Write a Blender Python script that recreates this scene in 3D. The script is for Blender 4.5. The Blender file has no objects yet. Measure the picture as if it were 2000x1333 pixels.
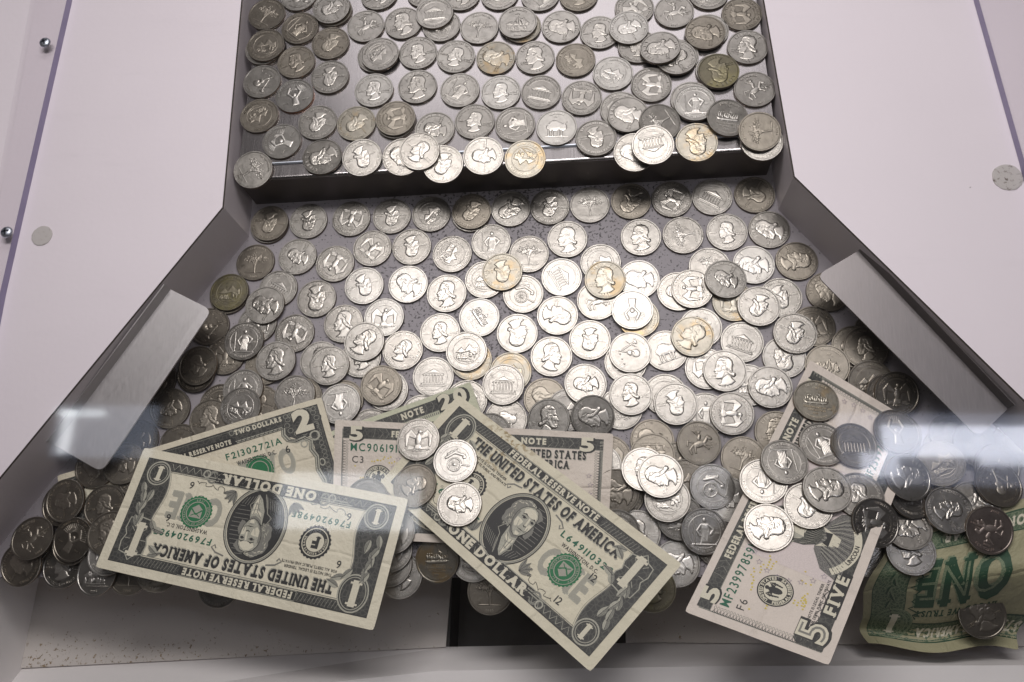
import bpy, math, random
import numpy as np
from mathutils import Matrix, Vector
from mathutils.geometry import tessellate_polygon
# ---------------------------------------------------------------- camera, world, lamps, exposure (1 unit = 10 cm, data in mm)
S = 0.01
sc = bpy.context.scene
COL = sc.collection
rng = np.random.default_rng(7)
random.seed(7)
PITCH, ROLL, CAMH = 0.323, 0.092, 453.0
cam_d = bpy.data.cameras.new('camera'); cam = bpy.data.objects.new('camera', cam_d); COL.objects.link(cam)
cam_d.lens = 28.8; cam_d.sensor_width = 36; cam_d.clip_start = 0.02; cam_d.clip_end = 400
cam.matrix_world = Matrix.Translation((0, 0, CAMH*S)) @ Matrix.Rotation(PITCH, 4, 'X') @ Matrix.Rotation(ROLL, 4, 'Y')
sc.camera = cam
world = bpy.data.worlds.new('World'); sc.world = world; world.use_nodes = True
bgn = world.node_tree.nodes['Background']; bgn.inputs[0].default_value = (0.90, 0.82, 0.80, 1); bgn.inputs[1].default_value = 0.045
sc.view_settings.view_transform = 'Standard'; sc.view_settings.look = 'None'; sc.view_settings.exposure = 0.0; sc.view_settings.gamma = 1.0
def area(name, loc, target, sx, sy, power, col, spread=180):
    d = bpy.data.lights.new(name, 'AREA'); d.shape = 'RECTANGLE'; d.size = sx*S; d.size_y = sy*S; d.energy = power; d.color = col
    d.spread = math.radians(spread)
    o = bpy.data.objects.new(name, d); COL.objects.link(o); o.location = Vector(loc)*S
    v = (Vector(target)-Vector(loc)); o.rotation_euler = v.to_track_quat('-Z', 'Y').to_euler(); return o
area('back_lamp', (-40, 428, 750), (-40, 200, 0), 640, 150, 480.0, (1.0, 0.955, 0.93))
area('back_ceiling_light', (-60, 985, 760), (-60, 800, 0), 760, 360, 245.0, (1.0, 0.96, 0.97))
area('front_strip_lamp', (20, 112, 432), (20, 100, 0), 460, 78, 20.0, (1.0, 0.97, 0.95))
area('ceiling_strip', (572, 222, 1500), (572, 222, 0), 400, 40, 52.0, (0.84, 0.87, 1.0))
area('ceiling_strip', (366, 192, 1500), (366, 192, 0), 46, 30, 3.2, (0.84, 0.87, 1.0))
area('ceiling_strip', (545, 203, 1500), (545, 203, 0), 120, 22, 6.0, (0.84, 0.87, 1.0))
area('ceiling_strip', (-312, 134, 1500), (-312, 134, 0), 190, 74, 19.0, (0.90, 0.94, 1.0))
area('room_glow', (640, 214, 1510), (640, 214, 0), 640, 92, 34.0, (0.70, 0.76, 1.0))
area('room_glow', (-672, 226, 1510), (-672, 226, 0), 150, 74, 5.5, (0.72, 0.80, 1.0))
area('ceiling_strip', (-705, 249, 1500), (-705, 249, 0), 70, 10, 1.3, (0.9, 0.97, 1.0))
area('ceiling_strip', (-722, 222, 1500), (-705, 222, 0), 60, 18, 2.6, (0.95, 0.97, 1.0))

# ---------------------------------------------------------------- materials
def newmat(name):
    m = bpy.data.materials.new(name); m.use_nodes = True
    nt = m.node_tree; return m, nt, nt.nodes, nt.links, nt.nodes['Principled BSDF']
def N(nt, kind, **kw):
    n = nt.nodes.new(kind)
    for k, v in kw.items():
        if k in n.inputs: n.inputs[k].default_value = v
        else: setattr(n, k, v)
    return n
def ramp(nt, fac, stops):
    r = nt.nodes.new('ShaderNodeValToRGB'); el = r.color_ramp.elements
    while len(el) < len(stops): el.new(0.5)
    for e, (p, c) in zip(el, stops): e.position = p; e.color = (*c, 1) if len(c) == 3 else c
    nt.links.new(fac, r.inputs[0]); return r.outputs[0]
def mixc(nt, fac, a, b, blend='MIX'):
    m = nt.nodes.new('ShaderNodeMix'); m.data_type = 'RGBA'; m.blend_type = blend
    for i, v in ((0, fac), (6, a), (7, b)):
        if hasattr(v, 'links') or isinstance(v, bpy.types.NodeSocket): nt.links.new(v, m.inputs[i])
        else: m.inputs[i].default_value = v if i == 0 else (*v, 1)
    return m.outputs[2]
def math_(nt, op, a, b=0.0):
    m = nt.nodes.new('ShaderNodeMath'); m.operation = op
    for i, v in ((0, a), (1, b)):
        if isinstance(v, bpy.types.NodeSocket): nt.links.new(v, m.inputs[i])
        else: m.inputs[i].default_value = v
    return m.outputs[0]
def coords(nt, which='Object', scale=(1, 1, 1)):
    t = nt.nodes.new('ShaderNodeTexCoord'); mp = nt.nodes.new('ShaderNodeMapping'); mp.inputs['Scale'].default_value = scale
    nt.links.new(t.outputs[which], mp.inputs[0]); return mp.outputs[0]
def noise(nt, vec, scale, detail=3, rough=0.5, out='Fac'):
    n = N(nt, 'ShaderNodeTexNoise', Scale=scale, Detail=detail, Roughness=rough); nt.links.new(vec, n.inputs['Vector']); return n.outputs[out]
def bump(nt, h, strength, dist, bsdf):
    b = N(nt, 'ShaderNodeBump', Strength=strength, Distance=dist); nt.links.new(h, b.inputs['Height']); nt.links.new(b.outputs[0], bsdf.inputs['Normal'])

def laminate(name, col, rough=0.42, specks=0.0, dirt=0.0):
    m, nt, nd, lk, b = newmat(name)
    v = coords(nt)
    n = noise(nt, v, 0.9, 4)
    c = mixc(nt, n, tuple(x*0.965 for x in col), tuple(min(1, x*1.03) for x in col))
    if specks:
        vo = N(nt, 'ShaderNodeTexVoronoi', Scale=4.2); lk.new(v, vo.inputs['Vector'])
        near = math_(nt, 'LESS_THAN', vo.outputs['Distance'], 0.05*specks)
        sel = math_(nt, 'GREATER_THAN', noise(nt, v, 2.1, 1), 0.62)
        c = mixc(nt, math_(nt, 'MULTIPLY', math_(nt, 'MULTIPLY', near, sel), 0.7), c, (0.09, 0.075, 0.06))
    if dirt:
        # crumbs that have settled along the front of the tray (world y of the tray, its own place)
        sep = nt.nodes.new('ShaderNodeSeparateXYZ'); lk.new(v, sep.inputs[0])
        band = N(nt, 'ShaderNodeMapRange', clamp=True); band.inputs[1].default_value = -0.12; band.inputs[2].default_value = -0.36
        lk.new(sep.outputs[1], band.inputs[0])
        fl = noise(nt, v, 46, 4, 0.72); cl = noise(nt, v, 5.5, 2)
        thr = math_(nt, 'SUBTRACT', 0.735, math_(nt, 'ADD', math_(nt, 'MULTIPLY', band.outputs[0], 0.10), math_(nt, 'MULTIPLY', cl, 0.13)))
        cr = N(nt, 'ShaderNodeMapRange', clamp=True); lk.new(math_(nt, 'SUBTRACT', fl, thr), cr.inputs[0]); cr.inputs[1].default_value = 0.0; cr.inputs[2].default_value = 0.02; cr = cr.outputs[0]; sel = 0.9
        colr = mixc(nt, noise(nt, v, 25, 1), (0.05, 0.04, 0.03), (0.36, 0.24, 0.10))
        c = mixc(nt, math_(nt, 'MULTIPLY', cr, sel), c, colr)
    # faint rub marks and smudges
    vs = coords(nt, 'Object', (0.9, 6.0, 1)); rub = N(nt, 'ShaderNodeMapRange', clamp=True); lk.new(noise(nt, vs, 1.3, 5, 0.7), rub.inputs[0]); rub.inputs[1].default_value = 0.58; rub.inputs[2].default_value = 0.80
    c = mixc(nt, math_(nt, 'MULTIPLY', rub.outputs[0], 0.16), c, tuple(x*0.66 for x in col))
    lk.new(c, b.inputs['Base Color'])
    rr = N(nt, 'ShaderNodeMapRange'); lk.new(noise(nt, v, 2.4, 4, 0.6), rr.inputs[0]); rr.inputs[3].default_value = rough*0.7; rr.inputs[4].default_value = rough*1.4; lk.new(rr.outputs[0], b.inputs['Roughness'])
    bump(nt, noise(nt, v, 28, 3), 0.10, 0.01, b)
    return m
M_FACE = None
def steel(name, col, rough, along, contrast=0.25, marks=0.0):
    m, nt, nd, lk, b = newmat(name)
    sc_ = (160, 3, 160) if along == 'y' else (3, 160, 160)
    v = coords(nt, 'Object', sc_); n = noise(nt, v, 1.0, 4, 0.6)
    v2 = coords(nt); n2 = noise(nt, v2, 1.6, 3)
    f = math_(nt, 'ADD', math_(nt, 'MULTIPLY', n, 0.7), math_(nt, 'MULTIPLY', n2, 0.3))
    c = mixc(nt, f, tuple(x*(1-contrast) for x in col), tuple(x*(1+contrast) for x in col))
    if marks:
        vo = N(nt, 'ShaderNodeTexVoronoi', Scale=9.0); lk.new(v2, vo.inputs['Vector'])
        k = math_(nt, 'MULTIPLY', math_(nt, 'LESS_THAN', vo.outputs['Distance'], 0.07), math_(nt, 'GREATER_THAN', noise(nt, v2, 4, 1), 0.55))
        c = mixc(nt, math_(nt, 'MULTIPLY', k, marks), c, (0.05, 0.045, 0.04))
    lk.new(c, b.inputs['Base Color']); b.inputs['Metallic'].default_value = 1.0
    r = N(nt, 'ShaderNodeMapRange'); r.inputs[3].default_value = rough*0.8; r.inputs[4].default_value = rough*1.25; lk.new(n, r.inputs[0]); lk.new(r.outputs[0], b.inputs['Roughness'])
    bump(nt, n, 0.05, 0.004, b)
    return m
def plain(name, col, rough=0.5, metal=0.0):
    m, nt, nd, lk, b = newmat(name)
    v = coords(nt); c = mixc(nt, noise(nt, v, 14, 3), tuple(x*0.85 for x in col), tuple(min(1, x*1.12) for x in col))
    lk.new(c, b.inputs['Base Color']); b.inputs['Roughness'].default_value = rough; b.inputs['Metallic'].default_value = metal
    return m
M_PANEL = laminate('white_laminate', (0.80, 0.735, 0.79), 0.45, 0.5)
M_WALL = laminate('grey_laminate', (0.62, 0.565, 0.595), 0.38)
M_TRAY = laminate('tray_laminate', (0.62, 0.58, 0.55), 0.42, 0.9, 1.0)
M_LEDGE = laminate('ledge_laminate', (0.82, 0.79, 0.79), 0.40, 0.7)
M_SEAM = plain('dark_seam', (0.035, 0.025, 0.02), 0.7)
M_BLACK = plain('black_board', (0.03, 0.027, 0.026), 0.5)
M_CHUTE = plain('worn_chute_floor', (0.16, 0.145, 0.135), 0.5)
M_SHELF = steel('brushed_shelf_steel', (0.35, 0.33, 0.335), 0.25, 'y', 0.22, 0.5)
M_FACE = steel('shaded_shelf_face', (0.17, 0.15, 0.145), 0.45, 'y', 0.2)  # same shelf steel, with its dark reflections put into the colour
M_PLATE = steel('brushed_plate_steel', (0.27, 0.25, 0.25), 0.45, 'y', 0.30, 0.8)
M_PLATE_LIT = steel('brushed_plate_steel_lit', (0.62, 0.595, 0.60), 0.5, 'y', 0.22, 0.8)  # same steel as the other plate; lamp brightness put into its lighter colour
M_SCREW = plain('zinc_screw', (0.62, 0.66, 0.74), 0.42, 1.0)
M_DARKSLOT = plain('screw_recess_dark', (0.03, 0.035, 0.05), 0.5)

def field_mat():
    m, nt, nd, lk, b = newmat('speckled_playfield')
    v = coords(nt)
    base = mixc(nt, noise(nt, v, 3, 3), (0.265, 0.245, 0.265), (0.335, 0.31, 0.335))
    fine = noise(nt, v, 58, 2, 0.6)
    big = noise(nt, v, 2.2, 2)
    # worn black specks, densest in the middle of the playfield
    sep = nt.nodes.new('ShaderNodeSeparateXYZ'); lk.new(v, sep.inputs[0])
    dx = math_(nt, 'ABSOLUTE', math_(nt, 'ADD', sep.outputs[0], 0.45))
    mid = N(nt, 'ShaderNodeMapRange', clamp=True); mid.inputs[1].default_value = 1.75; mid.inputs[2].default_value = 0.3; lk.new(dx, mid.inputs[0])
    thr = math_(nt, 'SUBTRACT', 0.68, math_(nt, 'ADD', math_(nt, 'MULTIPLY', mid.outputs[0], 0.12), math_(nt, 'MULTIPLY', big, 0.03)))
    k = N(nt, 'ShaderNodeMapRange', clamp=True); lk.new(math_(nt, 'SUBTRACT', fine, thr), k.inputs[0]); k.inputs[1].default_value = 0.0; k.inputs[2].default_value = 0.04
    c = mixc(nt, math_(nt, 'MULTIPLY', k.outputs[0], 0.92), base, (0.035, 0.03, 0.035))
    lk.new(c, b.inputs['Base Color']); b.inputs['Roughness'].default_value = 0.55
    bump(nt, fine, 0.15, 0.004, b)
    return m
M_FIELD = field_mat()

def coin_mat(name, dark, light, rough, stain=None, stain_amt=0.0, field=False):
    m, nt, nd, lk, b = newmat(name)
    v = coords(nt)
    info = nt.nodes.new('ShaderNodeObjectInfo')
    off = nt.nodes.new('ShaderNodeVectorMath'); off.operation = 'ADD'; lk.new(v, off.inputs[0])
    cmb = nt.nodes.new('ShaderNodeCombineXYZ'); k = math_(nt, 'MULTIPLY', info.outputs['Random'], 37.0)
    for i in range(3): lk.new(k, cmb.inputs[i])
    lk.new(cmb.outputs[0], off.inputs[1]); v = off.outputs[0]
    n = noise(nt, v, 9, 4, 0.6)
    f = math_(nt, 'ADD', math_(nt, 'MULTIPLY', n, 0.55), math_(nt, 'MULTIPLY', info.outputs['Random'], 0.60))
    c = mixc(nt, f, dark, light)
    if field:                                         # handling wear: dull smears over the field
        w = N(nt, 'ShaderNodeMapRange', clamp=True); lk.new(noise(nt, v, 16, 5, 0.7), w.inputs[0]); w.inputs[1].default_value = 0.38; w.inputs[2].default_value = 0.66
        c = mixc(nt, math_(nt, 'MULTIPLY', w.outputs[0], 0.45), c, tuple(x*0.55 for x in dark))
    gv = N(nt, 'ShaderNodeMapRange', clamp=True); lk.new(noise(nt, v, 34, 2, 0.5), gv.inputs[0]); gv.inputs[1].default_value = 0.66; gv.inputs[2].default_value = 0.74
    c = mixc(nt, math_(nt, 'MULTIPLY', gv.outputs[0], 0.5), c, tuple(x*0.3 for x in dark))
    if stain:
        s = N(nt, 'ShaderNodeMapRange', clamp=True); lk.new(noise(nt, v, 7, 3, 0.6), s.inputs[0]); s.inputs[1].default_value = 0.5; s.inputs[2].default_value = 0.62
        c = mixc(nt, math_(nt, 'MULTIPLY', s.outputs[0], stain_amt), c, stain)
    lk.new(c, b.inputs['Base Color']); b.inputs['Metallic'].default_value = 0.93     # a film of handling dirt dulls the metal
    r = N(nt, 'ShaderNodeMapRange'); r.inputs[3].default_value = rough*0.72; r.inputs[4].default_value = rough*1.35
    lk.new(math_(nt, 'ADD', math_(nt, 'MULTIPLY', n, 0.6), math_(nt, 'MULTIPLY', info.outputs['Random'], 0.4)), r.inputs[0]); lk.new(r.outputs[0], b.inputs['Roughness'])
    bump(nt, math_(nt, 'ADD', noise(nt, v, 60, 3, 0.7), math_(nt, 'MULTIPLY', noise(nt, v, 9, 2, 0.5), 1.5)), 0.10, 0.008, b)
    return m
TONES = {
 's': ((0.52, 0.485, 0.44), (0.84, 0.80, 0.745), 0.32, None, 0), 'b': ((0.84, 0.80, 0.745), (0.92, 0.885, 0.835), 0.34, None, 0),
 'd': ((0.45, 0.40, 0.335), (0.60, 0.545, 0.465), 0.38, None, 0), 'y': ((0.60, 0.55, 0.46), (0.78, 0.73, 0.63), 0.38, (0.36, 0.25, 0.12), 0.6),
 'g': ((0.30, 0.27, 0.19), (0.44, 0.40, 0.30), 0.42, (0.20, 0.18, 0.09), 0.6), 'c': ((0.68, 0.645, 0.60), (0.84, 0.81, 0.765), 0.30, None, 0),
 'p': ((0.52, 0.43, 0.39), (0.64, 0.54, 0.49), 0.42, None, 0)}
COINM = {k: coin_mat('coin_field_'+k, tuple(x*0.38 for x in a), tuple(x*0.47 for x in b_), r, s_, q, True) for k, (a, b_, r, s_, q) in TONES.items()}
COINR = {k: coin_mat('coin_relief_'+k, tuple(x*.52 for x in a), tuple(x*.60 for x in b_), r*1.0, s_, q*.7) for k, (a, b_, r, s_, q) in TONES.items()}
def edge_mat(name, core):
    m, nt, nd, lk, b = newmat(name)
    t = nt.nodes.new('ShaderNodeTexCoord'); sep = nt.nodes.new('ShaderNodeSeparateXYZ'); lk.new(t.outputs['Object'], sep.inputs[0])
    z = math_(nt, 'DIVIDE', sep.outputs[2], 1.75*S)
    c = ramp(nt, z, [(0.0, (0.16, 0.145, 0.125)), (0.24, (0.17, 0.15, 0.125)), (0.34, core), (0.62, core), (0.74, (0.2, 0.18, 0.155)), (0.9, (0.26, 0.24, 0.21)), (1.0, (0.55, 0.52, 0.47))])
    ang = math_(nt, 'ARCTAN2', sep.outputs[1], sep.outputs[0])
    w = math_(nt, 'SINE', math_(nt, 'MULTIPLY', ang, 119.0))
    lk.new(c, b.inputs['Base Color']); b.inputs['Metallic'].default_value = 1.0; b.inputs['Roughness'].default_value = 0.36
    bump(nt, w, 0.5, 0.003, b); return m
M_EDGE = edge_mat('coin_reeded_edge', (0.20, 0.14, 0.10)); M_EDGEC = edge_mat('coin_copper_edge', (0.62, 0.25, 0.13))

def paper_mat(name, col, stain=0.0, stain_at=None):
    m, nt, nd, lk, b = newmat(name)
    uv = nt.nodes.new('ShaderNodeUVMap'); uv.uv_map = 'mm'
    v = uv.outputs[0]
    n = noise(nt, v, 0.05, 4, 0.6); f = noise(nt, v, 1.3, 3, 0.6)
    c = mixc(nt, n, tuple(x*0.86 for x in col), tuple(min(1, x*1.08) for x in col))
    c = mixc(nt, math_(nt, 'MULTIPLY', f, 0.18), c, tuple(x*0.72 for x in col))
    # handling grime near the edges of the sheet
    if stain:
        sep = nt.nodes.new('ShaderNodeSeparateXYZ'); lk.new(v, sep.inputs[0])
        d = nt.nodes.new('ShaderNodeVectorMath'); d.operation = 'DISTANCE'; lk.new(v, d.inputs[0]); d.inputs[1].default_value = (*stain_at, 0)
        near = N(nt, 'ShaderNodeMapRange', clamp=True); lk.new(d.outputs['Value'], near.inputs[0]); near.inputs[1].default_value = 24; near.inputs[2].default_value = 6
        k = N(nt, 'ShaderNodeMapRange', clamp=True); lk.new(noise(nt, v, 0.33, 4, 0.65), k.inputs[0]); k.inputs[1].default_value = 0.5; k.inputs[2].default_value = 0.58
        c = mixc(nt, math_(nt, 'MULTIPLY', math_(nt, 'MULTIPLY', k.outputs[0], near.outputs[0]), stain), c, (0.30, 0.21, 0.09))
    lk.new(c, b.inputs['Base Color']); b.inputs['Roughness'].default_value = 0.62
    # soft folds across the note where it has been creased in a wallet
    sx = nt.nodes.new('ShaderNodeSeparateXYZ'); lk.new(v, sx.inputs[0]); h = noise(nt, v, 0.16, 5, 0.62)
    wob = math_(nt, 'MULTIPLY', math_(nt, 'SUBTRACT', noise(nt, v, 0.12, 2), 0.5), 3.0)
    for at, axis in ((78, 0), (41, 0), (117, 0), (34, 1)):
        d = math_(nt, 'ABSOLUTE', math_(nt, 'ADD', math_(nt, 'SUBTRACT', sx.outputs[axis], float(at)), wob)); mr = N(nt, 'ShaderNodeMapRange', clamp=True); lk.new(d, mr.inputs[0]); mr.inputs[1].default_value = 0.0; mr.inputs[2].default_value = 1.3; mr.inputs[3].default_value = -0.35; mr.inputs[4].default_value = 0.0
        h = math_(nt, 'ADD', h, mr.outputs[0])
    bump(nt, h, 0.75, 0.016, b); return m
PAPER = {
 'one_front': paper_mat('note_paper', (0.76, 0.71, 0.565)),
 'one_middle': paper_mat('note_paper_stained', (0.735, 0.685, 0.535), 0.9, (42, 60)),
 'two': paper_mat('note_paper_cream', (0.73, 0.67, 0.53)),
 'five_left': paper_mat('note_paper_pinkish', (0.71, 0.635, 0.56)),
 'five_right': paper_mat('note_paper_lilac', (0.74, 0.66, 0.59)),
 'twenty': paper_mat('note_paper_greenish', (0.6, 0.61, 0.46)),
 'one_back': paper_mat('note_paper_shaded', (0.38, 0.36, 0.225)),  # shade of the tray put into a darker paper colour
}
def ink(name, a, b_, cell=1.1, amt=0.55, lines=2.2):
    """line engraving: ink with a net of fine paper-coloured lines"""
    m, nt, nd, lk, b = newmat(name)
    uv = nt.nodes.new('ShaderNodeUVMap'); uv.uv_map = 'mm'; v = uv.outputs[0]
    vo = N(nt, 'ShaderNodeTexVoronoi', Scale=1.0/cell, feature='DISTANCE_TO_EDGE'); lk.new(v, vo.inputs['Vector'])
    net = N(nt, 'ShaderNodeMapRange', clamp=True); lk.new(vo.outputs['Distance'], net.inputs[0]); net.inputs[1].default_value = 0.14; net.inputs[2].default_value = 0.03
    wv = N(nt, 'ShaderNodeTexWave', Scale=lines*0.5, Distortion=6.0, Detail=1.0); lk.new(v, wv.inputs['Vector'])
    k = math_(nt, 'MAXIMUM', math_(nt, 'MULTIPLY', net.outputs[0], 0.8), math_(nt, 'MULTIPLY', math_(nt, 'POWER', wv.outputs['Fac'], 2.0), 0.6))
    c = mixc(nt, math_(nt, 'MULTIPLY', k, amt), a, b_)
    lk.new(c, b.inputs['Base Color']); b.inputs['Roughness'].default_value = 0.6; return m
def flat(name, c):
    m, nt, nd, lk, b = newmat(name)
    uv = nt.nodes.new('ShaderNodeUVMap'); uv.uv_map = 'mm'
    cc = mixc(nt, noise(nt, uv.outputs[0], 1.2, 3, 0.7), tuple(x*0.75 for x in c), tuple(min(1, x*1.15) for x in c))
    lk.new(cc, b.inputs['Base Color']); b.inputs['Roughness'].default_value = 0.62; return m
INK = {
 'coat': ink('engraved_coat_ink', (0.05, 0.05, 0.05), (0.46, 0.44, 0.40), 0.7, 0.62, 4.5),
 'eng': ink('engraved_ink', (0.026, 0.028, 0.027), (0.42, 0.41, 0.34), 1.1, 0.36),
 'engd': ink('engraved_ink_dense', (0.022, 0.023, 0.024), (0.25, 0.245, 0.21), 2.4, 0.34, 3.0),
 'mid': ink('engraved_ink_half_tone', (0.13, 0.13, 0.115), (0.45, 0.44, 0.37), 0.8, 0.6, 3.5),
 'lite': ink('engraved_ink_light_tone', (0.32, 0.315, 0.265), (0.56, 0.545, 0.45), 0.9, 0.7, 3.5),
 'dark': flat('printed_dark_ink', (0.03, 0.03, 0.03)),
 'grey': flat('printed_grey_ink', (0.22, 0.215, 0.19)),
 'pale': flat('printed_pale_grey_ink', (0.38, 0.37, 0.31)),
 'paper': flat('unprinted_paper', (0.70, 0.66, 0.53)),
 'green': flat('printed_green_ink', (0.015, 0.17, 0.065)),
 'dgreen': flat('printed_serial_green_ink', (0.02, 0.13, 0.075)),
 'yellow': flat('printed_yellow_ink', (0.66, 0.53, 0.10)),
 'purple': flat('printed_purple_ink', (0.33, 0.27, 0.33)),
 'lilac': flat('printed_lilac_tint', (0.70, 0.615, 0.595)),
 'geng': ink('engraved_green_ink', (0.022, 0.066, 0.034), (0.36, 0.40, 0.26), 1.5, 0.6, 2.4),
 'gink': flat('printed_back_green_ink', (0.025, 0.075, 0.04)),
 'gmid': ink('engraved_green_half_tone', (0.10, 0.16, 0.09), (0.40, 0.42, 0.29), 1.0, 0.6, 3.0),
}
# ---------------------------------------------------------------- mesh helpers
def link(name, me, parent=None, label=None, cat=None, group=None, kind=None):
    o = bpy.data.objects.new(name, me); COL.objects.link(o)
    if parent is not None: o.parent = parent
    tag(o, label, cat, group, kind); return o
def tag(o, label=None, cat=None, group=None, kind=None):
    if label: o['label'] = label
    if cat: o['category'] = cat
    if group: o['group'] = group
    if kind: o['kind'] = kind
def mesh(name, verts, faces, mats, fm=None, smooth=False, scale=S):
    me = bpy.data.meshes.new(name)
    v = np.asarray(verts, float)*scale
    me.from_pydata([tuple(p) for p in v], [], [tuple(int(i) for i in f) for f in faces])
    for m in mats: me.materials.append(m)
    if fm is not None: me.polygons.foreach_set('material_index', np.asarray(fm, np.int32))
    if smooth: me.polygons.foreach_set('use_smooth', np.ones(len(me.polygons), bool))
    me.update(); return me
def prism(name, poly, z0, z1, mats, parent=None, **kw):
    """straight sided slab of a plan polygon (counter-clockwise)"""
    p = list(poly); n = len(p)
    z0s = z0 if isinstance(z0, (list, tuple)) else [z0]*n; z1s = z1 if isinstance(z1, (list, tuple)) else [z1]*n
    v = [(x, y, a) for (x, y), a in zip(p, z0s)]+[(x, y, a) for (x, y), a in zip(p, z1s)]
    f = [list(range(n))[::-1], list(range(n, 2*n))]+[[i, (i+1) % n, n+(i+1) % n, n+i] for i in range(n)]
    fm = [0, 0]+[min(1, len(mats)-1)]*n
    return link(name, mesh(name, v, f, mats, fm), parent, **kw)
# ---------------------------------------------------------------- the cabinet
LC, RC = np.array((-212.7, 221.3)), np.array((113.9, 234.7))
LB, RB = np.array((-231.0, 520.0)), np.array((93.4, 520.0))
LF, RF = np.array((-343.0, 14.0)), np.array((278.0, 27.5))
PZ = 38.8
EDGE_L, EDGE_R = np.array((-343.0, 11.0)), np.array((278.0, 27.0))
prism('playfield', [tuple(EDGE_L), tuple(EDGE_R), tuple(RF), tuple(RC), tuple(RB), tuple(LB), tuple(LC), tuple(LF)], -9, 0, [M_FIELD, M_BLACK], kind='structure')
def wall(name, a, b, n, z0, z1, mat, t=3.0):
    a, b, n = map(np.array, (a, b, n)); q = [a, b, b+n*t, a+n*t]
    ar = sum(q[i][0]*q[(i+1) % 4][1]-q[(i+1) % 4][0]*q[i][1] for i in range(4))
    if ar < 0: q = q[::-1]
    return prism(name, [tuple(x) for x in q], z0, z1, [mat], kind='structure')
def outn(a, b, inside):
    d = (b-a)/np.linalg.norm(b-a); n = np.array((-d[1], d[0]))
    return n if np.dot(np.array(inside)-a, n) < 0 else -n
IN = (-40, 200)
for a, b in ((LC, LB), (LC, LF), (RC, RB), (RC, RF)):
    wall('side_wall', a, b, outn(a, b, IN), -8.9, PZ-0.6, M_WALL)
# white top panels with the thin dark seam of their cut edge
def panel(pts):
    prism('side_panel', pts, PZ-0.5, PZ, [M_PANEL, M_SEAM], kind='structure')
def off(a, b, d):
    n = outn(a, b, IN); return a+n*d, b+n*d
def corner(p1, p2, q1, q2):
    d1, d2 = p2-p1, q2-q1; t = np.cross(q1-p1, d2)/np.cross(d1, d2); return p1+d1*t
for C_, B_, F_, far in ((LC, LB, LF, -560), (RC, RB, RF, 520)):
    u1, u2 = off(C_, B_, 0.75); w1, w2 = off(C_, F_, 0.75); c = corner(u1, u2, w1, w2)
    pts = [tuple(u2), tuple(c), tuple(w2), (w2[0], -60), (far, -60), (far, 520)]
    if far > 0: pts = pts[::-1]
    panel(pts)
    # seam: dark raw edge of the board, seen as a line
    i1, i2 = off(C_, B_, 0.0); j1, j2 = off(C_, F_, 0.0)
    ci = corner(i1, i2, j1, j2)
    v = [(*i2, PZ-.55), (*ci, PZ-.55), (*j2, PZ-.55), (*w2, PZ-.55), (*c, PZ-.55), (*u2, PZ-.55)]
    f = [(0, 1, 4, 5), (1, 2, 3, 4)]
    if far > 0: f = [q[::-1] for q in f]
    link('panel_seam', mesh('panel_seam', v, f, [M_SEAM]), kind='structure')
# tray below the playfield
TZ = -55.0
J = [(-344, -40), (-83, -19.5), (42, -13), (300, -7.5)]
prism('tray_floor', [(-344, -40), (-83, -19.5), (-81, 42), (-344, 42)], TZ-2, TZ, [M_TRAY], kind='structure')
prism('tray_floor', [(22, -14), (42, -13), (300, -7.5), (300, 60), (22, 60)], TZ-2, TZ, [M_TRAY], kind='structure')
prism('tray_side_wall', [(-346, -60), (-343.5, -60), (-343.5, 13.4), (-346, 13.4)], TZ-2, PZ-1, [M_LEDGE], kind='structure')
wall('tray_back_wall', (-344, 42), (300, 64), (0, 1), TZ-2, -9.1, M_TRAY)
prism('coin_chute', [(-81, -60), (22, -60), (22, 60), (-81, 60)], -92, -90, [M_CHUTE], kind='structure')
for q in ([(-84, -60), (-81.2, -60), (-81.2, 44), (-84, 44)], [(22.2, -60), (25, -60), (25, 44), (22.2, 44)], [(-84, 44.1), (25, 44.1), (25, 46), (-84, 46)], [(-84, -62), (25, -62), (25, -60.1), (-84, -60.1)]):
    prism('chute_wall', q, -190, TZ-2.1, [M_BLACK], kind='structure')
prism('chute_back', [(-81, 40), (22, 40), (22, 41.8), (-81, 41.8)], TZ-2, -9.2, [M_BLACK], kind='structure')
# front ledge: face rising from the tray joint, then a flat top
TOP = [(-344, -66), (-83, -31), (78, -23), (300, -15)]
lt = -29.0
v = []
for (x, y), (xt, yt) in zip(J, TOP): v += [(x, y, -190 if False else TZ-1.9), (xt, yt, lt), (xt, yt-120, lt+1)]
f = []
for i in range(3):
    a = 3*i; f += [(a, a+1, a+4, a+3), (a+1, a+2, a+5, a+4)]
link('front_ledge', mesh('front_ledge', v, [q[::-1] for q in f], [M_LEDGE]), kind='structure')

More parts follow.
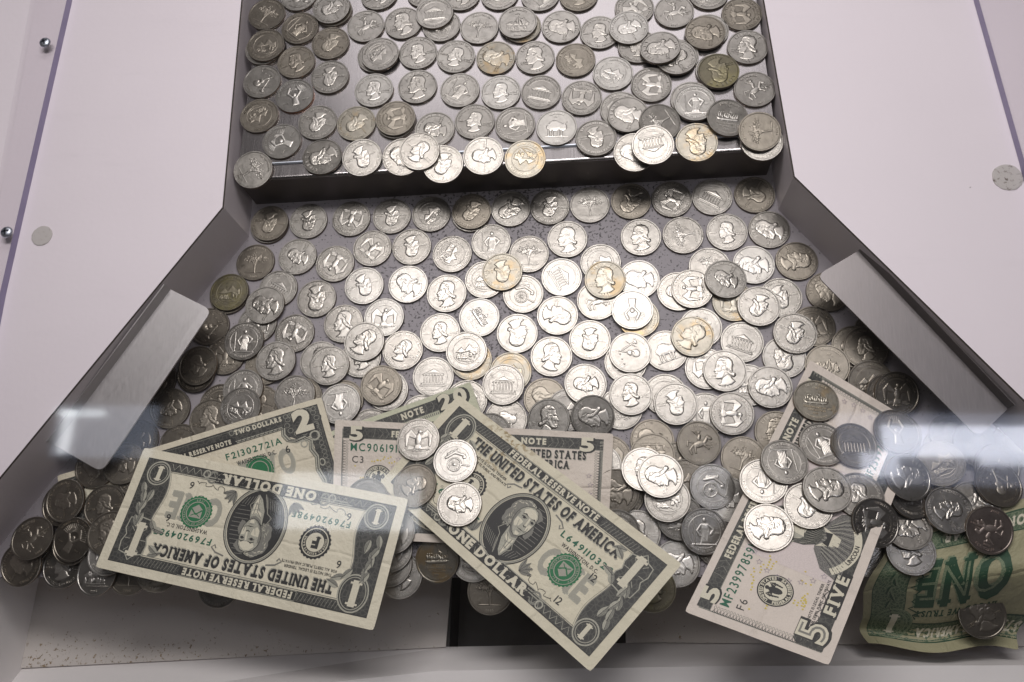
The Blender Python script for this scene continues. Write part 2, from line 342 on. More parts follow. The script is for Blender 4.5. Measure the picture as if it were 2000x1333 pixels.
# ---------------------------------------------------------------- pusher shelf
shy = lambda x: 243.7+(258.4-243.7)*(x+211.3)/(112+211.3)
def shelf():
    xl, xr = -211.0, 108.5
    r = 1.6; prof = [(0.0, -0.0), (0.0, 30-r)]
    for k in range(1, 6):
        a = k/5*math.pi/2; prof.append((r-r*math.cos(a), 30-r+r*math.sin(a)))
    prof += [(10.0, 30.0), (10.0, 31.0), (275.0, 31.0), (275, 0.0)]
    v = []
    for x, back in ((xl, -6.0), (xr, -13.0)):
        for d, z in prof:
            v.append((x+back*d/275, shy(x)+d, z+0.15))
    n = len(prof)
    f = [[i, i+1, n+i+1, n+i] for i in range(n-1)][::1]
    f = [q[::-1] for q in f]+[list(range(n)), list(range(n, 2*n))[::-1]]
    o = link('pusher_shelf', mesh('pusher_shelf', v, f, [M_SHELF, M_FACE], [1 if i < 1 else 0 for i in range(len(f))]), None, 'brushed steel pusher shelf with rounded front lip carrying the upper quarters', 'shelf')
    # folded top plate lip: a thin strip set on the front of the shelf
    lip = []
    for x, back in ((xl+0.4, -6.0), (xr-0.4, -13.0)):
        for d, z in ((9.2, 30.16), (9.2, 30.7), (9.95, 31.3), (10.6, 31.3)): lip.append((x, shy(x)+d, z))
    g = [(0, 1, 5, 4), (1, 2, 6, 5), (2, 3, 7, 6)]
    link('top_plate_edge', mesh('top_plate_edge', lip, [q[::-1] for q in g], [M_SCREW]), o)
    return o
shelf()

# ---------------------------------------------------------------- deflector plates
def plate(A, B, C, D, walln, label, M_PLATE=None):
    """A,B bend line (back, front); D,C outer edge with rounded corners; flange rises along the wall"""
    A, B, C, D = [np.array(p, float) for p in (A, B, C, D)]
    def rnd(p, q, r_, n=6, R=5.0):
        u = (p-q)/np.linalg.norm(p-q)*R; w = (r_-q)/np.linalg.norm(r_-q)*R
        return [q+u*(1-t)**2+w*t**2 for t in np.linspace(0, 1, n)]
    pts = [A, B]+rnd(B, C, D)+rnd(C, D, A)
    n = len(pts); t = np.array((0, 0, 1.0))
    v = pts+[p+t for p in pts]
    f = [list(range(n))[::-1], list(range(n, 2*n))]+[[i, (i+1) % n, n+(i+1) % n, n+i] for i in range(n)]
    if np.cross((B-A)[:2], (C-B)[:2]) < 0: f = [q[::-1] for q in f]
    o = link('deflector_plate', mesh('deflector_plate', v, f, [M_PLATE]), None, label, 'metal plate', 'brushed steel deflector plates')
    w = np.array((*walln, 0))
    up = np.array((0, 0, 6.5)); b1, b2 = A+w*.5+t, B+w*.5+t
    v = [A+t*1.02, B+t*1.02, b2+up, b1+up, A+w*1.2+t*1.02, B+w*1.2+t*1.02, b2+w*.7+up, b1+w*.7+up]
    f = [(0, 1, 2, 3), (5, 4, 7, 6), (3, 2, 6, 7), (1, 5, 6, 2), (4, 0, 3, 7)]
    link('mounting_flange', mesh('mounting_flange', v, f, [M_PLATE]), o)
    return o
plate((-240.3, 172.4, 31.0), (-298.9, 82.8, 20.5), (-270.2, 68.5, 17.0), (-215.7, 161.1, 27.0), (-0.847, 0.532), 'brushed steel deflector plate fixed to the left slanting wall, coloured lighter for lamp light', M_PLATE_LIT)
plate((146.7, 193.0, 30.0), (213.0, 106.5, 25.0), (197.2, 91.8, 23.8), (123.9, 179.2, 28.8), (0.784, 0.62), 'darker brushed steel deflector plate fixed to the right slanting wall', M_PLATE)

# ---------------------------------------------------------------- clear acrylic strips and their screws
def two_way_fresnel(nt, ior):
    fr = nt.nodes.new('ShaderNodeFresnel'); ge = nt.nodes.new('ShaderNodeNewGeometry'); mr = nt.nodes.new('ShaderNodeMapRange')
    mr.inputs[3].default_value = ior; mr.inputs[4].default_value = 1/ior
    nt.links.new(ge.outputs['Backfacing'], mr.inputs[0]); nt.links.new(mr.outputs[0], fr.inputs['IOR']); return fr
def acrylic_mats():
    m, nt, nd, lk, b = newmat('clear_acrylic')
    nd.remove(b)
    fr = two_way_fresnel(nt, 1.49); tr = N(nt, 'ShaderNodeBsdfTransparent'); tr.inputs[0].default_value = (0.985, 0.98, 0.985, 1)
    gl = N(nt, 'ShaderNodeBsdfGlossy', Roughness=0.06); mx = nt.nodes.new('ShaderNodeMixShader')
    lk.new(math_(nt, 'MULTIPLY', fr.outputs[0], 0.45), mx.inputs[0]); lk.new(tr.outputs[0], mx.inputs[1]); lk.new(gl.outputs[0], mx.inputs[2]); lk.new(mx.outputs[0], nd['Material Output'].inputs[0])
    m2, nt, nd, lk, b = newmat('acrylic_cut_edge')
    v = coords(nt); c = mixc(nt, noise(nt, v, 8, 3), (0.20, 0.17, 0.30), (0.33, 0.29, 0.44)); lk.new(c, b.inputs['Base Color']); b.inputs['Roughness'].default_value = 0.3
    return m, m2
M_ACR, M_ACRE = acrylic_mats()
def strip(pts, label):
    o = prism('acrylic_strip', pts, PZ+0.1, PZ+5.1, [M_ACR, M_ACRE], None, label=label, cat='acrylic strip', group='clear acrylic edge strips')
    for q in o.data.polygons:                          # only the sawn inner edge shows its violet tint
        x = q.center.x/S
        if not (-345.5 < x < -330 or 205 < x < 237): q.material_index = 0
    return o
stl = strip([(-338.7, 372.5), (-346, 520), (-374, 520), (-364, 373), (-355, 247), (-352, 60), (-330, 60), (-335.5, 166.8)], 'clear acrylic strip with two screws along the left white panel')
strip([(225.8, 345.4), (233.8, 240.5), (238, 150), (330, 150), (330, 520), (213, 520)], 'clear acrylic strip along the right white panel, without visible screws')
def screw(x, y, ang, parent):
    R_ = 3.6; prof = [(0.0, 1.9), (1.2, 1.85), (2.3, 1.6), (3.1, 1.1), (3.5, 0.5), (3.6, 0.0), (3.6, -0.05)]
    n = 28; v = []; f = []
    for r, z in prof:
        for k in range(n): v.append((x+r*math.cos(k/n*2*math.pi), y+r*math.sin(k/n*2*math.pi), PZ+5.15+z))
    for i in range(len(prof)-1):
        for k in range(n): f.append((i*n+k, (i+1)*n+k, (i+1)*n+(k+1) % n, i*n+(k+1) % n))
    s = link('screw', mesh('screw', v, f, [M_SCREW], smooth=True), parent)
    v = []; f = []
    for a in (ang, ang+math.pi/2):
        c, sn = math.cos(a), math.sin(a); b0 = len(v)
        for dx, dy, z in ((-2.3, -.6, 1.66), (2.3, -.6, 1.66), (2.3, .6, 1.66), (-2.3, .6, 1.66), (-.7, -.6, 1.98), (.7, -.6, 1.98), (.7, .6, 1.98), (-.7, .6, 1.98)):
            v.append((x+dx*c-dy*sn, y+dx*sn+dy*c, PZ+5.15+z))
        f += [(b0, b0+1, b0+5, b0+4), (b0+1, b0+2, b0+6, b0+5), (b0+2, b0+3, b0+7, b0+6), (b0+3, b0, b0+4, b0+7), (b0+4, b0+5, b0+6, b0+7)]
    link('cross_recess', mesh('cross_recess', v, f, [M_DARKSLOT]), s)
screw(-346.2, 338.5, 0.5, stl); screw(-340.4, 204.4, 0.2, stl)
def pad(x, y, r, seed, label):
    m, nt, nd, lk, b = newmat('grubby_pad'); v = coords(nt)
    k = N(nt, 'ShaderNodeMapRange', clamp=True); lk.new(noise(nt, v, 38, 4, 0.7), k.inputs[0]); k.inputs[1].default_value = 0.60-0.05*seed; k.inputs[2].default_value = 0.66
    c = mixc(nt, math_(nt, 'MULTIPLY', k.outputs[0], 0.6+0.3*seed), (0.50, 0.47, 0.46), (0.12, 0.09, 0.075)); lk.new(c, b.inputs['Base Color']); b.inputs['Roughness'].default_value = 0.8
    rr = random.Random(seed+3); n = 40
    prof = [(0, .55), (.55, .55), (.9, .5), (1, .3), (1, 0)]; vv = []; f = []
    jit = [1+rr.uniform(-.02, .02) for _ in range(n)]
    for q, z in prof:
        for k_ in range(n): vv.append((x+r*q*jit[k_]*math.cos(k_/n*2*math.pi), y+r*q*jit[k_]*math.sin(k_/n*2*math.pi), PZ+.05+z))
    for i in range(len(prof)-1):
        for k_ in range(n): f.append((i*n+k_, (i+1)*n+k_, (i+1)*n+(k_+1) % n, i*n+(k_+1) % n))
    link('adhesive_pad', mesh('adhesive_pad', vv, f, [m]), None, label, 'adhesive pad', 'round pads stuck to the white panels')
pad(-321.7, 204.3, 6.4, 0, 'round pale grey adhesive pad on the left white panel')
pad(226.4, 232.0, 7.9, 1, 'round grubby speckled adhesive pad on the right white panel')

# ---------------------------------------------------------------- glyphs (font outlines turned into flat triangles, cap height 1)
GLY = {}
def glyph(ch, bold=0.0):
    key = (ch, bold)
    if key in GLY: return GLY[key]
    cu = bpy.data.curves.new('g', 'FONT'); cu.body = ch; cu.resolution_u = 3; cu.offset = bold; cu.fill_mode = 'FRONT'
    o = bpy.data.objects.new('g', cu); COL.objects.link(o); dg = bpy.context.evaluated_depsgraph_get(); dg.update()
    me = o.evaluated_get(dg).to_mesh(); me.calc_loop_triangles()
    P = np.array([v.co[:2] for v in me.vertices]).reshape(-1, 2)
    T = np.array([t.vertices[:] for t in me.loop_triangles], int).reshape(-1, 3)
    o.evaluated_get(dg).to_mesh_clear(); bpy.data.objects.remove(o); bpy.data.curves.remove(cu)
    if len(P) == 0: P = np.zeros((0, 2)); T = np.zeros((0, 3), int); w = 0.4
    else:
        P = P/CAP; P[:, 0] -= P[:, 0].min(); w = P[:, 0].max()
        A = P[T]; ar = (A[:, 1, 0]-A[:, 0, 0])*(A[:, 2, 1]-A[:, 0, 1])-(A[:, 2, 0]-A[:, 0, 0])*(A[:, 1, 1]-A[:, 0, 1])
        T[ar < 0] = T[ar < 0][:, ::-1]
    GLY[key] = (P, T, w); return GLY[key]
CAP = 1.0
_p = glyph('H')[0]; CAP = _p[:, 1].max()-_p[:, 1].min(); GLY.clear()
def boundary(T):
    e = {}
    for t in T:
        for a, b in ((t[0], t[1]), (t[1], t[2]), (t[2], t[0])):
            if (b, a) in e: e.pop((b, a))
            else: e[(a, b)] = 1
    return list(e)
SER = {}
def glyph_serif(ch, bold):
    key = (ch, bold)
    if key in SER: return SER[key]
    P, T, w = glyph(ch, bold)
    ex = []
    if ch.isupper() or ch in '1':
        for a, b in boundary(T):
            y0, y1 = P[a, 1], P[b, 1]
            if abs(y0-y1) < .02 and (y0 < .06 or y0 > .94):
                xa, xb = sorted((P[a, 0], P[b, 0]))
                if .05 < xb-xa < .42:
                    yb = -0.0 if y0 < .5 else .92
                    ex.append((xa-.11, xb+.11, yb, yb+.09))
    for xa, xb, ya, yb in ex:
        k = len(P); P = np.vstack([P, [(xa, ya), (xb, ya), (xb, yb), (xa, yb)]]); T = np.vstack([T, [(k, k+1, k+2), (k, k+2, k+3)]])
    SER[key] = (P, T, w); return SER[key]
def lay_text(s, h, bold=0.0, serif=False, gap=0.14, condense=1.0):
    """list of (P, T) with x running from 0; returns also the width"""
    out = []; x = 0.0
    for ch in s:
        if ch == ' ': x += 0.42*h*condense; continue
        P, T, w = glyph_serif(ch, bold) if serif else glyph(ch, bold)
        out.append((P*np.array((h*condense, h))+np.array((x, 0)), T)); x += (w+gap+(.1 if serif else 0))*h*condense
    return out, max(0.0, x-gap*h*condense)
def arc_text(s, r, h, a_mid, top=True, bold=0.0, cx=0, cy=0, spread=None):
    """letters round a circle; a_mid in degrees where the middle of the text sits"""
    gl, w = lay_text(s, h, bold); out = []
    span = w/r if spread is None else math.radians(spread); k = span*r/w
    for P, T in gl:
        xm = (P[:, 0].min()+P[:, 0].max())/2; t = (xm-w/2)/r*k
        a = math.radians(a_mid)-t if top else math.radians(a_mid)+t
        ux, uy = (math.sin(a), -math.cos(a)) if top else (-math.sin(a), math.cos(a))
        vx, vy = (math.cos(a), math.sin(a)) if top else (-math.cos(a), -math.sin(a))
        rr = r if top else r+h
        X = (P[:, 0]-xm); Y = P[:, 1]
        out.append((np.stack([cx+rr*math.cos(a)+X*ux+Y*vx, cy+rr*math.sin(a)+X*uy+Y*vy], 1), T))
    return out

# ---------------------------------------------------------------- quarters
RC_, TH = 12.13, 1.75
def coin_body():
    n = 96; prof = [(0, 0.10), (10.9, 0.10), (11.3, 0), (11.95, 0), (12.13, .16), (12.13, 1.59), (11.98, 1.75), (11.35, 1.75), (11.05, 1.53), (0, 1.53)]
    v = [(0, 0, .10)]; f = []; fm = []
    for r, z in prof[1:-1]:
        for k in range(n): v.append((r*math.cos(k/n*2*math.pi), r*math.sin(k/n*2*math.pi), z))
    v.append((0, 0, 1.53)); last = len(v)-1; m = len(prof)-2
    for k in range(n): f.append((0, 1+(k+1) % n, 1+k)); fm.append(0)
    for i in range(m-1):
        for k in range(n):
            f.append((1+i*n+k, 1+i*n+(k+1) % n, 1+(i+1)*n+(k+1) % n, 1+(i+1)*n+k)); fm.append(1 if i in (3, 4) else 0)
    b0 = 1+(m-1)*n
    for k in range(n): f.append((b0+k, b0+(k+1) % n, last)); fm.append(0)
    me = mesh('coin', v, f, [COINM['s'], M_EDGE], fm)
    me.polygons.foreach_set('use_smooth', np.array([i == 1 for i in fm])); return me
BODY = coin_body()
NG = 150
_g = (np.arange(NG)+.5)/NG*2-1
GX, GY = np.meshgrid(_g, _g, indexing='ij')      # -1..1 of the field radius
def seg_d(ax, ay, bx, by):
    dx, dy = bx-ax, by-ay; t = np.clip(((GX-ax)*dx+(GY-ay)*dy)/(dx*dx+dy*dy+1e-9), 0, 1); return np.hypot(GX-ax-t*dx, GY-ay-t*dy)
def poly_h(pts, h, w):
    pts = [tuple(p) for p in pts]; d = np.full(GX.shape, 9.0); ins = np.zeros(GX.shape, bool); n = len(pts)
    for i in range(n):
        (ax, ay), (bx, by) = pts[i], pts[(i+1) % n]; d = np.minimum(d, seg_d(ax, ay, bx, by))
        c = (ay > GY) != (by > GY)
        with np.errstate(divide='ignore', invalid='ignore'): xi = (bx-ax)*(GY-ay)/(by-ay)+ax
        ins ^= c & (GX < xi)
    t = np.clip(d/w, 0, 1); return np.where(ins, h*np.sqrt(np.maximum(0, 1-(1-t)**2)), 0)
def stroke_h(pts, w, h):
    d = np.full(GX.shape, 9.0)
    for a, b in zip(pts[:-1], pts[1:]): d = np.minimum(d, seg_d(*a, *b))
    t = np.clip(1-d/w, 0, 1); return h*np.sqrt(np.maximum(0, 1-(1-t)**2))
def ell_h(cx, cy, rx, ry, rot, h):
    c, s = math.cos(math.radians(rot)), math.sin(math.radians(rot)); x = ((GX-cx)*c+(GY-cy)*s)/rx; y = (-(GX-cx)*s+(GY-cy)*c)/ry
    return h*np.sqrt(np.maximum(0, 1-x*x-y*y))
def ring_h(r, w, h, cx=0, cy=0): return h*np.sqrt(np.maximum(0, 1-((np.hypot(GX-cx, GY-cy)-r)/w)**2))
def mx(*a): return np.max(a, 0)
BUST = [(.04, .64), (-.14, .61), (-.27, .52), (-.33, .40), (-.35, .28), (-.385, .20), (-.38, .13), (-.44, .02), (-.475, -.05), (-.41, -.085), (-.43, -.13), (-.40, -.16), (-.425, -.20), (-.385, -.25), (-.40, -.32), (-.33, -.385), (-.20, -.37), (-.14, -.40), (-.17, -.50), (-.32, -.62), (-.18, -.69), (.05, -.69), (.28, -.60), (.44, -.46), (.33, -.36), (.27, -.25), (.36, -.30), (.46, -.22), (.44, -.10), (.34, -.06), (.32, .10), (.37, .26), (.34, .44), (.22, .57)]
def bust(k=1.0, dy=0.0, flip=False):
    f = -1 if flip else 1
    T_ = lambda x, y: (f*x*k, y*k+dy)
    p = [T_(*q) for q in BUST]
    h = poly_h(p, 0.46, .10*k)
    hair = np.zeros_like(h); rr_ = random.Random(3)
    for i in range(26):
        x_, y_ = rr_.uniform(-.2, .3), rr_.uniform(.12, .56); hair = mx(hair, stroke_h([T_(x_, y_), T_(x_+.09, y_-.03), T_(x_+.15, y_-.10)], .02*k, .13))
    for i in range(9):                                 # swept hair, strand by strand
        t = i/8; a = [T_(-.26+.02*i, .46+.10*math.sin(t*3.1)), T_(-.05+.045*i, .50-.10*t), T_(.12+.028*i, .34-.22*t), T_(.10+.035*i, .12-.25*t)]
        hair = mx(hair, stroke_h(a, .030*k, .17))
    for i in range(4): hair = mx(hair, stroke_h([T_(.05+.05*i, -.02-.02*i), T_(.18+.04*i, -.12-.03*i), T_(.36, -.16-.02*i)], .04*k, .14))
    hair = mx(hair, ell_h(*T_(.0, .10), .075*k, .11*k, f*15, .16))              # ear
    face = mx(ell_h(*T_(-.24, .07), .12*k, .13*k, 0, .10), ell_h(*T_(-.30, .235), .10*k, .035*k, f*-20, .12), stroke_h([T_(-.36, .17), T_(-.43, -.02)], .05*k, .10), ell_h(*T_(-.36, -.31), .06*k, .06*k, 0, .09), stroke_h([T_(-.06, -.1), T_(-.16, -.30), T_(-.28, -.36)], .06*k, .08))
    groove = mx(stroke_h([T_(-.34, .155), T_(-.24, .145)], .03*k, .12), stroke_h([T_(-.42, -.165), T_(-.31, -.17)], .022*k, .12), stroke_h([T_(-.12, -.36), T_(.10, -.18), T_(.22, -.22)], .03*k, .12), stroke_h([T_(-.30, -.05), T_(-.28, -.17)], .022*k, .06))
    return np.where(h > 0, np.maximum(h+hair+face-groove, .05), 0)
def trees(x0, x1, y, h0, seed, h=.3):
    r = random.Random(seed); o = np.zeros_like(GX)
    for _ in range(26):
        x = r.uniform(x0, x1); o = mx(o, ell_h(x, y+r.uniform(0, h0), r.uniform(.04, .09), r.uniform(.05, .12), r.uniform(-40, 40), h*r.uniform(.5, 1)))
    return o
def branching(x, y, a, L, n, r, acc, w):
    bx, by = x+L*math.cos(a), y+L*math.sin(a); acc.append(([(x, y), (bx, by)], w))
    if n:
        for d in (r.uniform(.25, .6), -r.uniform(.25, .6), r.uniform(-.15, .15))[:3 if n > 2 else 2]: branching(bx, by, a+d, L*r.uniform(.62, .8), n-1, r, acc, w*.72)
def d_T():
    r = random.Random(4); acc = []; branching(.02, -.62, 1.62, .34, 4, r, acc, .055); o = np.zeros_like(GX)
    for p, w in acc: o = mx(o, stroke_h(p, max(w, .022), .34))
    for _ in range(70):
        a = r.uniform(.2, 2.9); q = r.uniform(.25, .68); o = mx(o, ell_h(q*math.cos(a), q*math.sin(a)-.08, .04, .055, r.uniform(0, 180), r.uniform(.12, .3)))
    return mx(o, stroke_h([(-.5, -.62), (.5, -.62)], .04, .2))
def d_M():
    o = poly_h([(-.72, -.12), (-.42, .12), (-.22, .05), (.02, .42), (.2, .26), (.36, .34), (.72, -.08), (.6, -.22), (-.6, -.22)], .34, .16)
    r = random.Random(8)
    for _ in range(16): x = r.uniform(-.5, .5); o = np.where(o > .02, o-stroke_h([(x, r.uniform(.0, .4)), (x+r.uniform(.02, .25), r.uniform(-.25, -.05))], .022, .14), o)
    return mx(o, trees(-.62, .62, -.42, .18, 3), stroke_h([(-.55, -.5), (.0, -.54), (.55, -.5)], .04, .2))
def d_P():
    return mx(ring_h(.74, .022, .16), poly_h([(-.62, -.1), (-.3, .26), (-.1, .08), (.14, .46), (.38, .2), (.62, .22), (.66, -.12), (.2, -.02), (-.3, -.14)], .3, .1), trees(-.55, .05, -.42, .2, 9), trees(.2, .58, -.34, .34, 12, .34), stroke_h([(-.5, -.26), (-.1, -.3), (.3, -.5)], .04, .22), stroke_h([(-.4, -.52), (.1, -.62), (.4, -.54)], .035, .2))
def d_B():
    o = mx(poly_h([(-.56, .16), (0, .46), (.56, .16)], .3, .1), stroke_h([(-.56, .12), (.56, .12)], .05, .34), stroke_h([(-.6, -.4), (.6, -.4)], .05, .32), stroke_h([(-.68, -.5), (.68, -.5)], .05, .26))
    for i in range(7): x = -.48+.16*i; o = mx(o, stroke_h([(x, .08), (x, -.36)], .045, .34))
    return mx(o, ring_h(.78, .02, .12), stroke_h([(-.1, .24), (.1, .24)], .05, .1))
def d_E():
    o = mx(ell_h(0, .0, .17, .34, 0, .5), ell_h(.06, .40, .11, .11, 0, .45), stroke_h([(.12, .42), (.24, .36)], .05, .36), poly_h([(-.16, -.25), (.16, -.25), (.22, -.5), (0, -.56), (-.22, -.5)], .34, .1))
    for s in (-1, 1):
        for i in range(7):
            t = i/6; o = mx(o, stroke_h([(s*.14, .16-.1*t), (s*(.42+.1*t), .46-.26*t), (s*(.66-.06*t), .10-.50*t+.08)], .062, .36-.08*t))
    for i in range(-4, 5): o = mx(o, stroke_h([(-.5, -.44+.03*i), (.5, -.44-.03*i)], .016, .2))
    r = random.Random(2)
    for _ in range(20):
        x = r.uniform(-.58, .58); o = mx(o, ell_h(x, -.58-.0*x+.12*abs(x)+r.uniform(-.05, .05), .07, .032, r.uniform(-50, 50), .28))
    return o
def d_F():
    o = mx(ell_h(.02, .52, .1, .12, 0, .42), poly_h([(-.16, .38), (.2, .38), (.3, .0), (.24, -.55), (-.2, -.55), (-.14, -.05)], .44, .16), stroke_h([(.18, .3), (.44, .1), (.3, -.12)], .075, .38), stroke_h([(-.14, .3), (-.34, .02), (-.2, -.2)], .07, .36), stroke_h([(-.5, .5), (-.44, -.56)], .035, .28))
    for i in range(6): o = np.where(o > .1, o-stroke_h([(-.12+.06*i, .1), (-.16+.075*i, -.5)], .016, .14), o)
    return mx(o, stroke_h([(-.55, -.6), (.55, -.6)], .05, .22), ring_h(.76, .02, .12))
def d_A():
    o = mx(ell_h(0, .06, .12, .13, 0, .46), poly_h([(-.15, -.06), (.15, -.06), (.22, -.66), (-.22, -.66)], .42, .14), stroke_h([(-.12, -.1), (-.36, .2), (-.22, .52)], .075, .42), stroke_h([(.12, -.1), (.36, .2), (.22, .52)], .075, .42))
    for i in range(19):
        a = math.radians(8+164*i/18); o = mx(o, stroke_h([(.30*math.cos(a), .30*math.sin(a)+.1), (.72*math.cos(a), .66*math.sin(a)+.1)], .02, .22))
    return o
def d_N():
    o = mx(poly_h([(-.66, -.06), (.66, .02), (.54, -.16), (-.5, -.24)], .4, .1), stroke_h([(-.02, .0), (.08, .5)], .03, .3), poly_h([(.06, .5), (.3, .34), (.05, .3)], .26, .08))
    r = random.Random(5)
    for i in range(10):
        x = -.52+.115*i; o = mx(o, ell_h(x, .08+r.uniform(-.03, .06), .06, .14, r.uniform(-20, 20), .38), ell_h(x+.01, .24+r.uniform(-.04, .05), .045, .05, 0, .4))
    for i in range(4): o = mx(o, stroke_h([(-.5+.3*i, .0), (-.62+.3*i, -.3)], .02, .24))
    return o
def d_G():
    o = mx(ell_h(-.18, -.22, .24, .22, 0, .42), ell_h(-.02, .02, .17, .16, 0, .42), stroke_h([(.02, .06), (.42, .56)], .05, .36), stroke_h([(.36, -.5), (.30, .28)], .05, .3), ell_h(.36, -.5, .15, .09, 0, .32), stroke_h([(.1, -.4), (.6, -.1)], .03, .28))
    o = np.where(o > .1, o-ell_h(-.1, -.1, .08, .08, 0, .25), o)
    for i in range(3): o = mx(o, ell_h(-.4+.28*i, .58-.04*i, .05, .05, 0, .26))
    return o
def d_H():
    return mx(ell_h(.0, -.08, .34, .17, 18, .46), stroke_h([(.26, .02), (.42, .3), (.56, .22)], .09, .42), stroke_h([(-.28, -.12), (-.46, -.36), (-.36, -.56)], .06, .36), stroke_h([(-.2, -.2), (-.16, -.5)], .055, .34), stroke_h([(.24, -.1), (.46, -.28)], .055, .36), stroke_h([(.28, -.06), (.56, -.08), (.6, -.2)], .05, .34), stroke_h([(-.3, .0), (-.56, .06), (-.58, -.16)], .05, .3), ell_h(-.0, .26, .1, .19, -12, .46), ell_h(-.02, .5, .075, .075, 0, .44), stroke_h([(-.13, .54), (.1, .56)], .035, .4), stroke_h([(-.04, .36), (-.3, .56)], .045, .36))
def d_O():
    return mx(ell_h(-.1, .06, .46, .30, 8, .5), ell_h(.34, .0, .22, .26, -15, .5), ell_h(-.12, .28, .26, .16, 0, .45), stroke_h([(-.4, -.1), (-.42, -.5)], .06, .38), stroke_h([(-.22, -.16), (-.2, -.5)], .06, .38), stroke_h([(.12, -.16), (.12, -.52)], .06, .38), stroke_h([(.28, -.2), (.26, -.5)], .055, .36), stroke_h([(.42, .22), (.54, .32)], .035, .34), stroke_h([(-.6, -.55), (.6, -.55)], .045, .2))
def d_W():
    o = mx(ring_h(.34, .05, .36, -.1, -.18), ell_h(-.1, -.18, .08, .08, 0, .4), ring_h(.76, .02, .12))
    for i in range(14):
        a = i/14*2*math.pi; o = mx(o, stroke_h([(-.1, -.18), (-.1+.34*math.cos(a), -.18+.34*math.sin(a))], .02, .26))
    return mx(o, stroke_h([(-.4, .32), (.1, .42), (.54, .1)], .085, .4), ell_h(.5, .0, .12, .1, 0, .36), stroke_h([(.2, -.3), (.6, -.52)], .05, .3), trees(-.3, .3, .4, .1, 6))
def d_R(): return bust(1.26, .0, True)
DESN = {'L': lambda: bust(1.27, .0), 'S': lambda: bust(1.06, .0), 'R': d_R, 'E': d_E, 'P': d_P, 'M': d_M, 'B': d_B, 'T': d_T, 'F': d_F, 'A': d_A, 'N': d_N, 'G': d_G, 'H': d_H, 'O': d_O, 'W': d_W}
WORDS = {  # (text, arc radius mm, height, mid angle, outside-up?) or (text, x, y, h)
 'L': [('LIBERTY', 8.7, 1.55, 96, 1, 105), ('1985', 8.9, 1.35, 270, 0, 34), ('IN GOD', -9.3, -3.3, .85), ('WE TRUST', -9.5, -4.6, .8)],
 'R': [('LIBERTY', 8.9, 1.4, 90, 1, 105), ('IN GOD', -9.6, -1.6, .8), ('WE TRUST', -9.8, -2.9, .75), ('2022', 6.0, -3.0, .95)],
 'S': [('UNITED STATES OF AMERICA', 9.3, 1.2, 90, 1, 176), ('QUARTER DOLLAR', 9.2, 1.2, 270, 0, 108), ('LIBERTY', -10.0, -1.2, 1.0), ('IN GOD', 5.6, -.6, .8), ('WE TRUST', 5.0, -1.9, .75)],
 'E': [('UNITED STATES OF AMERICA', 9.3, 1.25, 90, 1, 176), ('QUARTER DOLLAR', 9.2, 1.25, 270, 0, 112), ('E PLURIBUS UNUM', 7.6, .7, 90, 1, 62)],
 'P': [('NATIONAL PARK', 9.25, 1.1, 90, 1, 84), ('E PLURIBUS UNUM', 9.15, 1.1, 270, 0, 100), ('2016', 9.2, 1.1, 200, 0, 20)],
 'M': [('COLORADO', 8.9, 1.3, 90, 1, 70), ('1876', -1.9, 6.0, 1.15), ('2006', 9.0, 1.1, 270, 0, 26), ('COLORFUL COLORADO', -4.6, -7.1, .8)],
 'B': [('UNITED STATES OF AMERICA', 9.4, 1.0, 90, 1, 150), ('E PLURIBUS UNUM', 9.3, 1.0, 270, 0, 92)],
 'T': [('CALIFORNIA', 9.1, 1.2, 90, 1, 78), ('1850', 5.6, 1.6, 1.05), ('2005', 9.2, 1.1, 270, 0, 26)],
 'F': [('UNITED STATES OF AMERICA', 9.4, 1.05, 90, 1, 170), ('QUARTER DOLLAR', 9.3, 1.05, 270, 0, 92), ('2012', 5.4, -1.0, .9)],
 'A': [('UNITED STATES OF AMERICA', 9.5, 1.05, 90, 1, 160), ('MAYA', 4.6, -4.6, .9), ('2022', -7.8, -4.6, .9)],
 'N': [('NEW JERSEY', 9.0, 1.35, 90, 1, 72), ('1787', -1.9, 7.0, 1.25), ('CROSSROADS OF THE', -6.6, -4.6, .95), ('REVOLUTION', -4.2, -6.2, .95), ('1999', -1.5, -8.2, 1.0), ('E PLURIBUS UNUM', 9.6, .75, 270, 0, 70)],
 'G': [('TENNESSEE', 9.1, 1.25, 90, 1, 74), ('1796', 2.6, 5.6, 1.0), ('MUSICAL HERITAGE', 8.7, 1.0, 270, 0, 96)],
 'H': [('WYOMING', 8.9, 1.4, 90, 1, 62), ('1890', -1.9, 7.0, 1.1), ('THE', 4.8, .6, .9), ('EQUALITY', 4.0, -.9, .85), ('STATE', 4.6, -2.4, .85), ('2007', 9.2, 1.1, 270, 0, 26)],
 'O': [('KANSAS', 9.0, 1.3, 90, 1, 54), ('1861', -1.9, 7.1, 1.1), ('2005', 9.2, 1.1, 270, 0, 26)],
 'W': [('UNITED STATES', 9.3, 1.05, 90, 1, 84), ('FIRST FLIGHT', 9.2, 1.05, 270, 0, 78)],
}
RELIEF_NAME = {'L': 'portrait', 'R': 'portrait', 'S': 'portrait', 'E': 'eagle', 'P': 'landscape_relief', 'M': 'mountain_relief', 'B': 'building_relief', 'T': 'tree_relief', 'F': 'figure_relief', 'A': 'figure_relief', 'N': 'boat_relief', 'G': 'guitar_relief', 'H': 'rider_relief', 'O': 'bison_relief', 'W': 'wheel_relief'}
ZF = 1.53
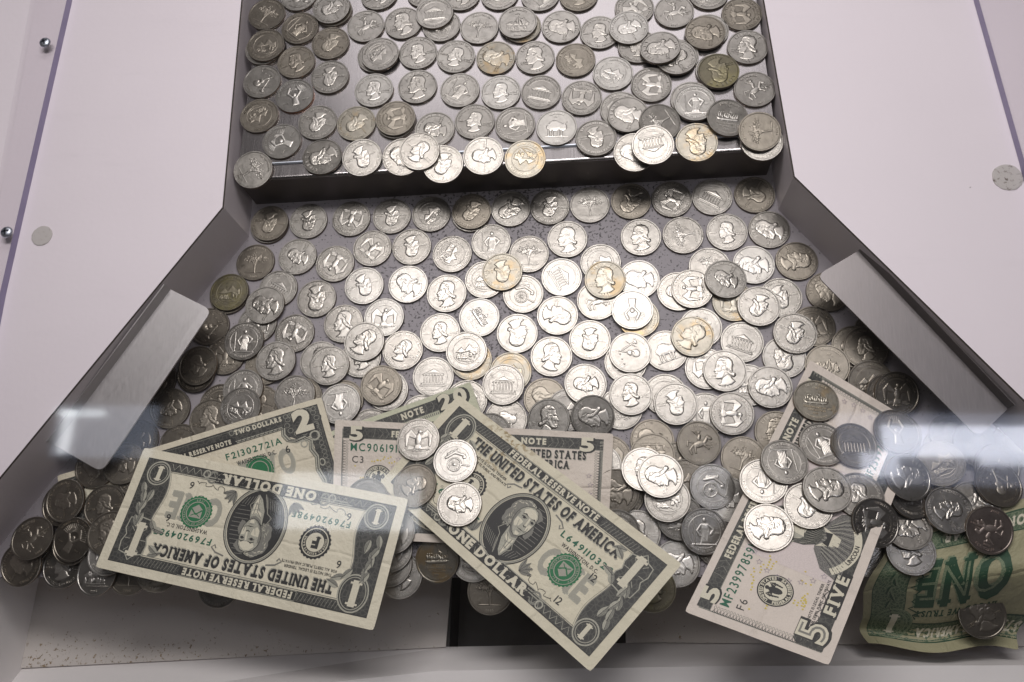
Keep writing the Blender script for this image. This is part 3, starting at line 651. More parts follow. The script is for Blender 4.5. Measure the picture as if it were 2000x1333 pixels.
def relief_mesh(code):
    h = DESN[code]()*0.85; r0 = 10.6 if code in 'LSR' else 11.2 if code in 'TFAHOGE' else 10.6
    v00 = np.zeros((NG+1, NG+1)); c = np.zeros((NG+1, NG+1))
    for a in (0, 1):
        for b in (0, 1): v00[a:a+NG, b:b+NG] += h; c[a:a+NG, b:b+NG] += 1
    hv = v00/c; cell = h > 0.012
    need = np.zeros((NG+1, NG+1), bool)
    for a in (0, 1):
        for b in (0, 1): need[a:a+NG, b:b+NG] |= cell
    full = np.zeros((NG+1, NG+1))
    for a in (0, 1):
        for b in (0, 1): full[a:a+NG, b:b+NG] += cell
    hv = np.where(full > 3.5, hv, -0.03)          # outline sinks just under the field
    idx = -np.ones(need.shape, int); idx[need] = np.arange(need.sum())
    gi, gj = np.nonzero(need); x = (gi/NG*2-1)*r0; y = (gj/NG*2-1)*r0
    v = np.stack([x, y, ZF+hv[need]], 1)
    ci, cj = np.nonzero(cell)
    f = np.stack([idx[ci, cj], idx[ci+1, cj], idx[ci+1, cj+1], idx[ci, cj+1]], 1)
    return mesh(RELIEF_NAME[code], v, f, [COINR['s']], smooth=True)
def inscription_mesh(code):
    V = []; F = []; k = 0
    for w in WORDS[code]:
        if len(w) == 6: gl = arc_text(w[0], w[1], w[2], w[3], bool(w[4]), .03, spread=w[5])
        else:
            gl, _ = lay_text(w[0], w[3], .02); gl = [(P+np.array((w[1], w[2])), T) for P, T in gl]
        for P, T in gl:
            n = len(P); V += [(x, y, ZF+.34) for x, y in P]+[(x, y, ZF-.02) for x, y in P]
            F += [tuple(k+t) for t in T]+[(k+a, k+n+a, k+n+b, k+b)[::1] for a, b in boundary(T)]; k += 2*n
    return mesh('inscription', V, F, [COINR['s']])
COIN_PARTS = {}
def place_coin(x, y, z, p, q, code, rot, tone, label, group):
    if code not in COIN_PARTS: COIN_PARTS[code] = (relief_mesh(code), inscription_mesh(code))
    nrm = Vector((-p, -q, 1)).normalized()
    M_ = Vector((0, 0, 1)).rotation_difference(nrm).to_matrix().to_4x4()
    o = link('quarter', BODY, None, label, 'coin', group)
    o.matrix_world = Matrix.Translation(Vector((x, y, z+.02))*S) @ M_ @ Matrix.Rotation(math.radians(rot), 4, 'Z')
    kids = [link(RELIEF_NAME[code], COIN_PARTS[code][0], o), link('inscription', COIN_PARTS[code][1], o, kind='stuff')]
    for ob in [o]+kids:
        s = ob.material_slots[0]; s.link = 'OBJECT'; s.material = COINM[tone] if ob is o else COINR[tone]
    if tone == 'c':
        s = o.material_slots[1]; s.link = 'OBJECT'; s.material = M_EDGEC
# ---------------------------------------------------------------- banknotes: curved sheets with their print laid on them
NU, NV = 17, 9
class Sheet:
    def __init__(s, ctrl, W=156.0, Hh=66.3, mirror=False):
        s.P = np.array(ctrl, float).reshape(NU, NV, 3); s.W, s.H = W, Hh
        s.Q = np.pad(s.P, ((1, 1), (1, 1), (0, 0)), mode='reflect', reflect_type='odd')
    def raw(s, x, y):
        def w(t): return [-.5*t+t*t-.5*t**3, 1-2.5*t*t+1.5*t**3, .5*t+2*t*t-1.5*t**3, -.5*t*t+.5*t**3]
        a = np.clip(x/s.W, 0, 1)*(NU-1); i = np.clip(np.floor(a).astype(int), 0, NU-2); wu = w(a-i)
        b = np.clip(y/s.H, 0, 1)*(NV-1); j = np.clip(np.floor(b).astype(int), 0, NV-2); wv = w(b-j)
        o = 0
        for k in range(4):
            for l in range(4): o = o+s.Q[i+k, j+l]*(wu[k]*wv[l])[..., None]
        return o
    def at(s, x, y, lift=0.0):
        x = np.asarray(x, float); y = np.asarray(y, float); p = s.raw(x, y); e = .6
        du = s.raw(np.minimum(x+e, s.W), y)-s.raw(np.maximum(x-e, 0), y); dv = s.raw(x, np.minimum(y+e, s.H))-s.raw(x, np.maximum(y-e, 0))
        n = np.cross(du, dv); n /= np.linalg.norm(n, axis=-1, keepdims=True)
        return p+n*np.asarray(lift)[..., None]
    def sheet_mesh(s, mat):
        nx, ny = 79, 35; x = np.linspace(0, s.W, nx); y = np.linspace(0, s.H, ny)
        X, Y = np.meshgrid(x, y, indexing='ij')
        r = np.random.default_rng(int(abs(s.P.sum())) % 1000)
        # slightly worn, rounded corners and an uneven cut
        def inset(X, Y):
            c = 1.3; dx = np.minimum(X, s.W-X); dy = np.minimum(Y, s.H-Y)
            k = np.clip(1-np.hypot(dx, dy)/c, 0, 1)*.7
            return X+np.where(X < s.W/2, k*.5, -k*.5), Y+np.where(Y < s.H/2, k*.5, -k*.5)
        X, Y = inset(X, Y)
        top = s.at(X, Y, np.zeros_like(X)).reshape(-1, 3); bot = s.at(X, Y, np.full_like(X, -.11)).reshape(-1, 3); n = nx*ny
        f = []; id_ = lambda i, j: i*ny+j
        for i in range(nx-1):
            for j in range(ny-1):
                f.append((id_(i, j), id_(i+1, j), id_(i+1, j+1), id_(i, j+1))); f.append((n+id_(i, j), n+id_(i, j+1), n+id_(i+1, j+1), n+id_(i+1, j)))
        ed = [id_(i, 0) for i in range(nx)]+[id_(nx-1, j) for j in range(1, ny)]+[id_(i, ny-1) for i in range(nx-2, -1, -1)]+[id_(0, j) for j in range(ny-2, 0, -1)]
        allv = np.vstack([top, bot]); k0 = 2*n; ne = len(ed)     # the cut edge has vertices of its own, so it shades as an edge
        allv = np.vstack([allv, top[ed], bot[ed]])
        for a in range(ne): b = (a+1) % ne; f.append((k0+b, k0+a, k0+ne+a, k0+ne+b))
        uvs = np.stack([X.ravel(), Y.ravel()], 1)
        me = mesh('banknote', allv, f, [mat], smooth=True)
        put_uv(me, np.vstack([uvs, uvs, uvs[ed], uvs[ed]])); return me
def put_uv(me, uv):
    l = me.uv_layers.new(name='mm'); vi = np.empty(len(me.loops), np.int32); me.loops.foreach_get('vertex_index', vi)
    l.data.foreach_set('uv', uv[vi].ravel().astype(np.float32))
LIFT = 0.045
class Print:
    def __init__(s, W=156.0, Hh=66.3): s.parts = {}; s.W, s.H = W, Hh; s.order = []
    def tri(s, part, P, T, mat, layer):
        if part not in s.parts: s.parts[part] = []; s.order.append(part)
        s.parts[part].append((np.asarray(P, float)[np.asarray(T, int)], mat, layer))
    def poly(s, part, pts, mat, layer):
        pts = [tuple(map(float, p)) for p in pts]
        T = tessellate_polygon([[Vector((x, y, 0)) for x, y in pts]]); P = np.array(pts); T = np.array(T, int)
        A = P[T]; ar = (A[:, 1, 0]-A[:, 0, 0])*(A[:, 2, 1]-A[:, 0, 1])-(A[:, 2, 0]-A[:, 0, 0])*(A[:, 1, 1]-A[:, 0, 1]); T[ar < 0] = T[ar < 0][:, ::-1]
        s.tri(part, P, T, mat, layer)
    def rect(s, part, x0, y0, x1, y1, mat, layer): s.poly(part, [(x0, y0), (x1, y0), (x1, y1), (x0, y1)], mat, layer)
    def ell(s, part, cx, cy, rx, ry, mat, layer, n=36, rot=0, wob=0.0, teeth=0):
        c, sn = math.cos(rot), math.sin(rot); o = []
        for k in range(n):
            a = k/n*2*math.pi; q = 1+wob*(math.sin(a*teeth) if teeth else math.sin(a*5+1)+.6*math.sin(a*9)); x, y = rx*q*math.cos(a), ry*q*math.sin(a); o.append((cx+x*c-y*sn, cy+x*sn+y*c))
        s.poly(part, o, mat, layer)
    def ring(s, part, cx, cy, rx, ry, w, mat, layer, n=40, a0=0, a1=360):
        P = []; T = []
        for k in range(n+1):
            a = math.radians(a0+(a1-a0)*k/n)
            for q in (0, w): P.append((cx+(rx-q)*math.cos(a), cy+(ry-q)*math.sin(a)))
        for k in range(n): T += [(2*k, 2*k+2, 2*k+3)[::-1], (2*k, 2*k+3, 2*k+1)[::-1]]
        s.tri(part, P, T, mat, layer)
    def line(s, part, pts, w, mat, layer, taper=False):
        P = []; T = []; pts = [np.array(p, float) for p in pts]; n = len(pts)
        for i, p in enumerate(pts):
            d = pts[min(i+1, n-1)]-pts[max(i-1, 0)]; d = d/(np.linalg.norm(d)+1e-9); q = np.array((-d[1], d[0]))*w/2*((1-.8*abs(2*i/(n-1)-1)) if taper else 1)
            P += [p+q, p-q]
        for i in range(n-1): T += [(2*i, 2*i+1, 2*i+3), (2*i, 2*i+3, 2*i+2)]
        s.tri(part, P, T, mat, layer)
    def text(s, part, t, x, y, h, mat, layer, align='l', bold=0.0, serif=False, width=None, gap=.14, shadow=None, rot=0.0, condense=1.0):
        gl, w = lay_text(t, h, bold, serif, gap, condense); k = 1.0 if not width else width/w; w *= k
        ox = {'l': 0, 'c': -w/2, 'r': -w}[align]; c, sn = math.cos(math.radians(rot)), math.sin(math.radians(rot))
        for P, T in gl:
            X = P[:, 0]*k+ox; Y = P[:, 1]; Q = np.stack([x+X*c-Y*sn, y+X*sn+Y*c], 1)
            if shadow: s.tri(part, Q+np.array(shadow[:2]), T, shadow[2], layer-1)
            s.tri(part, Q, T, mat, layer)
    def arc(s, part, t, cx, cy, r, h, mid, mat, layer, top=True, spread=None, bold=.02):
        for P, T in arc_text(t, r, h, mid, top, bold, cx, cy, spread): s.tri(part, P, T, mat, layer)
    def leaf(s, part, x, y, L, w, ang, layer, a='lite', b='mid'):
        c, sn = math.cos(math.radians(ang)), math.sin(math.radians(ang)); f = lambda u, v: (x+u*c-v*sn, y+u*sn+v*c)
        up = [f(L*t, w*math.sin(math.pi*t**.8)) for t in np.linspace(0, 1, 8)]; dn = [f(L*t, -w*math.sin(math.pi*t**.8)) for t in np.linspace(1, 0, 8)]
        s.poly(part, up+dn[1:-1], a, layer); s.poly(part, [f(0, 0)]+dn[::-1][1:-1]+[f(L, 0)], b, layer+1); s.line(part, [f(0, 0), f(L*.95, 0)], .22, 'dark', layer+2)
    def build(s, sheet, parent, labels={}):
        for part in s.order:
            A = []; M = []; Lr = []; mats = []
            for tr, mat, layer in s.parts[part]:
                if mat not in mats: mats.append(mat)
                A.append(tr); M.append(np.full(len(tr), mats.index(mat))); Lr.append(np.full(len(tr), layer))
            A = np.concatenate(A); M = np.concatenate(M); Lr = np.concatenate(Lr)
            for _ in range(14):                         # split long triangles so the print follows the curl
                e = np.linalg.norm(A-np.roll(A, -1, 1), axis=2); k = e.argmax(1); big = e.max(1) > 2.8
                if not big.any(): break
                B = A[big]; kb = k[big]; r = np.arange(len(B)); p = B[r, kb]; q = B[r, (kb+1) % 3]; o = B[r, (kb+2) % 3]; m = (p+q)/2
                A = np.concatenate([A[~big], np.stack([p, m, o], 1), np.stack([m, q, o], 1)]); M = np.concatenate([M[~big], M[big], M[big]]); Lr = np.concatenate([Lr[~big], Lr[big], Lr[big]])
            xy = A.reshape(-1, 2); V = sheet.at(xy[:, 0], xy[:, 1], np.repeat(Lr, 3)*LIFT)
            me = mesh(part.split('#')[0], V, np.arange(len(V)).reshape(-1, 3), [INK[m] for m in mats], M); put_uv(me, xy)
            link(part.split('#')[0], me, parent)

def scallops(p, part, x0, x1, y, n, r, mat, layer):
    for i in range(n): p.ring(part, x0+(x1-x0)*(i+.5)/n, y, r, r, r*.35, mat, layer, 10)
def bust_print(p, part, cx, cy, rx, ry, L=4):
    f = lambda x, y: (cx+x*rx/15.5, cy+y*ry/19.0); F = lambda pts: [f(*q) for q in pts]; sx, sy = rx/15.5, ry/19.0
    p.ell(part, cx, cy, rx, ry, 'dark', L, 48); p.ring(part, cx, cy, rx+1.9, ry+1.9, .5, 'dark', L, 56); p.ring(part, cx, cy, rx+1.3, ry+1.3, 1.0, 'lite', L, 56); p.ring(part, cx, cy, rx+.9, ry+.9, .3, 'grey', L+1, 56)
    for i in range(15):                                # background ruling, lighter to the right
        y = -16+i*2.3; xr = 14.6*math.sqrt(max(.02, 1-(y/18.6)**2)); p.line(part, F([(xr*.35, y), (xr*.95, y+.3)]), .28, 'grey', L+1)
    # coat with lapels
    p.poly(part, F([(-14.4, -6.5), (-12.5, -3.5), (-8, -.5), (-4, .5), (2, -6), (7, -8.4), (11.5, -9.5), (13, -9.8), (11, -13.2), (6, -17.4), (0, -18.8), (-6, -17.4), (-11.5, -13)]), 'dark', L+2)
    for i in range(9): p.line(part, F([(-13.4+i*1.3, -7.5-.3*i), (-10.6+i*1.25, -13.2-.35*i)]), .3, 'grey', L+3)
    for i in range(5): p.line(part, F([(5+i*1.6, -9.2-.2*i), (3.4+i*1.5, -15.6+.5*i)]), .28, 'grey', L+3)
    p.line(part, F([(-5, -.2), (-7.4, -5), (-4.4, -7), (-2.4, -13), (-.5, -17)]), .4, 'pale', L+4); p.line(part, F([(4.6, -6.6), (6.6, -10), (4.8, -12), (3.6, -16)]), .35, 'pale', L+4)
    # full, curled grey hair
    for x, y, a, b, m in ((-2.5, 8, 7.4, 8.6, 'grey'), (-6.4, 3.6, 3.9, 5.4, 'grey'), (3.4, 11.4, 5.0, 4.0, 'grey'), (7.2, 2.6, 2.0, 4.0, 'grey')): p.ell(part, *f(x, y), a*sx, b*sy, m, L+2, 30, .1, .06)
    r = random.Random(11)
    for i in range(46):
        a = r.uniform(.6, 4.1); q = r.uniform(.72, 1.06); x, y = -1.5+7.6*q*math.cos(a), 7.4+8.6*q*math.sin(a)
        p.line(part, [f(x, y), f(x-.9*math.sin(a)+.3, y+.9*math.cos(a)), f(x-1.9*math.sin(a)+.2, y+1.7*math.cos(a)+.2)], r.uniform(.35, .6), r.choice(('lite', 'paper', 'pale')), L+3, True)
    for i in range(16): x = r.uniform(-8.8, -4.6); y = r.uniform(-.8, 6); p.line(part, F([(x, y), (x+.8, y-.7), (x+.5, y-1.7)]), .45, r.choice(('lite', 'pale')), L+3, True)
    # face turned slightly right: shaded base, lit planes over it
    face = [(-4.4, 10.6), (-2.6, 13.4), (1, 15), (4.4, 14.2), (6.5, 11.4), (7.1, 7.6), (7.0, 4), (6.2, .8), (4.5, -2.0), (2, -3.3), (-.6, -2.3), (-3.2, .6), (-4.9, 4.6), (-5, 8)]
    p.poly(part, F(face), 'lite', L+4)
    p.poly(part, F([(-2.6, 11.4), (-.6, 13.6), (2.4, 14), (5, 12.4), (6.2, 9.8), (2.4, 9.4), (-1.6, 9.6)]), 'paper', L+5)
    p.poly(part, F([(-3.4, 6), (-.8, 6), (1.2, 5.4), (.6, 2.4), (-1.4, 1.0), (-3, 2.6)]), 'paper', L+5); p.poly(part, F([(4.6, 6), (6.6, 6.2), (6.4, 2.6), (5, 2.0), (4.4, 4)]), 'paper', L+5)
    p.poly(part, F([(2.4, 8.8), (3.5, 8.8), (4.1, 4.6), (2.8, 4.2)]), 'paper', L+5); p.poly(part, F([(1, -.6), (3.8, -.6), (3.4, -2.3), (1.6, -2.5)]), 'paper', L+5)
    p.poly(part, F([(-4.6, 9), (-3.6, 9.4), (-3.4, 3), (-1.4, -.4), (1.2, -2.9), (-.6, -2.3), (-3.2, .6), (-4.9, 4.6)]), 'grey', L+6)
    p.poly(part, F([(2.5, 8.6), (2.0, 5), (2.5, 4.1), (3.0, 4.4)]), 'pale', L+6); p.line(part, F([(2.2, 4.1), (3.1, 3.6), (4.2, 4.1)]), .45, 'dark', L+7)
    for a, b in ((-2.0, 1.5), (3.9, 6.5)):
        p.poly(part, F([(a, 8.7), ((a+b)/2, 8.9), (b, 8.6), (b-.3, 6.7), ((a+b)/2, 6.3), (a+.2, 6.8)]), 'pale', L+6)
        p.line(part, F([(a-.1, 9.0), ((a+b)/2, 9.8), (b+.1, 9.1)]), .7, 'dark', L+7, True); p.ell(part, *f((a+b)/2+.15, 7.6), .85*sx, .62*sy, 'dark', L+7, 12); p.line(part, F([(a+.1, 7.7), ((a+b)/2, 8.3), (b-.1, 7.7)]), .4, 'dark', L+7)
    p.line(part, F([(.6, 1.35), (1.8, 1.15), (2.7, 1.3), (3.6, 1.15), (5.1, 1.5)]), .55, 'dark', L+7, True); p.line(part, F([(1.4, .2), (2.8, -.1), (4.2, .3)]), .45, 'grey', L+7, True)
    p.line(part, F([(-1.4, 5.2), (-.4, 2.6), (.2, .4)]), .35, 'pale', L+7); p.line(part, F([(5.6, 4.2), (5.6, 2), (5.2, .8)]), .3, 'grey', L+7)
    p.line(part, F(face+face[:1]), .3, 'dark', L+7)
    # cravat and shirt frill under the shadow of the chin
    p.poly(part, F([(-3.2, -.2), (-.6, -2.3), (2, -3.3), (4.3, -2.2), (5, -6), (4.8, -11), (3.2, -16.4), (.6, -14), (-2.4, -8)]), 'lite', L+3)
    p.poly(part, F([(-3.0, -.4), (-.6, -2.3), (2, -3.3), (4.3, -2.2), (4.2, -3.8), (1.6, -4.8), (-1.6, -3.2)]), 'grey', L+4)
    for q in ([(-1.6, -4.4), (1.6, -6.2), (4.2, -5.2), (4.4, -7), (1.6, -8), (-1.0, -6.6)], [(1.2, -8.6), (4.2, -7.8), (4.2, -11), (2.4, -10.6)], [(1.6, -11.4), (4, -11.6), (3.2, -15), (1.8, -13.4)]): p.poly(part, F(q), 'paper', L+5)
    for q in ([(-1.6, -4), (1.4, -7), (2.4, -14.6)], [(3.2, -5.4), (3.0, -12)], [(.2, -7.8), (2, -9.8)]): p.line(part, F(q), .4, 'grey', L+6)
def scroll_numeral(p, part, cx, cy, rx, ry, L, h, ch='1'):
    p.ell(part, cx, cy, rx, ry, 'engd', L, 36); p.ring(part, cx, cy, rx+.1, ry+.1, .75, 'lite', L+1); p.ring(part, cx, cy, rx-1.3, ry-1.3, .45, 'pale', L+1)
    p.text(part, ch, cx, cy-h/2, h, 'paper', L+2, 'c', .06, True, condense=1.05)
def shield_numeral(p, part, cx, cy, L, flip=1):
    pts = [(-7, -11), (-7.6, -5), (-6, -2), (-7.4, 2), (-6.6, 7), (-2.6, 8), (0, 11), (2.6, 8), (6.6, 7), (7.4, 2), (6, -2), (7.6, -5), (7, -11), (0, -12)]
    p.poly(part, [(cx+x, cy+y) for x, y in pts], 'engd', L); p.line(part, [(cx+x*.98, cy+y*.98) for x, y in pts+pts[:1]], .6, 'lite', L+1)
    for i in range(8):
        a = i/8*6.283; p.line(part, [(cx+3.0*math.cos(a), cy+6*math.sin(a)), (cx+6*math.cos(a), cy+9*math.sin(a))], .35, 'pale', L+1)
    p.text(part, '1', cx, cy-8, 15.5, 'paper', L+2, 'c', .055, True, condense=.85)
def one_dollar(serial, letter, num, series='2017', vein=False):
    p = Print(); W, H = 156, 66.3
    b = 'border'
    x0, y0, x1, y1 = 5.2, 5.0, 150.8, 61.3
    p.rect(b, x0, y1-5.2, x1, y1, 'engd', 1); p.rect(b, x0, y0, x1, y0+5.0, 'engd', 1); p.rect(b, x0, y0+5, x0+15, y1-5.2, 'engd', 1); p.rect(b, x1-15, y0+5, x1, y1-5.2, 'engd', 1)
    for a in ([(x0, y0), (x1, y0), (x1, y1), (x0, y1), (x0, y0)],): p.line(b, a, .5, 'dark', 2)
    # inside edge of the frame, wavy beside the side ornaments
    for sx, m in ((x0+15, 1), (x1-15, -1)):
        pts = [(sx+m*(1.6*math.sin(t*7.5)+1.2*math.sin(t*3.1)), y0+5+(y1-y0-10.2)*t) for t in np.linspace(0, 1, 22)]
        p.poly(b, [(sx-m*3, y0+5)]+pts+[(sx-m*3, y1-5.2)], 'engd', 2); p.line(b, pts, .5, 'grey', 3); p.line(b, [(x+m*.9, y) for x, y in pts], .22, 'mid', 3)
    for y in (y0+5.5, y1-5.8): p.line(b, [(x0+14, y), (x1-14, y)], .35, 'mid', 3)
    for i in range(28): xx = x0+16+i*4.1; p.line(b, [(xx, y0+.8), (xx+2, y0+4), (xx+4, y0+.8)], .3, 'lite', 3)
    for i in range(13):
        for xx in (x0+16+i*1.9, x1-16-i*1.9): p.line(b, [(xx, y1-4.6), (xx+1.4, y1-.8)], .3, 'mid', 3)
    p.rect(b, 45, y1-4.9, 111, y1-.1, 'dark', 3); p.line(b, [(45, y1-4.9), (111, y1-4.9), (111, y1-.1), (45, y1-.1), (45, y1-4.9)], .3, 'lite', 4)
    p.text('title_lettering', 'FEDERAL RESERVE NOTE', 78, y1-4.1, 3.2, 'paper', 5, 'c', .05, True, 62)
    p.rect(b, 47, y0-.2, 109, y0+6.6, 'dark', 3); p.line(b, [(47, y0+6.6), (109, y0+6.6)], .5, 'lite', 4)
    for m, xc in ((1, 45), (-1, 111)): p.ring(b, xc, y0+3.6, 3.4, 3.6, 1.1, 'mid', 3); p.ring(b, xc-m*4, y0+2.4, 2.2, 2.2, .7, 'lite', 4)
    p.text('denomination_lettering', 'ONE DOLLAR', 78, y0+.8, 4.6, 'paper', 5, 'c', .06, True, 56)
    p.text('country_lettering', 'THE UNITED STATES OF AMERICA', 78, 48.6, 5.3, 'dark', 4, 'c', .055, True, 103, shadow=(.55, -.5, 'pale'))
    scroll_numeral(p, 'numeral', 15.5, 51.5, 8.2, 9.4, 4, 11); scroll_numeral(p, 'numeral#b', 14.2, 12.2, 6.6, 6.6, 4, 7)
    scroll_numeral(p, 'numeral#c', 141.8, 12.2, 6.6, 6.6, 4, 7); shield_numeral(p, 'numeral#d', 140.6, 48.5, 4)
    lf = 'leaf_ornament'
    for (x, y, a) in ((10, 40, 60), (13, 38, 100), (19, 40, 50), (10, 33, 70), (12, 30, 110), (8, 27, 60), (14, 24, 80), (10, 21, 105), (22, 44, 20), (24, 50, -20)): p.leaf(lf, x, y, 8.0, 1.7, a, 5)
    for (x, y, a) in ((146, 36, 120), (142, 34, 80), (136, 37, 130), (147, 29, 115), (143, 27, 75), (146, 22, 100), (141, 21, 80), (134, 41, 170), (131, 55, 200), (148, 18, 110), (132, 50, 150)): p.leaf(lf, x, y, 8.0, 1.7, a, 5)
    p.text('notice_lettering', 'THIS NOTE IS LEGAL TENDER', 29, 44.6, 1.35, 'dark', 4, width=27, bold=.02); p.text('notice_lettering', 'FOR ALL DEBTS, PUBLIC AND PRIVATE', 27, 42.3, 1.35, 'dark', 4, width=31, bold=.02)
    bust_print(p, 'portrait', 78, 28.6, 15.6, 18.4)
    for m in (-1, 1):
        for i, a in enumerate((20, 45, 70, 95)): p.leaf('leaf_ornament', 78+m*17, 13.5, 7.5, 1.3, a if m > 0 else 180-a, 4, 'mid', 'grey')
        p.line('leaf_ornament', [(78+m*12, 47.2), (78+m*17, 46.2), (78+m*20, 44), (78+m*18.4, 42.6), (78+m*17.4, 44.2)], .8, 'grey', 4)
    p.text('serial_number', serial, 99, 40.4, 3.2, 'dgreen', 4, width=33, bold=.025, gap=.3); p.text('serial_number', serial, 27, 17.4, 3.2, 'dgreen', 4, width=33, bold=.025, gap=.3)
    p.text('place_lettering', 'WASHINGTON, D.C.', 103, 36.6, 1.9, 'dark', 4, width=24, bold=.02, serif=True)
    p.text('shaded_word', 'ONE', 114.5, 20.4, 13.5, 'pale', 2, 'c', .03, True, 31, shadow=(.7, -.6, 'lite'))
    p.ell('treasury_seal', 113, 28.3, 8.6, 8.6, 'green', 3, 80, 0, .045, 26); p.ring('treasury_seal', 113, 28.3, 7.6, 7.6, .35, 'pale', 4); p.ring('treasury_seal', 113, 28.3, 5.6, 5.6, .5, 'pale', 4)
    p.arc('treasury_seal', 'DEPARTMENT OF THE TREASURY', 113, 28.3, 5.95, 1.0, 90, 'pale', 5, True, 250); p.arc('treasury_seal', '1789', 113, 28.3, 5.85, 1.0, 270, 'pale', 5, False, 40)
    p.poly('treasury_seal', [(109.6, 31.4), (116.4, 31.4), (116, 26.6), (113, 24.2), (110, 26.6)], 'pale', 4); p.line('treasury_seal', [(110, 27), (113, 29.6), (116, 27)], .8, 'green', 5); p.line('treasury_seal', [(110.6, 30.6), (113, 29), (115.4, 30.6)], .5, 'green', 5)
    p.ell('reserve_bank_seal', 43, 31, 8.6, 8.6, 'dark', 3, 80, 0, .04, 24); p.ring('reserve_bank_seal', 43, 31, 7.3, 7.3, .5, 'paper', 4); p.ell('reserve_bank_seal', 43, 31, 4.9, 4.9, 'paper', 4)
    p.arc('reserve_bank_seal', 'FEDERAL RESERVE BANK', 43, 31, 5.3, 1.1, 90, 'paper', 5, True, 230); p.text('reserve_bank_seal', letter, 43, 28.3, 5.4, 'dark', 6, 'c', .06, True)
    for x, y in ((27, 37.5), (127, 32.3), (29, 13.2), (121, 13.2)): p.text('district_number', num, x, y, 3.7, 'dark', 4, 'c', .01)
    p.text('series_lettering', 'SERIES', 98.5, 17.6, 1.05, 'dark', 4, 'c'); p.text('series_lettering', series, 98.5, 16, 1.15, 'dark', 4, 'c')
    r = random.Random(hash(serial) % 99 if False else len(serial)+ord(serial[1]))
    for xa, xb, y in ((29, 53, 13.4), (100, 119, 14.2)):
        n = 26; pts = [(xa+(xb-xa)*t+.9*math.sin(t*31+r.random()*.3), y-1.6*t+1.5*math.sin(t*(22+r.random()))*(1-.5*t)) for t in np.linspace(0, 1, n)]; p.line('signature', pts, .3, 'dark', 4)
        p.rect('signature', xa, y-4.4, xb-2, y-3.9, 'pale', 3); p.rect('signature', xa+3, y-5.6, xb-5, y-5.1, 'pale', 3)
    for x, y, t in ((126, 12.2, 'F A 12'), (30, 23.5, 'E3')): p.text('plate_letters', t, x, y-3, 1.1, 'grey', 4)
    return p
def comb(p, part, x, y0, y1, m, L):
    n = int((y1-y0)/1.5)
    for i in range(n):
        y = y0+(y1-y0)*(i+.5)/n; p.line(part, [(x, y-.5), (x+m*1.8, y), (x, y+.5)], .42, 'dark', L); p.ring(part, x+m*2.7, y, .9, .62, .2, 'mid', L, 8)
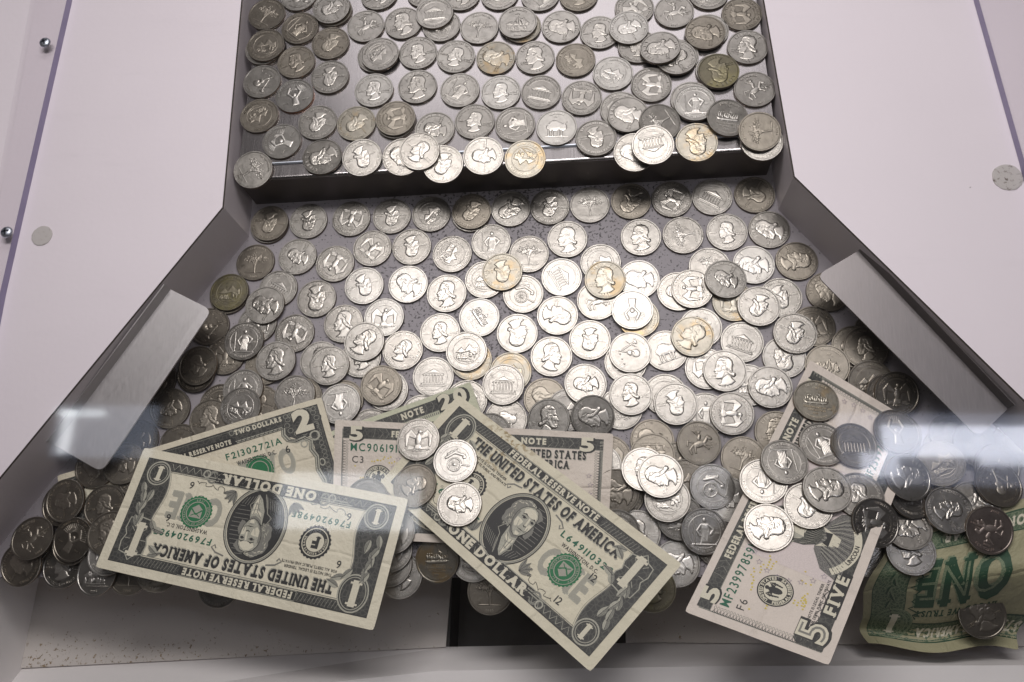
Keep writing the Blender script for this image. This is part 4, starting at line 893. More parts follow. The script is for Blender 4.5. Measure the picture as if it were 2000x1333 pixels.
def five_dollar(serial, dist):
    p = Print(); b = 'border'
    p.rect(b, 5, 56, 151, 62.6, 'engd', 1); p.line(b, [(5, 56), (151, 56)], .35, 'mid', 2)
    p.rect(b, 62, 4.6, 151, 10.6, 'engd', 1); p.rect(b, 4.4, 4.6, 5, 61.4, 'mid', 1); p.rect(b, 149, 4.6, 151, 61.4, 'mid', 1)
    comb(p, b, 4.6, 5, 55, 1, 2); comb(p, b, 150, 11, 55, -1, 2)
    r = random.Random(1)
    for i in range(30): x = 22+i*3.8; p.line(b, [(x, 56.4), (x+r.uniform(1, 3), 59.4), (x+r.uniform(-1, 2), 62)], .25, 'mid', 2)
    p.rect('lilac_tint', 40, 12, 104, 54, 'lilac', 1)
    p.text('title_lettering', 'FEDERAL RESERVE', 53, 57.7, 3.3, 'paper', 3, 'c', .05, True, 40); p.text('title_lettering', 'NOTE', 113, 57.7, 3.3, 'paper', 3, 'c', .05, True, 14)
    for k, (x, y, h) in enumerate(((12.5, 55.3, 7.4), (142, 55.3, 7.4), (139, 3.6, 13.5))):
        q = 'numeral'+'#%d' % k
        p.text(q, '5', x+.5, y-.5, h, 'dark', 3, 'c', .075, condense=(1.5 if k < 2 else 1.15)); p.text(q, '5', x, y, h, 'paper', 4, 'c', .045, condense=(1.5 if k < 2 else 1.15))
        if k == 2: p.text(q, '5', x+.1, y+.1, h, 'grey', 5, 'c', -.02, condense=(1.5 if k < 2 else 1.15))
    p.text('serial_number', serial, 9.4, 48.8, 4.4, 'dgreen', 3, width=37, bold=.012, gap=.3); p.text('district_code', dist, 10.5, 42, 3.8, 'dark', 3, gap=.3)
    p.text('serial_number', serial, 106, 13, 3.6, 'dgreen', 3, width=38, bold=.02, gap=.3)
    r = random.Random(6)
    for i in range(34):
        x, y = r.uniform(12, 42), r.uniform(16, 46)
        if abs(x-26) < 9.5 and abs(y-33) < 9.5 or (x < 20 and y > 40): continue
        for k in range(r.randint(1, 4)): p.ell('yellow_dots', x+k*1.5, y+r.choice((0, 0, .8)), .45, .5, 'yellow', 3, 8)
    p.ell('reserve_bank_seal', 26, 33, 8.3, 8.3, 'dark', 3, 48); p.ring('reserve_bank_seal', 26, 33, 7.7, 7.7, .3, 'paper', 4); p.ell('reserve_bank_seal', 26, 33, 5.3, 5.3, 'paper', 4)
    p.arc('reserve_bank_seal', 'UNITED STATES', 26, 33, 5.75, 1.35, 90, 'paper', 5, True, 150, .05); p.arc('reserve_bank_seal', 'FEDERAL RESERVE', 26, 33, 5.75, 1.35, 270, 'paper', 5, False, 165, .05)
    for m in (-1, 1):
        for i in range(4): p.line('reserve_bank_seal', [(26+m*.8, 34.4), (26+m*3, 36.4-i*.9), (26+m*(3.6-.3*i), 34-i*1.2)], .7, 'dark', 5)
    p.ell('reserve_bank_seal', 26, 33, 1.7, 3.4, 'dark', 5, 20); p.ell('reserve_bank_seal', 26.2, 37, 1.0, 1.0, 'dark', 5, 14)
    p.text('notice_lettering', 'THIS NOTE IS LEGAL TENDER', 14, 14.4, 1.25, 'dark', 3, width=25, bold=.02); p.text('notice_lettering', 'FOR ALL DEBTS, PUBLIC AND PRIVATE', 12, 12.2, 1.25, 'dark', 3, width=30, bold=.02)
    for i in range(11):
        a = math.radians(100+i*15); cx, cy = 56+23*math.cos(a), 33+21*math.sin(a); q = [(cx+(1.5 if k % 2 == 0 else .65)*math.cos(k*math.pi/5+.3), cy+(1.5 if k % 2 == 0 else .65)*math.sin(k*math.pi/5+.3)) for k in range(10)]; p.line('star', q+q[:1], .25, 'purple', 3)
        cx = 126+19*math.cos(a-math.radians(230)); cy = 34+20*math.sin(a-math.radians(230)); q = [(cx+(1.5 if k % 2 == 0 else .65)*math.cos(k*math.pi/5+.3), cy+(1.5 if k % 2 == 0 else .65)*math.sin(k*math.pi/5+.3)) for k in range(10)]; p.line('star', q+q[:1], .25, 'purple', 3)
    # bearded bust without an oval, dark coat spreading to the lower border
    f = lambda x, y: (63+x, 29+y); F = lambda q: [f(*z) for z in q]; t = 'portrait'
    p.poly(t, F([(-21, -20), (-17, -10), (-8, -4), (0, -3), (8, -5), (17, -10), (22, -20)]), 'coat', 3)
    for i in range(22): x = -19+i*1.8; p.line(t, F([(x, -19.5), (x*.72+1, -13), (x*.45, -5.4-abs(x)*.12)]), .32, 'pale' if i % 2 else 'dark', 4)
    p.poly(t, F([(-6, -4), (0, -9), (6, -4), (3, -14), (-2, -14)]), 'paper', 4); p.poly(t, F([(-3, -6.5), (0, -8), (3.4, -6.2), (4.2, -9.6), (-4, -9.8)]), 'dark', 5)
    p.poly(t, F([(-8.5, 14), (-7, 18.5), (-1, 21), (6, 20), (9, 15), (9.4, 6), (7.5, -1), (4, -5.5), (0, -6.5), (-5, -4.6), (-8.2, 1), (-9.2, 8)]), 'eng', 4)
    r2 = random.Random(4)
    for i in range(60):
        a = r2.uniform(0, 6.28); q = r2.uniform(.8, 1.05); x, y = .4+9*q*math.cos(a), 8+13.2*q*math.sin(a); p.line(t, [f(x, y), f(x*.92+.4, y-1.2), f(x*.86+.6, y-2.2)], .3, r2.choice(('pale', 'dark', 'grey')), 5, True)
    p.poly(t, F([(-6.4, 13), (-3, 16.4), (3.4, 16.4), (6.6, 12), (6.6, 5), (4.6, 1.4), (0, .6), (-4.6, 1.6), (-6.6, 6)]), 'paper', 5)
    p.poly(t, F([(-6.4, 13), (-4, 14), (-3.2, 7), (-4, 2), (-6.6, 6)]), 'lite', 6)
    p.poly(t, F([(-6.8, 5), (-4, 2.2), (-1.4, 3), (1.6, 3), (4.4, 2), (6.7, 5), (6, -1), (3, -5), (-3, -5)]), 'eng', 6)
    for i in range(26): x = -6+i*.47; p.line(t, F([(x, 2.4-.02*x*x), (x*.85, -1), (x*.6+.3, -4.6+.05*x*x)]), .26, 'pale' if i % 3 == 0 else 'dark', 7, True)
    p.line(t, F([(-1.6, 2.7), (.4, 2.5), (2.2, 2.8)]), .5, 'paper', 7)
    for a, c in ((-4.4, -1.2), (1.6, 4.8)): p.line(t, F([(a, 10.5), ((a+c)/2, 11.2), (c, 10.4)]), .7, 'dark', 7, True); p.ell(t, *f((a+c)/2, 9.2), 1.0, .55, 'dark', 7, 12); p.line(t, F([(a, 8), (c, 8)]), .3, 'pale', 7)
    p.line(t, F([(.4, 9.8), (1.5, 5.4), (.2, 5), (-.8, 5.4)]), .4, 'grey', 7); p.poly(t, F([(-9.6, 9), (-8.4, 9.6), (-8, 5.4), (-9.2, 6)]), 'lite', 5); p.poly(t, F([(9.4, 9), (8.6, 9.6), (8.2, 5.4), (9.2, 6)]), 'lite', 5)
    p.ring('name_ribbon', 63, 29, 24, 24, 3.6, 'paper', 4, 30, 222, 300); p.arc('name_ribbon', 'LINCOLN', 63, 29, 21, 2.0, 262, 'dark', 6, False, 32, .03)
    p.text('country_lettering', 'THE UNITED STATES', 119, 50.2, 4.3, 'dark', 4, 'c', .05, True, 46, shadow=(.4, -.4, 'pale')); p.text('country_lettering', 'OF AMERICA', 119, 44.4, 4.3, 'dark', 4, 'c', .05, True, 28, shadow=(.4, -.4, 'pale'))
    p.rect('denomination_lettering', 5, 4.4, 62, 11, 'engd', 2); p.rect('denomination_lettering', 23, 4.1, 49, 11.3, 'dark', 3); p.text('denomination_lettering', 'FIVE', 36, 5.2, 5.0, 'paper', 4, 'c', .04, True, 23)
    p.poly('numeral#e', [(5, 4.6), (20, 4.6), (18, 9), (12, 17.5), (7, 18), (5, 16)], 'engd', 2); p.text('numeral#e', '5', 13.4, 4.7, 12, 'dark', 3, 'c', .09, condense=1.2); p.text('numeral#e', '5', 13, 5.2, 12, 'paper', 4, 'c', .045, condense=1.2); p.text('numeral#e', '5', 13.1, 5.3, 12, 'grey', 5, 'c', -.02, condense=1.2)
    n = 30; p.line('signature', [(16+22*q+.8*math.sin(q*37), 12.1-.0*q+1.2*math.sin(q*26)*(1-.4*q)) for q in np.linspace(0, 1, n)], .3, 'dark', 4)
    p.ell('treasury_seal', 126, 29, 6.5, 6.5, 'green', 3, 60, 0, .04, 22); p.ring('treasury_seal', 126, 29, 5, 5, .5, 'pale', 4)
    return p
def two_dollar():
    p = Print(); b = 'border'
    x0, y0, x1, y1 = 4, 4, 152.4, 62.8
    p.rect(b, x0, 55.5, x1, y1, 'engd', 1); p.rect(b, x0, y0, x1, 11, 'engd', 1); p.rect(b, x0, 11, x0+10, 55.5, 'engd', 1); p.rect(b, x1-8, 11, x1, 55.5, 'engd', 1)
    for q, w in ((0, .5), (.9, .25)): p.line(b, [(x0+q, y0+q), (x1-q, y0+q), (x1-q, y1-q), (x0+q, y1-q), (x0+q, y0+q)], w, 'dark' if q == 0 else 'mid', 2)
    p.ell(b, 141, 54.5, 11.6, 8.6, 'engd', 2, 44, 0, .05, 9)
    scallops(p, b, 100, 128, 61, 10, 1.7, 'mid', 3); scallops(p, b, 132, 151, 61, 7, 1.5, 'mid', 3)
    for k in range(12): a = k*.52; p.ring(b, 141.5+8.6*math.cos(a), 55.5+6.6*math.sin(a), 1.7, 1.5, .4, 'mid', 3, 12)
    for k in range(16): p.ring(b, 149, 12+k*2.6, 1.5, 1.3, .35, 'mid', 3, 10); p.ring(b, 9, 12+k*2.7, 1.5, 1.3, .35, 'mid', 3, 10)
    pts = [(130.5, 55), (129.6, 51), (131.5, 47.2), (136, 45.4), (140.6, 46), (143.6, 43.6), (142.4, 39), (144.4, 34), (143, 27), (144.8, 20), (144, 12)]
    p.line(b, pts, 2.3, 'lite', 4); p.line(b, pts, .45, 'dark', 5); p.line(b, [(x+1.3, y+.3) for x, y in pts], .3, 'dark', 5); p.line(b, [(x-1.3, y-.3) for x, y in pts], .3, 'dark', 5)
    p.ring(b, 146.4, 45.8, 3.0, 3.0, 1.0, 'lite', 5); p.ring(b, 139.4, 42.8, 2.2, 2.2, .8, 'lite', 5); p.ring(b, 146.4, 30, 1.8, 2.2, .7, 'lite', 5)
    p.line(b, [(14, 55), (130, 55)], 1.5, 'lite', 4); p.line(b, [(14, 55), (130, 55)], .35, 'dark', 5); p.line(b, [(14, 54.2), (130, 54.2)], .3, 'dark', 5)
    for i in range(42): p.line(b, [(16+i*2.7, 54.4), (17+i*2.7, 55.6)], .35, 'dark', 6)
    p.text('title_lettering', 'TWO DOLLARS', 117, 59.2, 2.5, 'paper', 4, 'c', .05, True, 28); p.poly('title_lettering', [(56, 54), (58, 58.6), (101, 58.6), (103, 54)], 'dark', 6); p.text('title_lettering', 'FEDERAL RESERVE NOTE', 79.5, 55, 2.4, 'paper', 7, 'c', .05, True, 41)
    p.text('numeral', '2', 142.5, 49.8, 11.6, 'dark', 5, 'c', .09, condense=1.2); p.text('numeral', '2', 142, 50.2, 11.6, 'paper', 6, 'c', .055, condense=1.2)
    p.text('serial_number', 'F21302721A', 94.5, 46.6, 3.6, 'dgreen', 4, width=33, bold=.015, gap=.3); p.text('place_lettering', 'WASHINGTON, D.C.', 99.5, 42, 2.2, 'dark', 4, width=23.5, bold=.02, serif=True); p.text('district_number', '6', 129.5, 40.6, 4.0, 'dark', 4, 'c', .01)
    p.text('shaded_word', 'TWO', 116, 30, 13, 'pale', 2, 'c', .03, True, 32, shadow=(.7, -.6, 'lite'))
    p.ell('treasury_seal', 111, 36, 8, 8, 'green', 3, 80, 0, .045, 26); p.ring('treasury_seal', 111, 36, 7.2, 7.2, .35, 'pale', 4); p.ring('treasury_seal', 111, 36, 5.2, 5.2, .5, 'pale', 4)
    bust_print(p, 'portrait', 73, 30, 15, 17.5)
    p.text('numeral#b', '2', 14, 49, 11, 'paper', 5, 'c', .055, condense=1.2); p.ell('numeral#c', 14, 12, 6, 6, 'engd', 3); p.text('numeral#c', '2', 14, 8.6, 7, 'paper', 5, 'c', .055)
    return p
def twenty_dollar():
    p = Print(); b = 'border'
    p.rect(b, 4, 56.8, 152, 63.4, 'engd', 1); p.line(b, [(4, 56.8), (152, 56.8)], .4, 'mid', 2); comb(p, b, 151, 11, 56, -1, 2)
    for i in range(30): p.line(b, [(8+i*4.2, 57.2), (10+i*4.2, 60), (9.4+i*4.2, 63)], .25, 'mid', 2)
    for i in range(40): p.rect(b, 90+i*1.15, 54.6, 90.7+i*1.15, 56.2, 'grey', 2)
    p.text('title_lettering', 'FEDERAL RESERVE', 70, 58.6, 3.2, 'paper', 3, 'c', .05, True, 42); p.text('title_lettering', 'NOTE', 119, 58.6, 3.4, 'paper', 3, 'c', .05, True, 13.5)
    p.text('numeral', '20', 143.6, 56.2, 7.8, 'dark', 3, 'c', .1, condense=1.25); p.text('numeral', '20', 143.2, 56.6, 7.8, 'paper', 4, 'c', .05, condense=1.25)
    p.text('country_lettering', 'THE UNITED STATES', 118, 47.5, 4, 'dark', 3, 'c', .05, True, 46)
    return p
def one_back():
    p = Print(85.0, 66.3); b = 'border'
    p.rect(b, 0, 4.5, 81, 14, 'geng', 1); p.rect(b, 0, 52, 81, 61.5, 'geng', 1); p.rect(b, 66, 4.5, 81, 61.5, 'geng', 1); p.line(b, [(0, 4.5), (81, 4.5), (81, 61.5), (0, 61.5)], .7, 'gink', 2); p.line(b, [(0, 14), (66, 14), (66, 52), (0, 52)], .6, 'gink', 2)
    for i in range(16): p.leaf(b, 2+i*4, 8.5, 4, .9, 60 if i % 2 else 120, 2, 'gmid', 'gink')
    for i in range(7): p.leaf(b, 73, 20+i*4, 5, 1.0, 70 if i % 2 else 115, 2, 'gmid', 'gink')
    for y in (13, 53):
        q = 'numeral#%d' % y
        p.ell(q, 70, y, 9.5, 8.6, 'geng', 3); p.ring(q, 70, y, 9.7, 8.8, .9, 'gmid', 4); p.ring(q, 70, y, 7.4, 6.6, .6, 'gmid', 4); p.text(q, '1', 70, y-4.6, 9.2, 'paper', 5, 'c', .06, True)
    p.text('country_lettering', 'STATES OF AMERICA', 57, 54.4, 4.4, 'paper', 4, 'r', .05, True, 56)
    p.text('value_lettering', 'ONE DOLLAR', 57, 7, 4.4, 'paper', 4, 'r', .05, True, 40)
    p.text('denomination_lettering', 'ONE', 41, 22, 20, 'gink', 3, 'c', .06, True, 44, shadow=(1.0, -.9, 'gmid')); p.text('denomination_lettering', 'ONE', 41, 23.6, 16.8, 'gmid', 4, 'c', -.02, False, 38)
    p.text('motto_lettering', 'IN GOD WE TRUST', 41, 45.4, 2.8, 'gink', 3, 'c', .03, True, 40)
    for k in range(9): p.line('scroll_ornament', [(59+1.8*math.sin(k*1.3), 17+k*3.6), (63+1.5*math.sin(k*2.1), 19+k*3.6), (60, 21+k*3.6)], .7, 'gink', 3)
    return p
SHEETINFO = [
 ('twenty', twenty_dollar, 'greenish twenty dollar note mostly hidden behind the left five dollar note', {}),
 ('two', two_dollar, 'two dollar note tilted in the pile, upper right corner showing', {}),
 ('five_left', lambda: five_dollar('MC90619113A', 'C3'), 'five dollar note lying level behind the middle one dollar note', {}),
 ('one_back', one_back, 'crumpled one dollar note, green back upside down, curling into the right tray', {}),
 ('one_middle', lambda: one_dollar('L64911032S', 'L', '12', '2013'), 'brown stained one dollar note slanting across the middle with four quarters on it', {}),
 ('five_right', lambda: five_dollar('MF23997859H', 'F6'), 'five dollar note on end under the right pile, its free end over the tray', {}),
 ('one_front', lambda: one_dollar('F76920498E', 'F', '6'), 'upside down one dollar note lying on top at lower left', {}),
]
def banknotes():
    for key, fn, lab, _ in SHEETINFO:
        p = fn(); sh = Sheet(SHEETS[key], p.W, p.H)
        o = link('banknote', sh.sheet_mesh(PAPER[key]), None, lab, 'banknote', 'dollar notes among the quarters')
        p.build(sh, o)
COINS=[
(-103.9,377.1,31.0,0.0,0.0,'S',60,'s','silver coin mostly covered, third from left in cropped back row of the shelf'),
(-162.9,364.9,31.0,-0.0,-0.0,'P',0,'d','dull grey coin mostly covered, third from left in second row of the shelf'),
(-40.9,347.4,31.0,-0.0,0.0,'P',0,'y','yellow stained coin mostly covered, fourth from right in second row of the shelf'),
(28.9,358.2,31.0,-0.0,0.0,'E',40,'s','silver coin, spread eagle tipped left, third from right in second row of the shelf'),
(73.2,339.5,31.0,0.0,-0.0,'S',0,'s','silver coin mostly covered, rightmost in third row of the shelf'),
(-205.7,337.4,31.0,-0.0,0.0,'S',40,'s','silver coin mostly covered, leftmost in fourth row of the shelf'),
(-131.7,328.8,31.0,0.0,0.0,'S',0,'s','silver coin mostly covered, fourth from left in fourth row of the shelf'),
(30.5,330.0,31.0,-0.0,0.0,'S',0,'s','silver coin mostly covered, fifth from right in fourth row of the shelf'),
(54.5,321.7,31.0,0.0,0.0,'S',0,'s','silver coin mostly covered, second from right in fourth row of the shelf'),
(60.9,291.2,31.0,0.0,-0.0,'P',0,'s','silver coin mostly covered, fifth from right in fifth row of the shelf'),
(76.3,310.7,31.0,0.0,-0.0,'P',0,'s','silver coin mostly covered, third from right in fifth row of the shelf'),
(-115.7,281.2,31.0,0.0,0.0,'S',0,'s',"silver coin mostly covered, sixth from left in row behind the shelf's front row"),
(19.4,285.7,31.0,-0.0,0.0,'E',0,'s',"silver coin mostly covered, fourth from right in row behind the shelf's front row"),
(-85.3,251.6,30.28,-0.007,0.095,'S',160,'s',"silver coin with a small portrait upside down, sixth from left in shelf's front row"),
(27.1,256.9,30.27,-0.007,0.097,'L',80,'s',"silver coin, old portrait facing left tipped left, fifth from right in shelf's front row"),
(99.8,262.3,30.58,-0.0,0.111,'S',180,'s',"silver coin with a small portrait upside down, rightmost in shelf's front row"),
(-199.8,227.8,0.0,0.0,0.0,'S',0,'s','silver coin mostly covered, leftmost in row under the shelf face'),
(-71.8,234.0,0.0,0.0,0.0,'S',0,'s','silver coin mostly covered, seventh from left in row under the shelf face'),
(-219.5,180.7,0.0,0.0,0.0,'S',0,'d','dull grey coin mostly covered, leftmost in third row below the shelf'),
(-188.9,185.0,0.0,0.0,0.0,'B',-30,'s','silver coin with a columned building, fourth from left in third row below the shelf'),
(52.6,181.8,0.0,0.0,0.0,'S',90,'s','silver coin, small portrait tipped left, sixth from right in third row below the shelf'),
(71.5,197.3,0.0,0.0,0.0,'T',-20,'s','silver coin with a branching tree, fourth from right in third row below the shelf'),
(-199.1,162.0,0.0,0.0,0.0,'E',0,'s','silver coin mostly covered, second from left in fourth row below the shelf'),
(5.8,176.3,0.0,0.0,0.0,'H',0,'s','silver coin with a horse and rider, seventh from right in fourth row below the shelf'),
(29.4,165.6,0.0,0.0,0.0,'P',100,'y','yellow stained coin mostly covered, fifth from right in fourth row below the shelf'),
(84.1,175.2,0.0,0.0,0.0,'E',0,'y','yellow stained coin with a spread eagle, fourth from right in fourth row below the shelf'),
(110.9,177.6,0.0,0.0,0.0,'S',190,'s','silver coin, small portrait upside down, second from right in fourth row below the shelf'),
(-216.2,142.1,0.0,0.0,0.0,'E',0,'d','dull grey coin with a spread eagle, leftmost in fifth row below the shelf'),
(-190.9,135.9,0.0,0.0,0.0,'S',0,'d','dull grey coin mostly covered, third from left in fifth row below the shelf'),
(-133.0,140.7,0.0,0.0,0.0,'S',10,'s','silver coin with a small portrait, fifth from left in fifth row below the shelf'),
(64.8,159.3,0.0,0.0,0.0,'T',-40,'s','silver coin, branching tree tipped right, fourth from right in fifth row below the shelf'),
(44.8,145.4,0.0,0.0,0.0,'O',20,'s','silver coin with a bison, sixth from right in fifth row below the shelf'),
(127.8,160.0,0.0,0.0,0.0,'E',10,'d','dull grey coin with a spread eagle, rightmost in fifth row below the shelf'),
(-157.7,138.9,0.0,0.0,0.0,'L',0,'s','silver coin mostly covered, second from left in sixth row below the shelf'),
(-67.4,139.4,0.0,0.0,0.0,'S',0,'y','yellow stained coin mostly covered, fifth from left in sixth row below the shelf'),
(-44.2,132.2,0.0,0.0,0.0,'P',0,'y','yellow stained coin with a ringed landscape, seventh from left in sixth row below the shelf'),
(21.6,138.2,0.0,0.0,0.0,'P',0,'s','silver coin mostly covered, ninth from left in sixth row below the shelf'),
(43.5,119.4,0.0,0.0,0.0,'P',0,'s','silver coin mostly covered, seventh from right in sixth row below the shelf'),
(66.9,134.7,0.0,0.0,0.0,'E',180,'s','silver coin, spread eagle upside down, fifth from right in sixth row below the shelf'),
(110.2,141.5,0.0,0.0,0.0,'R',180,'s','silver coin, portrait facing right upside down, second from right in sixth row below the shelf'),
(-232.3,131.1,1.03,0.076,0.038,'S',0,'d','dull grey coin mostly covered, fifth from left in pile behind the notes'),
(-256.6,126.5,0.0,0.0,0.0,'S',40,'d','dull grey coin, small portrait tipped left, second from left in pile behind the notes'),
(-215.4,112.2,0.0,0.0,0.0,'E',20,'d','dull grey coin mostly covered, seventh from left in pile behind the notes'),
(-191.2,111.6,0.0,0.0,0.0,'S',0,'d','dull grey coin mostly covered, tenth from left in pile behind the notes'),
(-188.5,100.7,1.75,-0.0,0.0,'S',40,'d','dull grey coin mostly covered, eleventh from left in pile behind the notes'),
(-166.1,116.1,0.0,0.0,0.0,'S',0,'d','dull grey coin mostly covered, thirteenth from left in pile behind the notes'),
(-141.4,114.9,0.0,0.0,0.0,'E',0,'d','dull grey coin mostly covered, thirteenth from right in pile behind the notes'),
(-115.5,120.8,0.0,0.0,0.0,'S',0,'s','silver coin mostly covered, tenth from right in pile behind the notes'),
(-124.0,98.0,0.0,0.0,0.0,'P',0,'s','silver coin mostly covered, twelfth from right in pile behind the notes'),
(-94.6,106.4,0.0,0.0,0.0,'P',0,'s','silver coin mostly covered, ninth from right in pile behind the notes'),
(-69.1,115.2,0.0,0.0,0.0,'P',30,'s','silver coin mostly covered, eighth from right in pile behind the notes'),
(-46.0,104.2,0.0,0.0,0.0,'O',0,'s','silver coin with a bison, sixth from right in pile behind the notes'),
(-24.2,116.6,0.0,0.0,0.0,'L',50,'d','dull grey coin, left, fifth from right in pile behind the notes'),
(-10.8,110.1,1.38,-0.104,0.044,'P',0,'s','silver coin mostly covered, third from right in pile behind the notes'),
(18.7,111.2,0.0,0.0,0.0,'T',150,'s','silver coin with a branching tree upside down, rightmost in pile behind the notes'),
(65.3,108.6,0.0,0.0,0.0,'F',0,'s','silver coin with a standing figure, eighth from right in pile between the five dollar notes'),
(89.5,125.3,0.0,0.0,0.0,'P',0,'s','silver coin mostly covered, second from right in pile between the five dollar notes'),
(35.6,93.1,0.0,0.0,0.0,'L',60,'d','dull grey coin, left, eighth from left in pile between the five dollar notes'),
(50.6,80.6,1.01,-0.068,0.057,'E',0,'d','dull grey coin mostly covered, twelfth from right in pile between the five dollar notes'),
(52.9,70.7,2.05,-0.068,0.057,'P',0,'d','dull grey coin mostly covered, eleventh from right in pile between the five dollar notes'),
(103.2,98.4,0.0,0.0,0.0,'L',0,'d','dull grey coin, old portrait facing left, rightmost in pile between the five dollar notes'),
(11.9,83.6,0.0,0.0,0.0,'E',0,'d','dull grey coin mostly covered, second from left in pile between the five dollar notes'),
(18.3,63.5,0.94,-0.027,0.08,'S',60,'d','dull grey coin mostly covered, fifth from left in pile between the five dollar notes'),
(45.7,55.0,3.09,0.028,0.117,'E',0,'s','silver coin mostly covered, twelfth from left in pile between the five dollar notes'),
(48.7,51.3,4.57,0.028,0.117,'E',0,'s','silver coin with a spread eagle, fourteenth from left in pile between the five dollar notes'),
(161.8,156.1,0.0,0.0,0.0,'L',0,'d','dull grey coin, old portrait facing left, sixteenth from left in pile around the right note'),
(148.5,147.5,1.32,0.095,0.057,'S',90,'d','dull grey coin mostly covered, ninth from left in pile around the right note'),
(-100.6,17.8,0.0,0.0,0.0,'S',30,'s','silver coin with a small portrait, fifth from left of those under the one dollar notes'),
(-60.8,27.4,1.75,0.0,0.0,'P',0,'s','silver coin mostly covered, third from right of those under the one dollar notes'),
(-51.5,11.2,0.3,0.02,0.03,'T',0,'d','dull grey coin, branching tree, second from right of those under the one dollar notes'),
(33.9,14.8,0.3,0.02,0.03,'S',0,'g','olive coin with a small portrait, rightmost of those under the one dollar notes'),
(-200.4,10.4,0.3,0.02,0.03,'S',180,'s','silver coin mostly covered, rightmost in lower left pile'),
(-187.3,378.2,31.0,-0.0,0.0,'G',10,'s','silver coin mostly covered, leftmost in cropped back row of the shelf'),
(-134.0,376.5,31.0,0.0,-0.0,'S',30,'s','silver coin mostly covered, second from left in cropped back row of the shelf'),
(-80.2,373.5,31.0,0.0,-0.0,'S',20,'s','silver coin mostly covered, fourth from left in cropped back row of the shelf'),
(-55.6,372.8,31.0,-0.0,0.0,'P',0,'s','silver coin mostly covered, fifth from left in cropped back row of the shelf'),
(-29.8,370.8,31.0,-0.0,0.0,'F',40,'s','silver coin mostly covered, third from right in cropped back row of the shelf'),
(-5.6,369.6,31.0,0.0,0.0,'S',0,'d','dull grey coin mostly covered, second from right in cropped back row of the shelf'),
(74.5,367.3,31.0,0.0,0.0,'P',20,'s','silver coin mostly covered, rightmost in cropped back row of the shelf'),
(-207.2,364.3,31.0,0.0,0.0,'T',-30,'d','dull grey coin with a branching tree, leftmost in second row of the shelf'),
(-163.9,365.7,32.75,0.0,-0.0,'S',120,'s','silver coin, small portrait tipped left, second from left in second row of the shelf'),
(-91.7,350.4,31.0,-0.0,0.0,'P',-20,'s','silver coin with a ringed landscape, fifth from left in second row of the shelf'),
(-43.3,349.3,32.75,0.0,0.0,'M',0,'s','silver coin with a mountain scene, sixth from left in second row of the shelf'),
(53.1,354.6,31.0,-0.0,0.0,'H',0,'s','silver coin with a horse and rider, second from right in second row of the shelf'),
(93.6,351.0,31.0,0.0,0.0,'E',-90,'d','dull grey coin with a spread eagle tipped right, rightmost in second row of the shelf'),
(-183.7,352.3,31.0,0.0,0.0,'F',-40,'d','dull grey coin with a standing figure tipped right, leftmost in third row of the shelf'),
(-162.4,340.0,31.0,0.0,-0.0,'S',150,'d','dull grey coin, small portrait upside down, second from left in third row of the shelf'),
(-140.7,352.1,31.0,0.0,0.0,'H',10,'s','silver coin with a horse and rider, third from left in third row of the shelf'),
(-116.5,353.4,31.0,0.0,0.0,'L',15,'s','silver coin, old portrait facing left, fourth from left in third row of the shelf'),
(-67.6,347.7,31.0,0.0,-0.0,'T',-10,'s','silver coin with a branching tree, fifth from left in third row of the shelf'),
(-16.3,346.4,31.0,0.0,-0.0,'L',80,'s','silver coin, left, sixth from left in third row of the shelf'),
(7.4,341.1,31.0,0.0,0.0,'S',0,'s','silver coin with a small portrait, fourth from right in third row of the shelf'),
(25.1,342.4,32.75,0.0,-0.0,'S',110,'b','bright coin, small portrait tipped left, third from right in third row of the shelf'),
(70.8,336.9,32.75,0.0,-0.0,'L',85,'d','dull grey coin, left, second from right in third row of the shelf'),
(-203.9,338.7,32.75,-0.0,0.0,'P',0,'d','dull grey coin with a ringed landscape, second from left in fourth row of the shelf'),
(-183.2,326.5,31.0,0.0,0.0,'S',20,'d','dull grey coin with a small portrait, third from left in fourth row of the shelf'),
(-129.1,329.1,32.75,0.0,0.0,'P',-140,'s','silver coin, ringed landscape tipped right, fifth from left in fourth row of the shelf'),
(-105.4,330.4,31.0,-0.0,0.0,'S',10,'s','silver coin with a small portrait, sixth from left in fourth row of the shelf'),
(-81.4,326.8,31.0,0.0,0.0,'S',-20,'s','silver coin with a small portrait, seventh from left in fourth row of the shelf'),
(-56.4,324.8,31.0,0.0,0.0,'L',70,'y','yellow stained coin, left, eighth from left in fourth row of the shelf'),
(-32.1,324.2,31.0,-0.0,0.0,'L',5,'s','silver coin, old portrait facing left, seventh from right in fourth row of the shelf'),
(-7.3,321.4,31.0,0.0,0.0,'P',-60,'d','dull grey coin, ringed landscape tipped right, sixth from right in fourth row of the shelf'),
(53.0,319.7,32.75,0.0,0.0,'S',-60,'s','silver coin, small portrait tipped right, third from right in fourth row of the shelf'),
(95.7,326.8,31.0,-0.0,0.0,'L',-10,'s','silver coin with an old portrait facing left, rightmost in fourth row of the shelf'),
(-203.8,312.7,31.0,0.0,0.0,'G',-30,'s','silver coin with a guitar, leftmost in fifth row of the shelf'),
(-181.3,301.5,31.0,-0.0,-0.0,'A',15,'c','copper edged coin, figure amid rays, second from left in fifth row of the shelf'),
(-160.2,314.6,31.0,0.0,0.0,'S',180,'s','silver coin, small portrait upside down, third from left in fifth row of the shelf'),
(-131.2,303.9,31.0,0.0,0.0,'S',0,'b','bright coin with a small portrait, fourth from left in fifth row of the shelf'),
(-104.1,305.6,31.0,0.0,0.0,'L',0,'s','silver coin, old portrait facing left, fifth from left in fifth row of the shelf'),
(-77.6,302.1,31.0,0.0,0.0,'F',-30,'s','silver coin with a standing figure, sixth from left in fifth row of the shelf'),
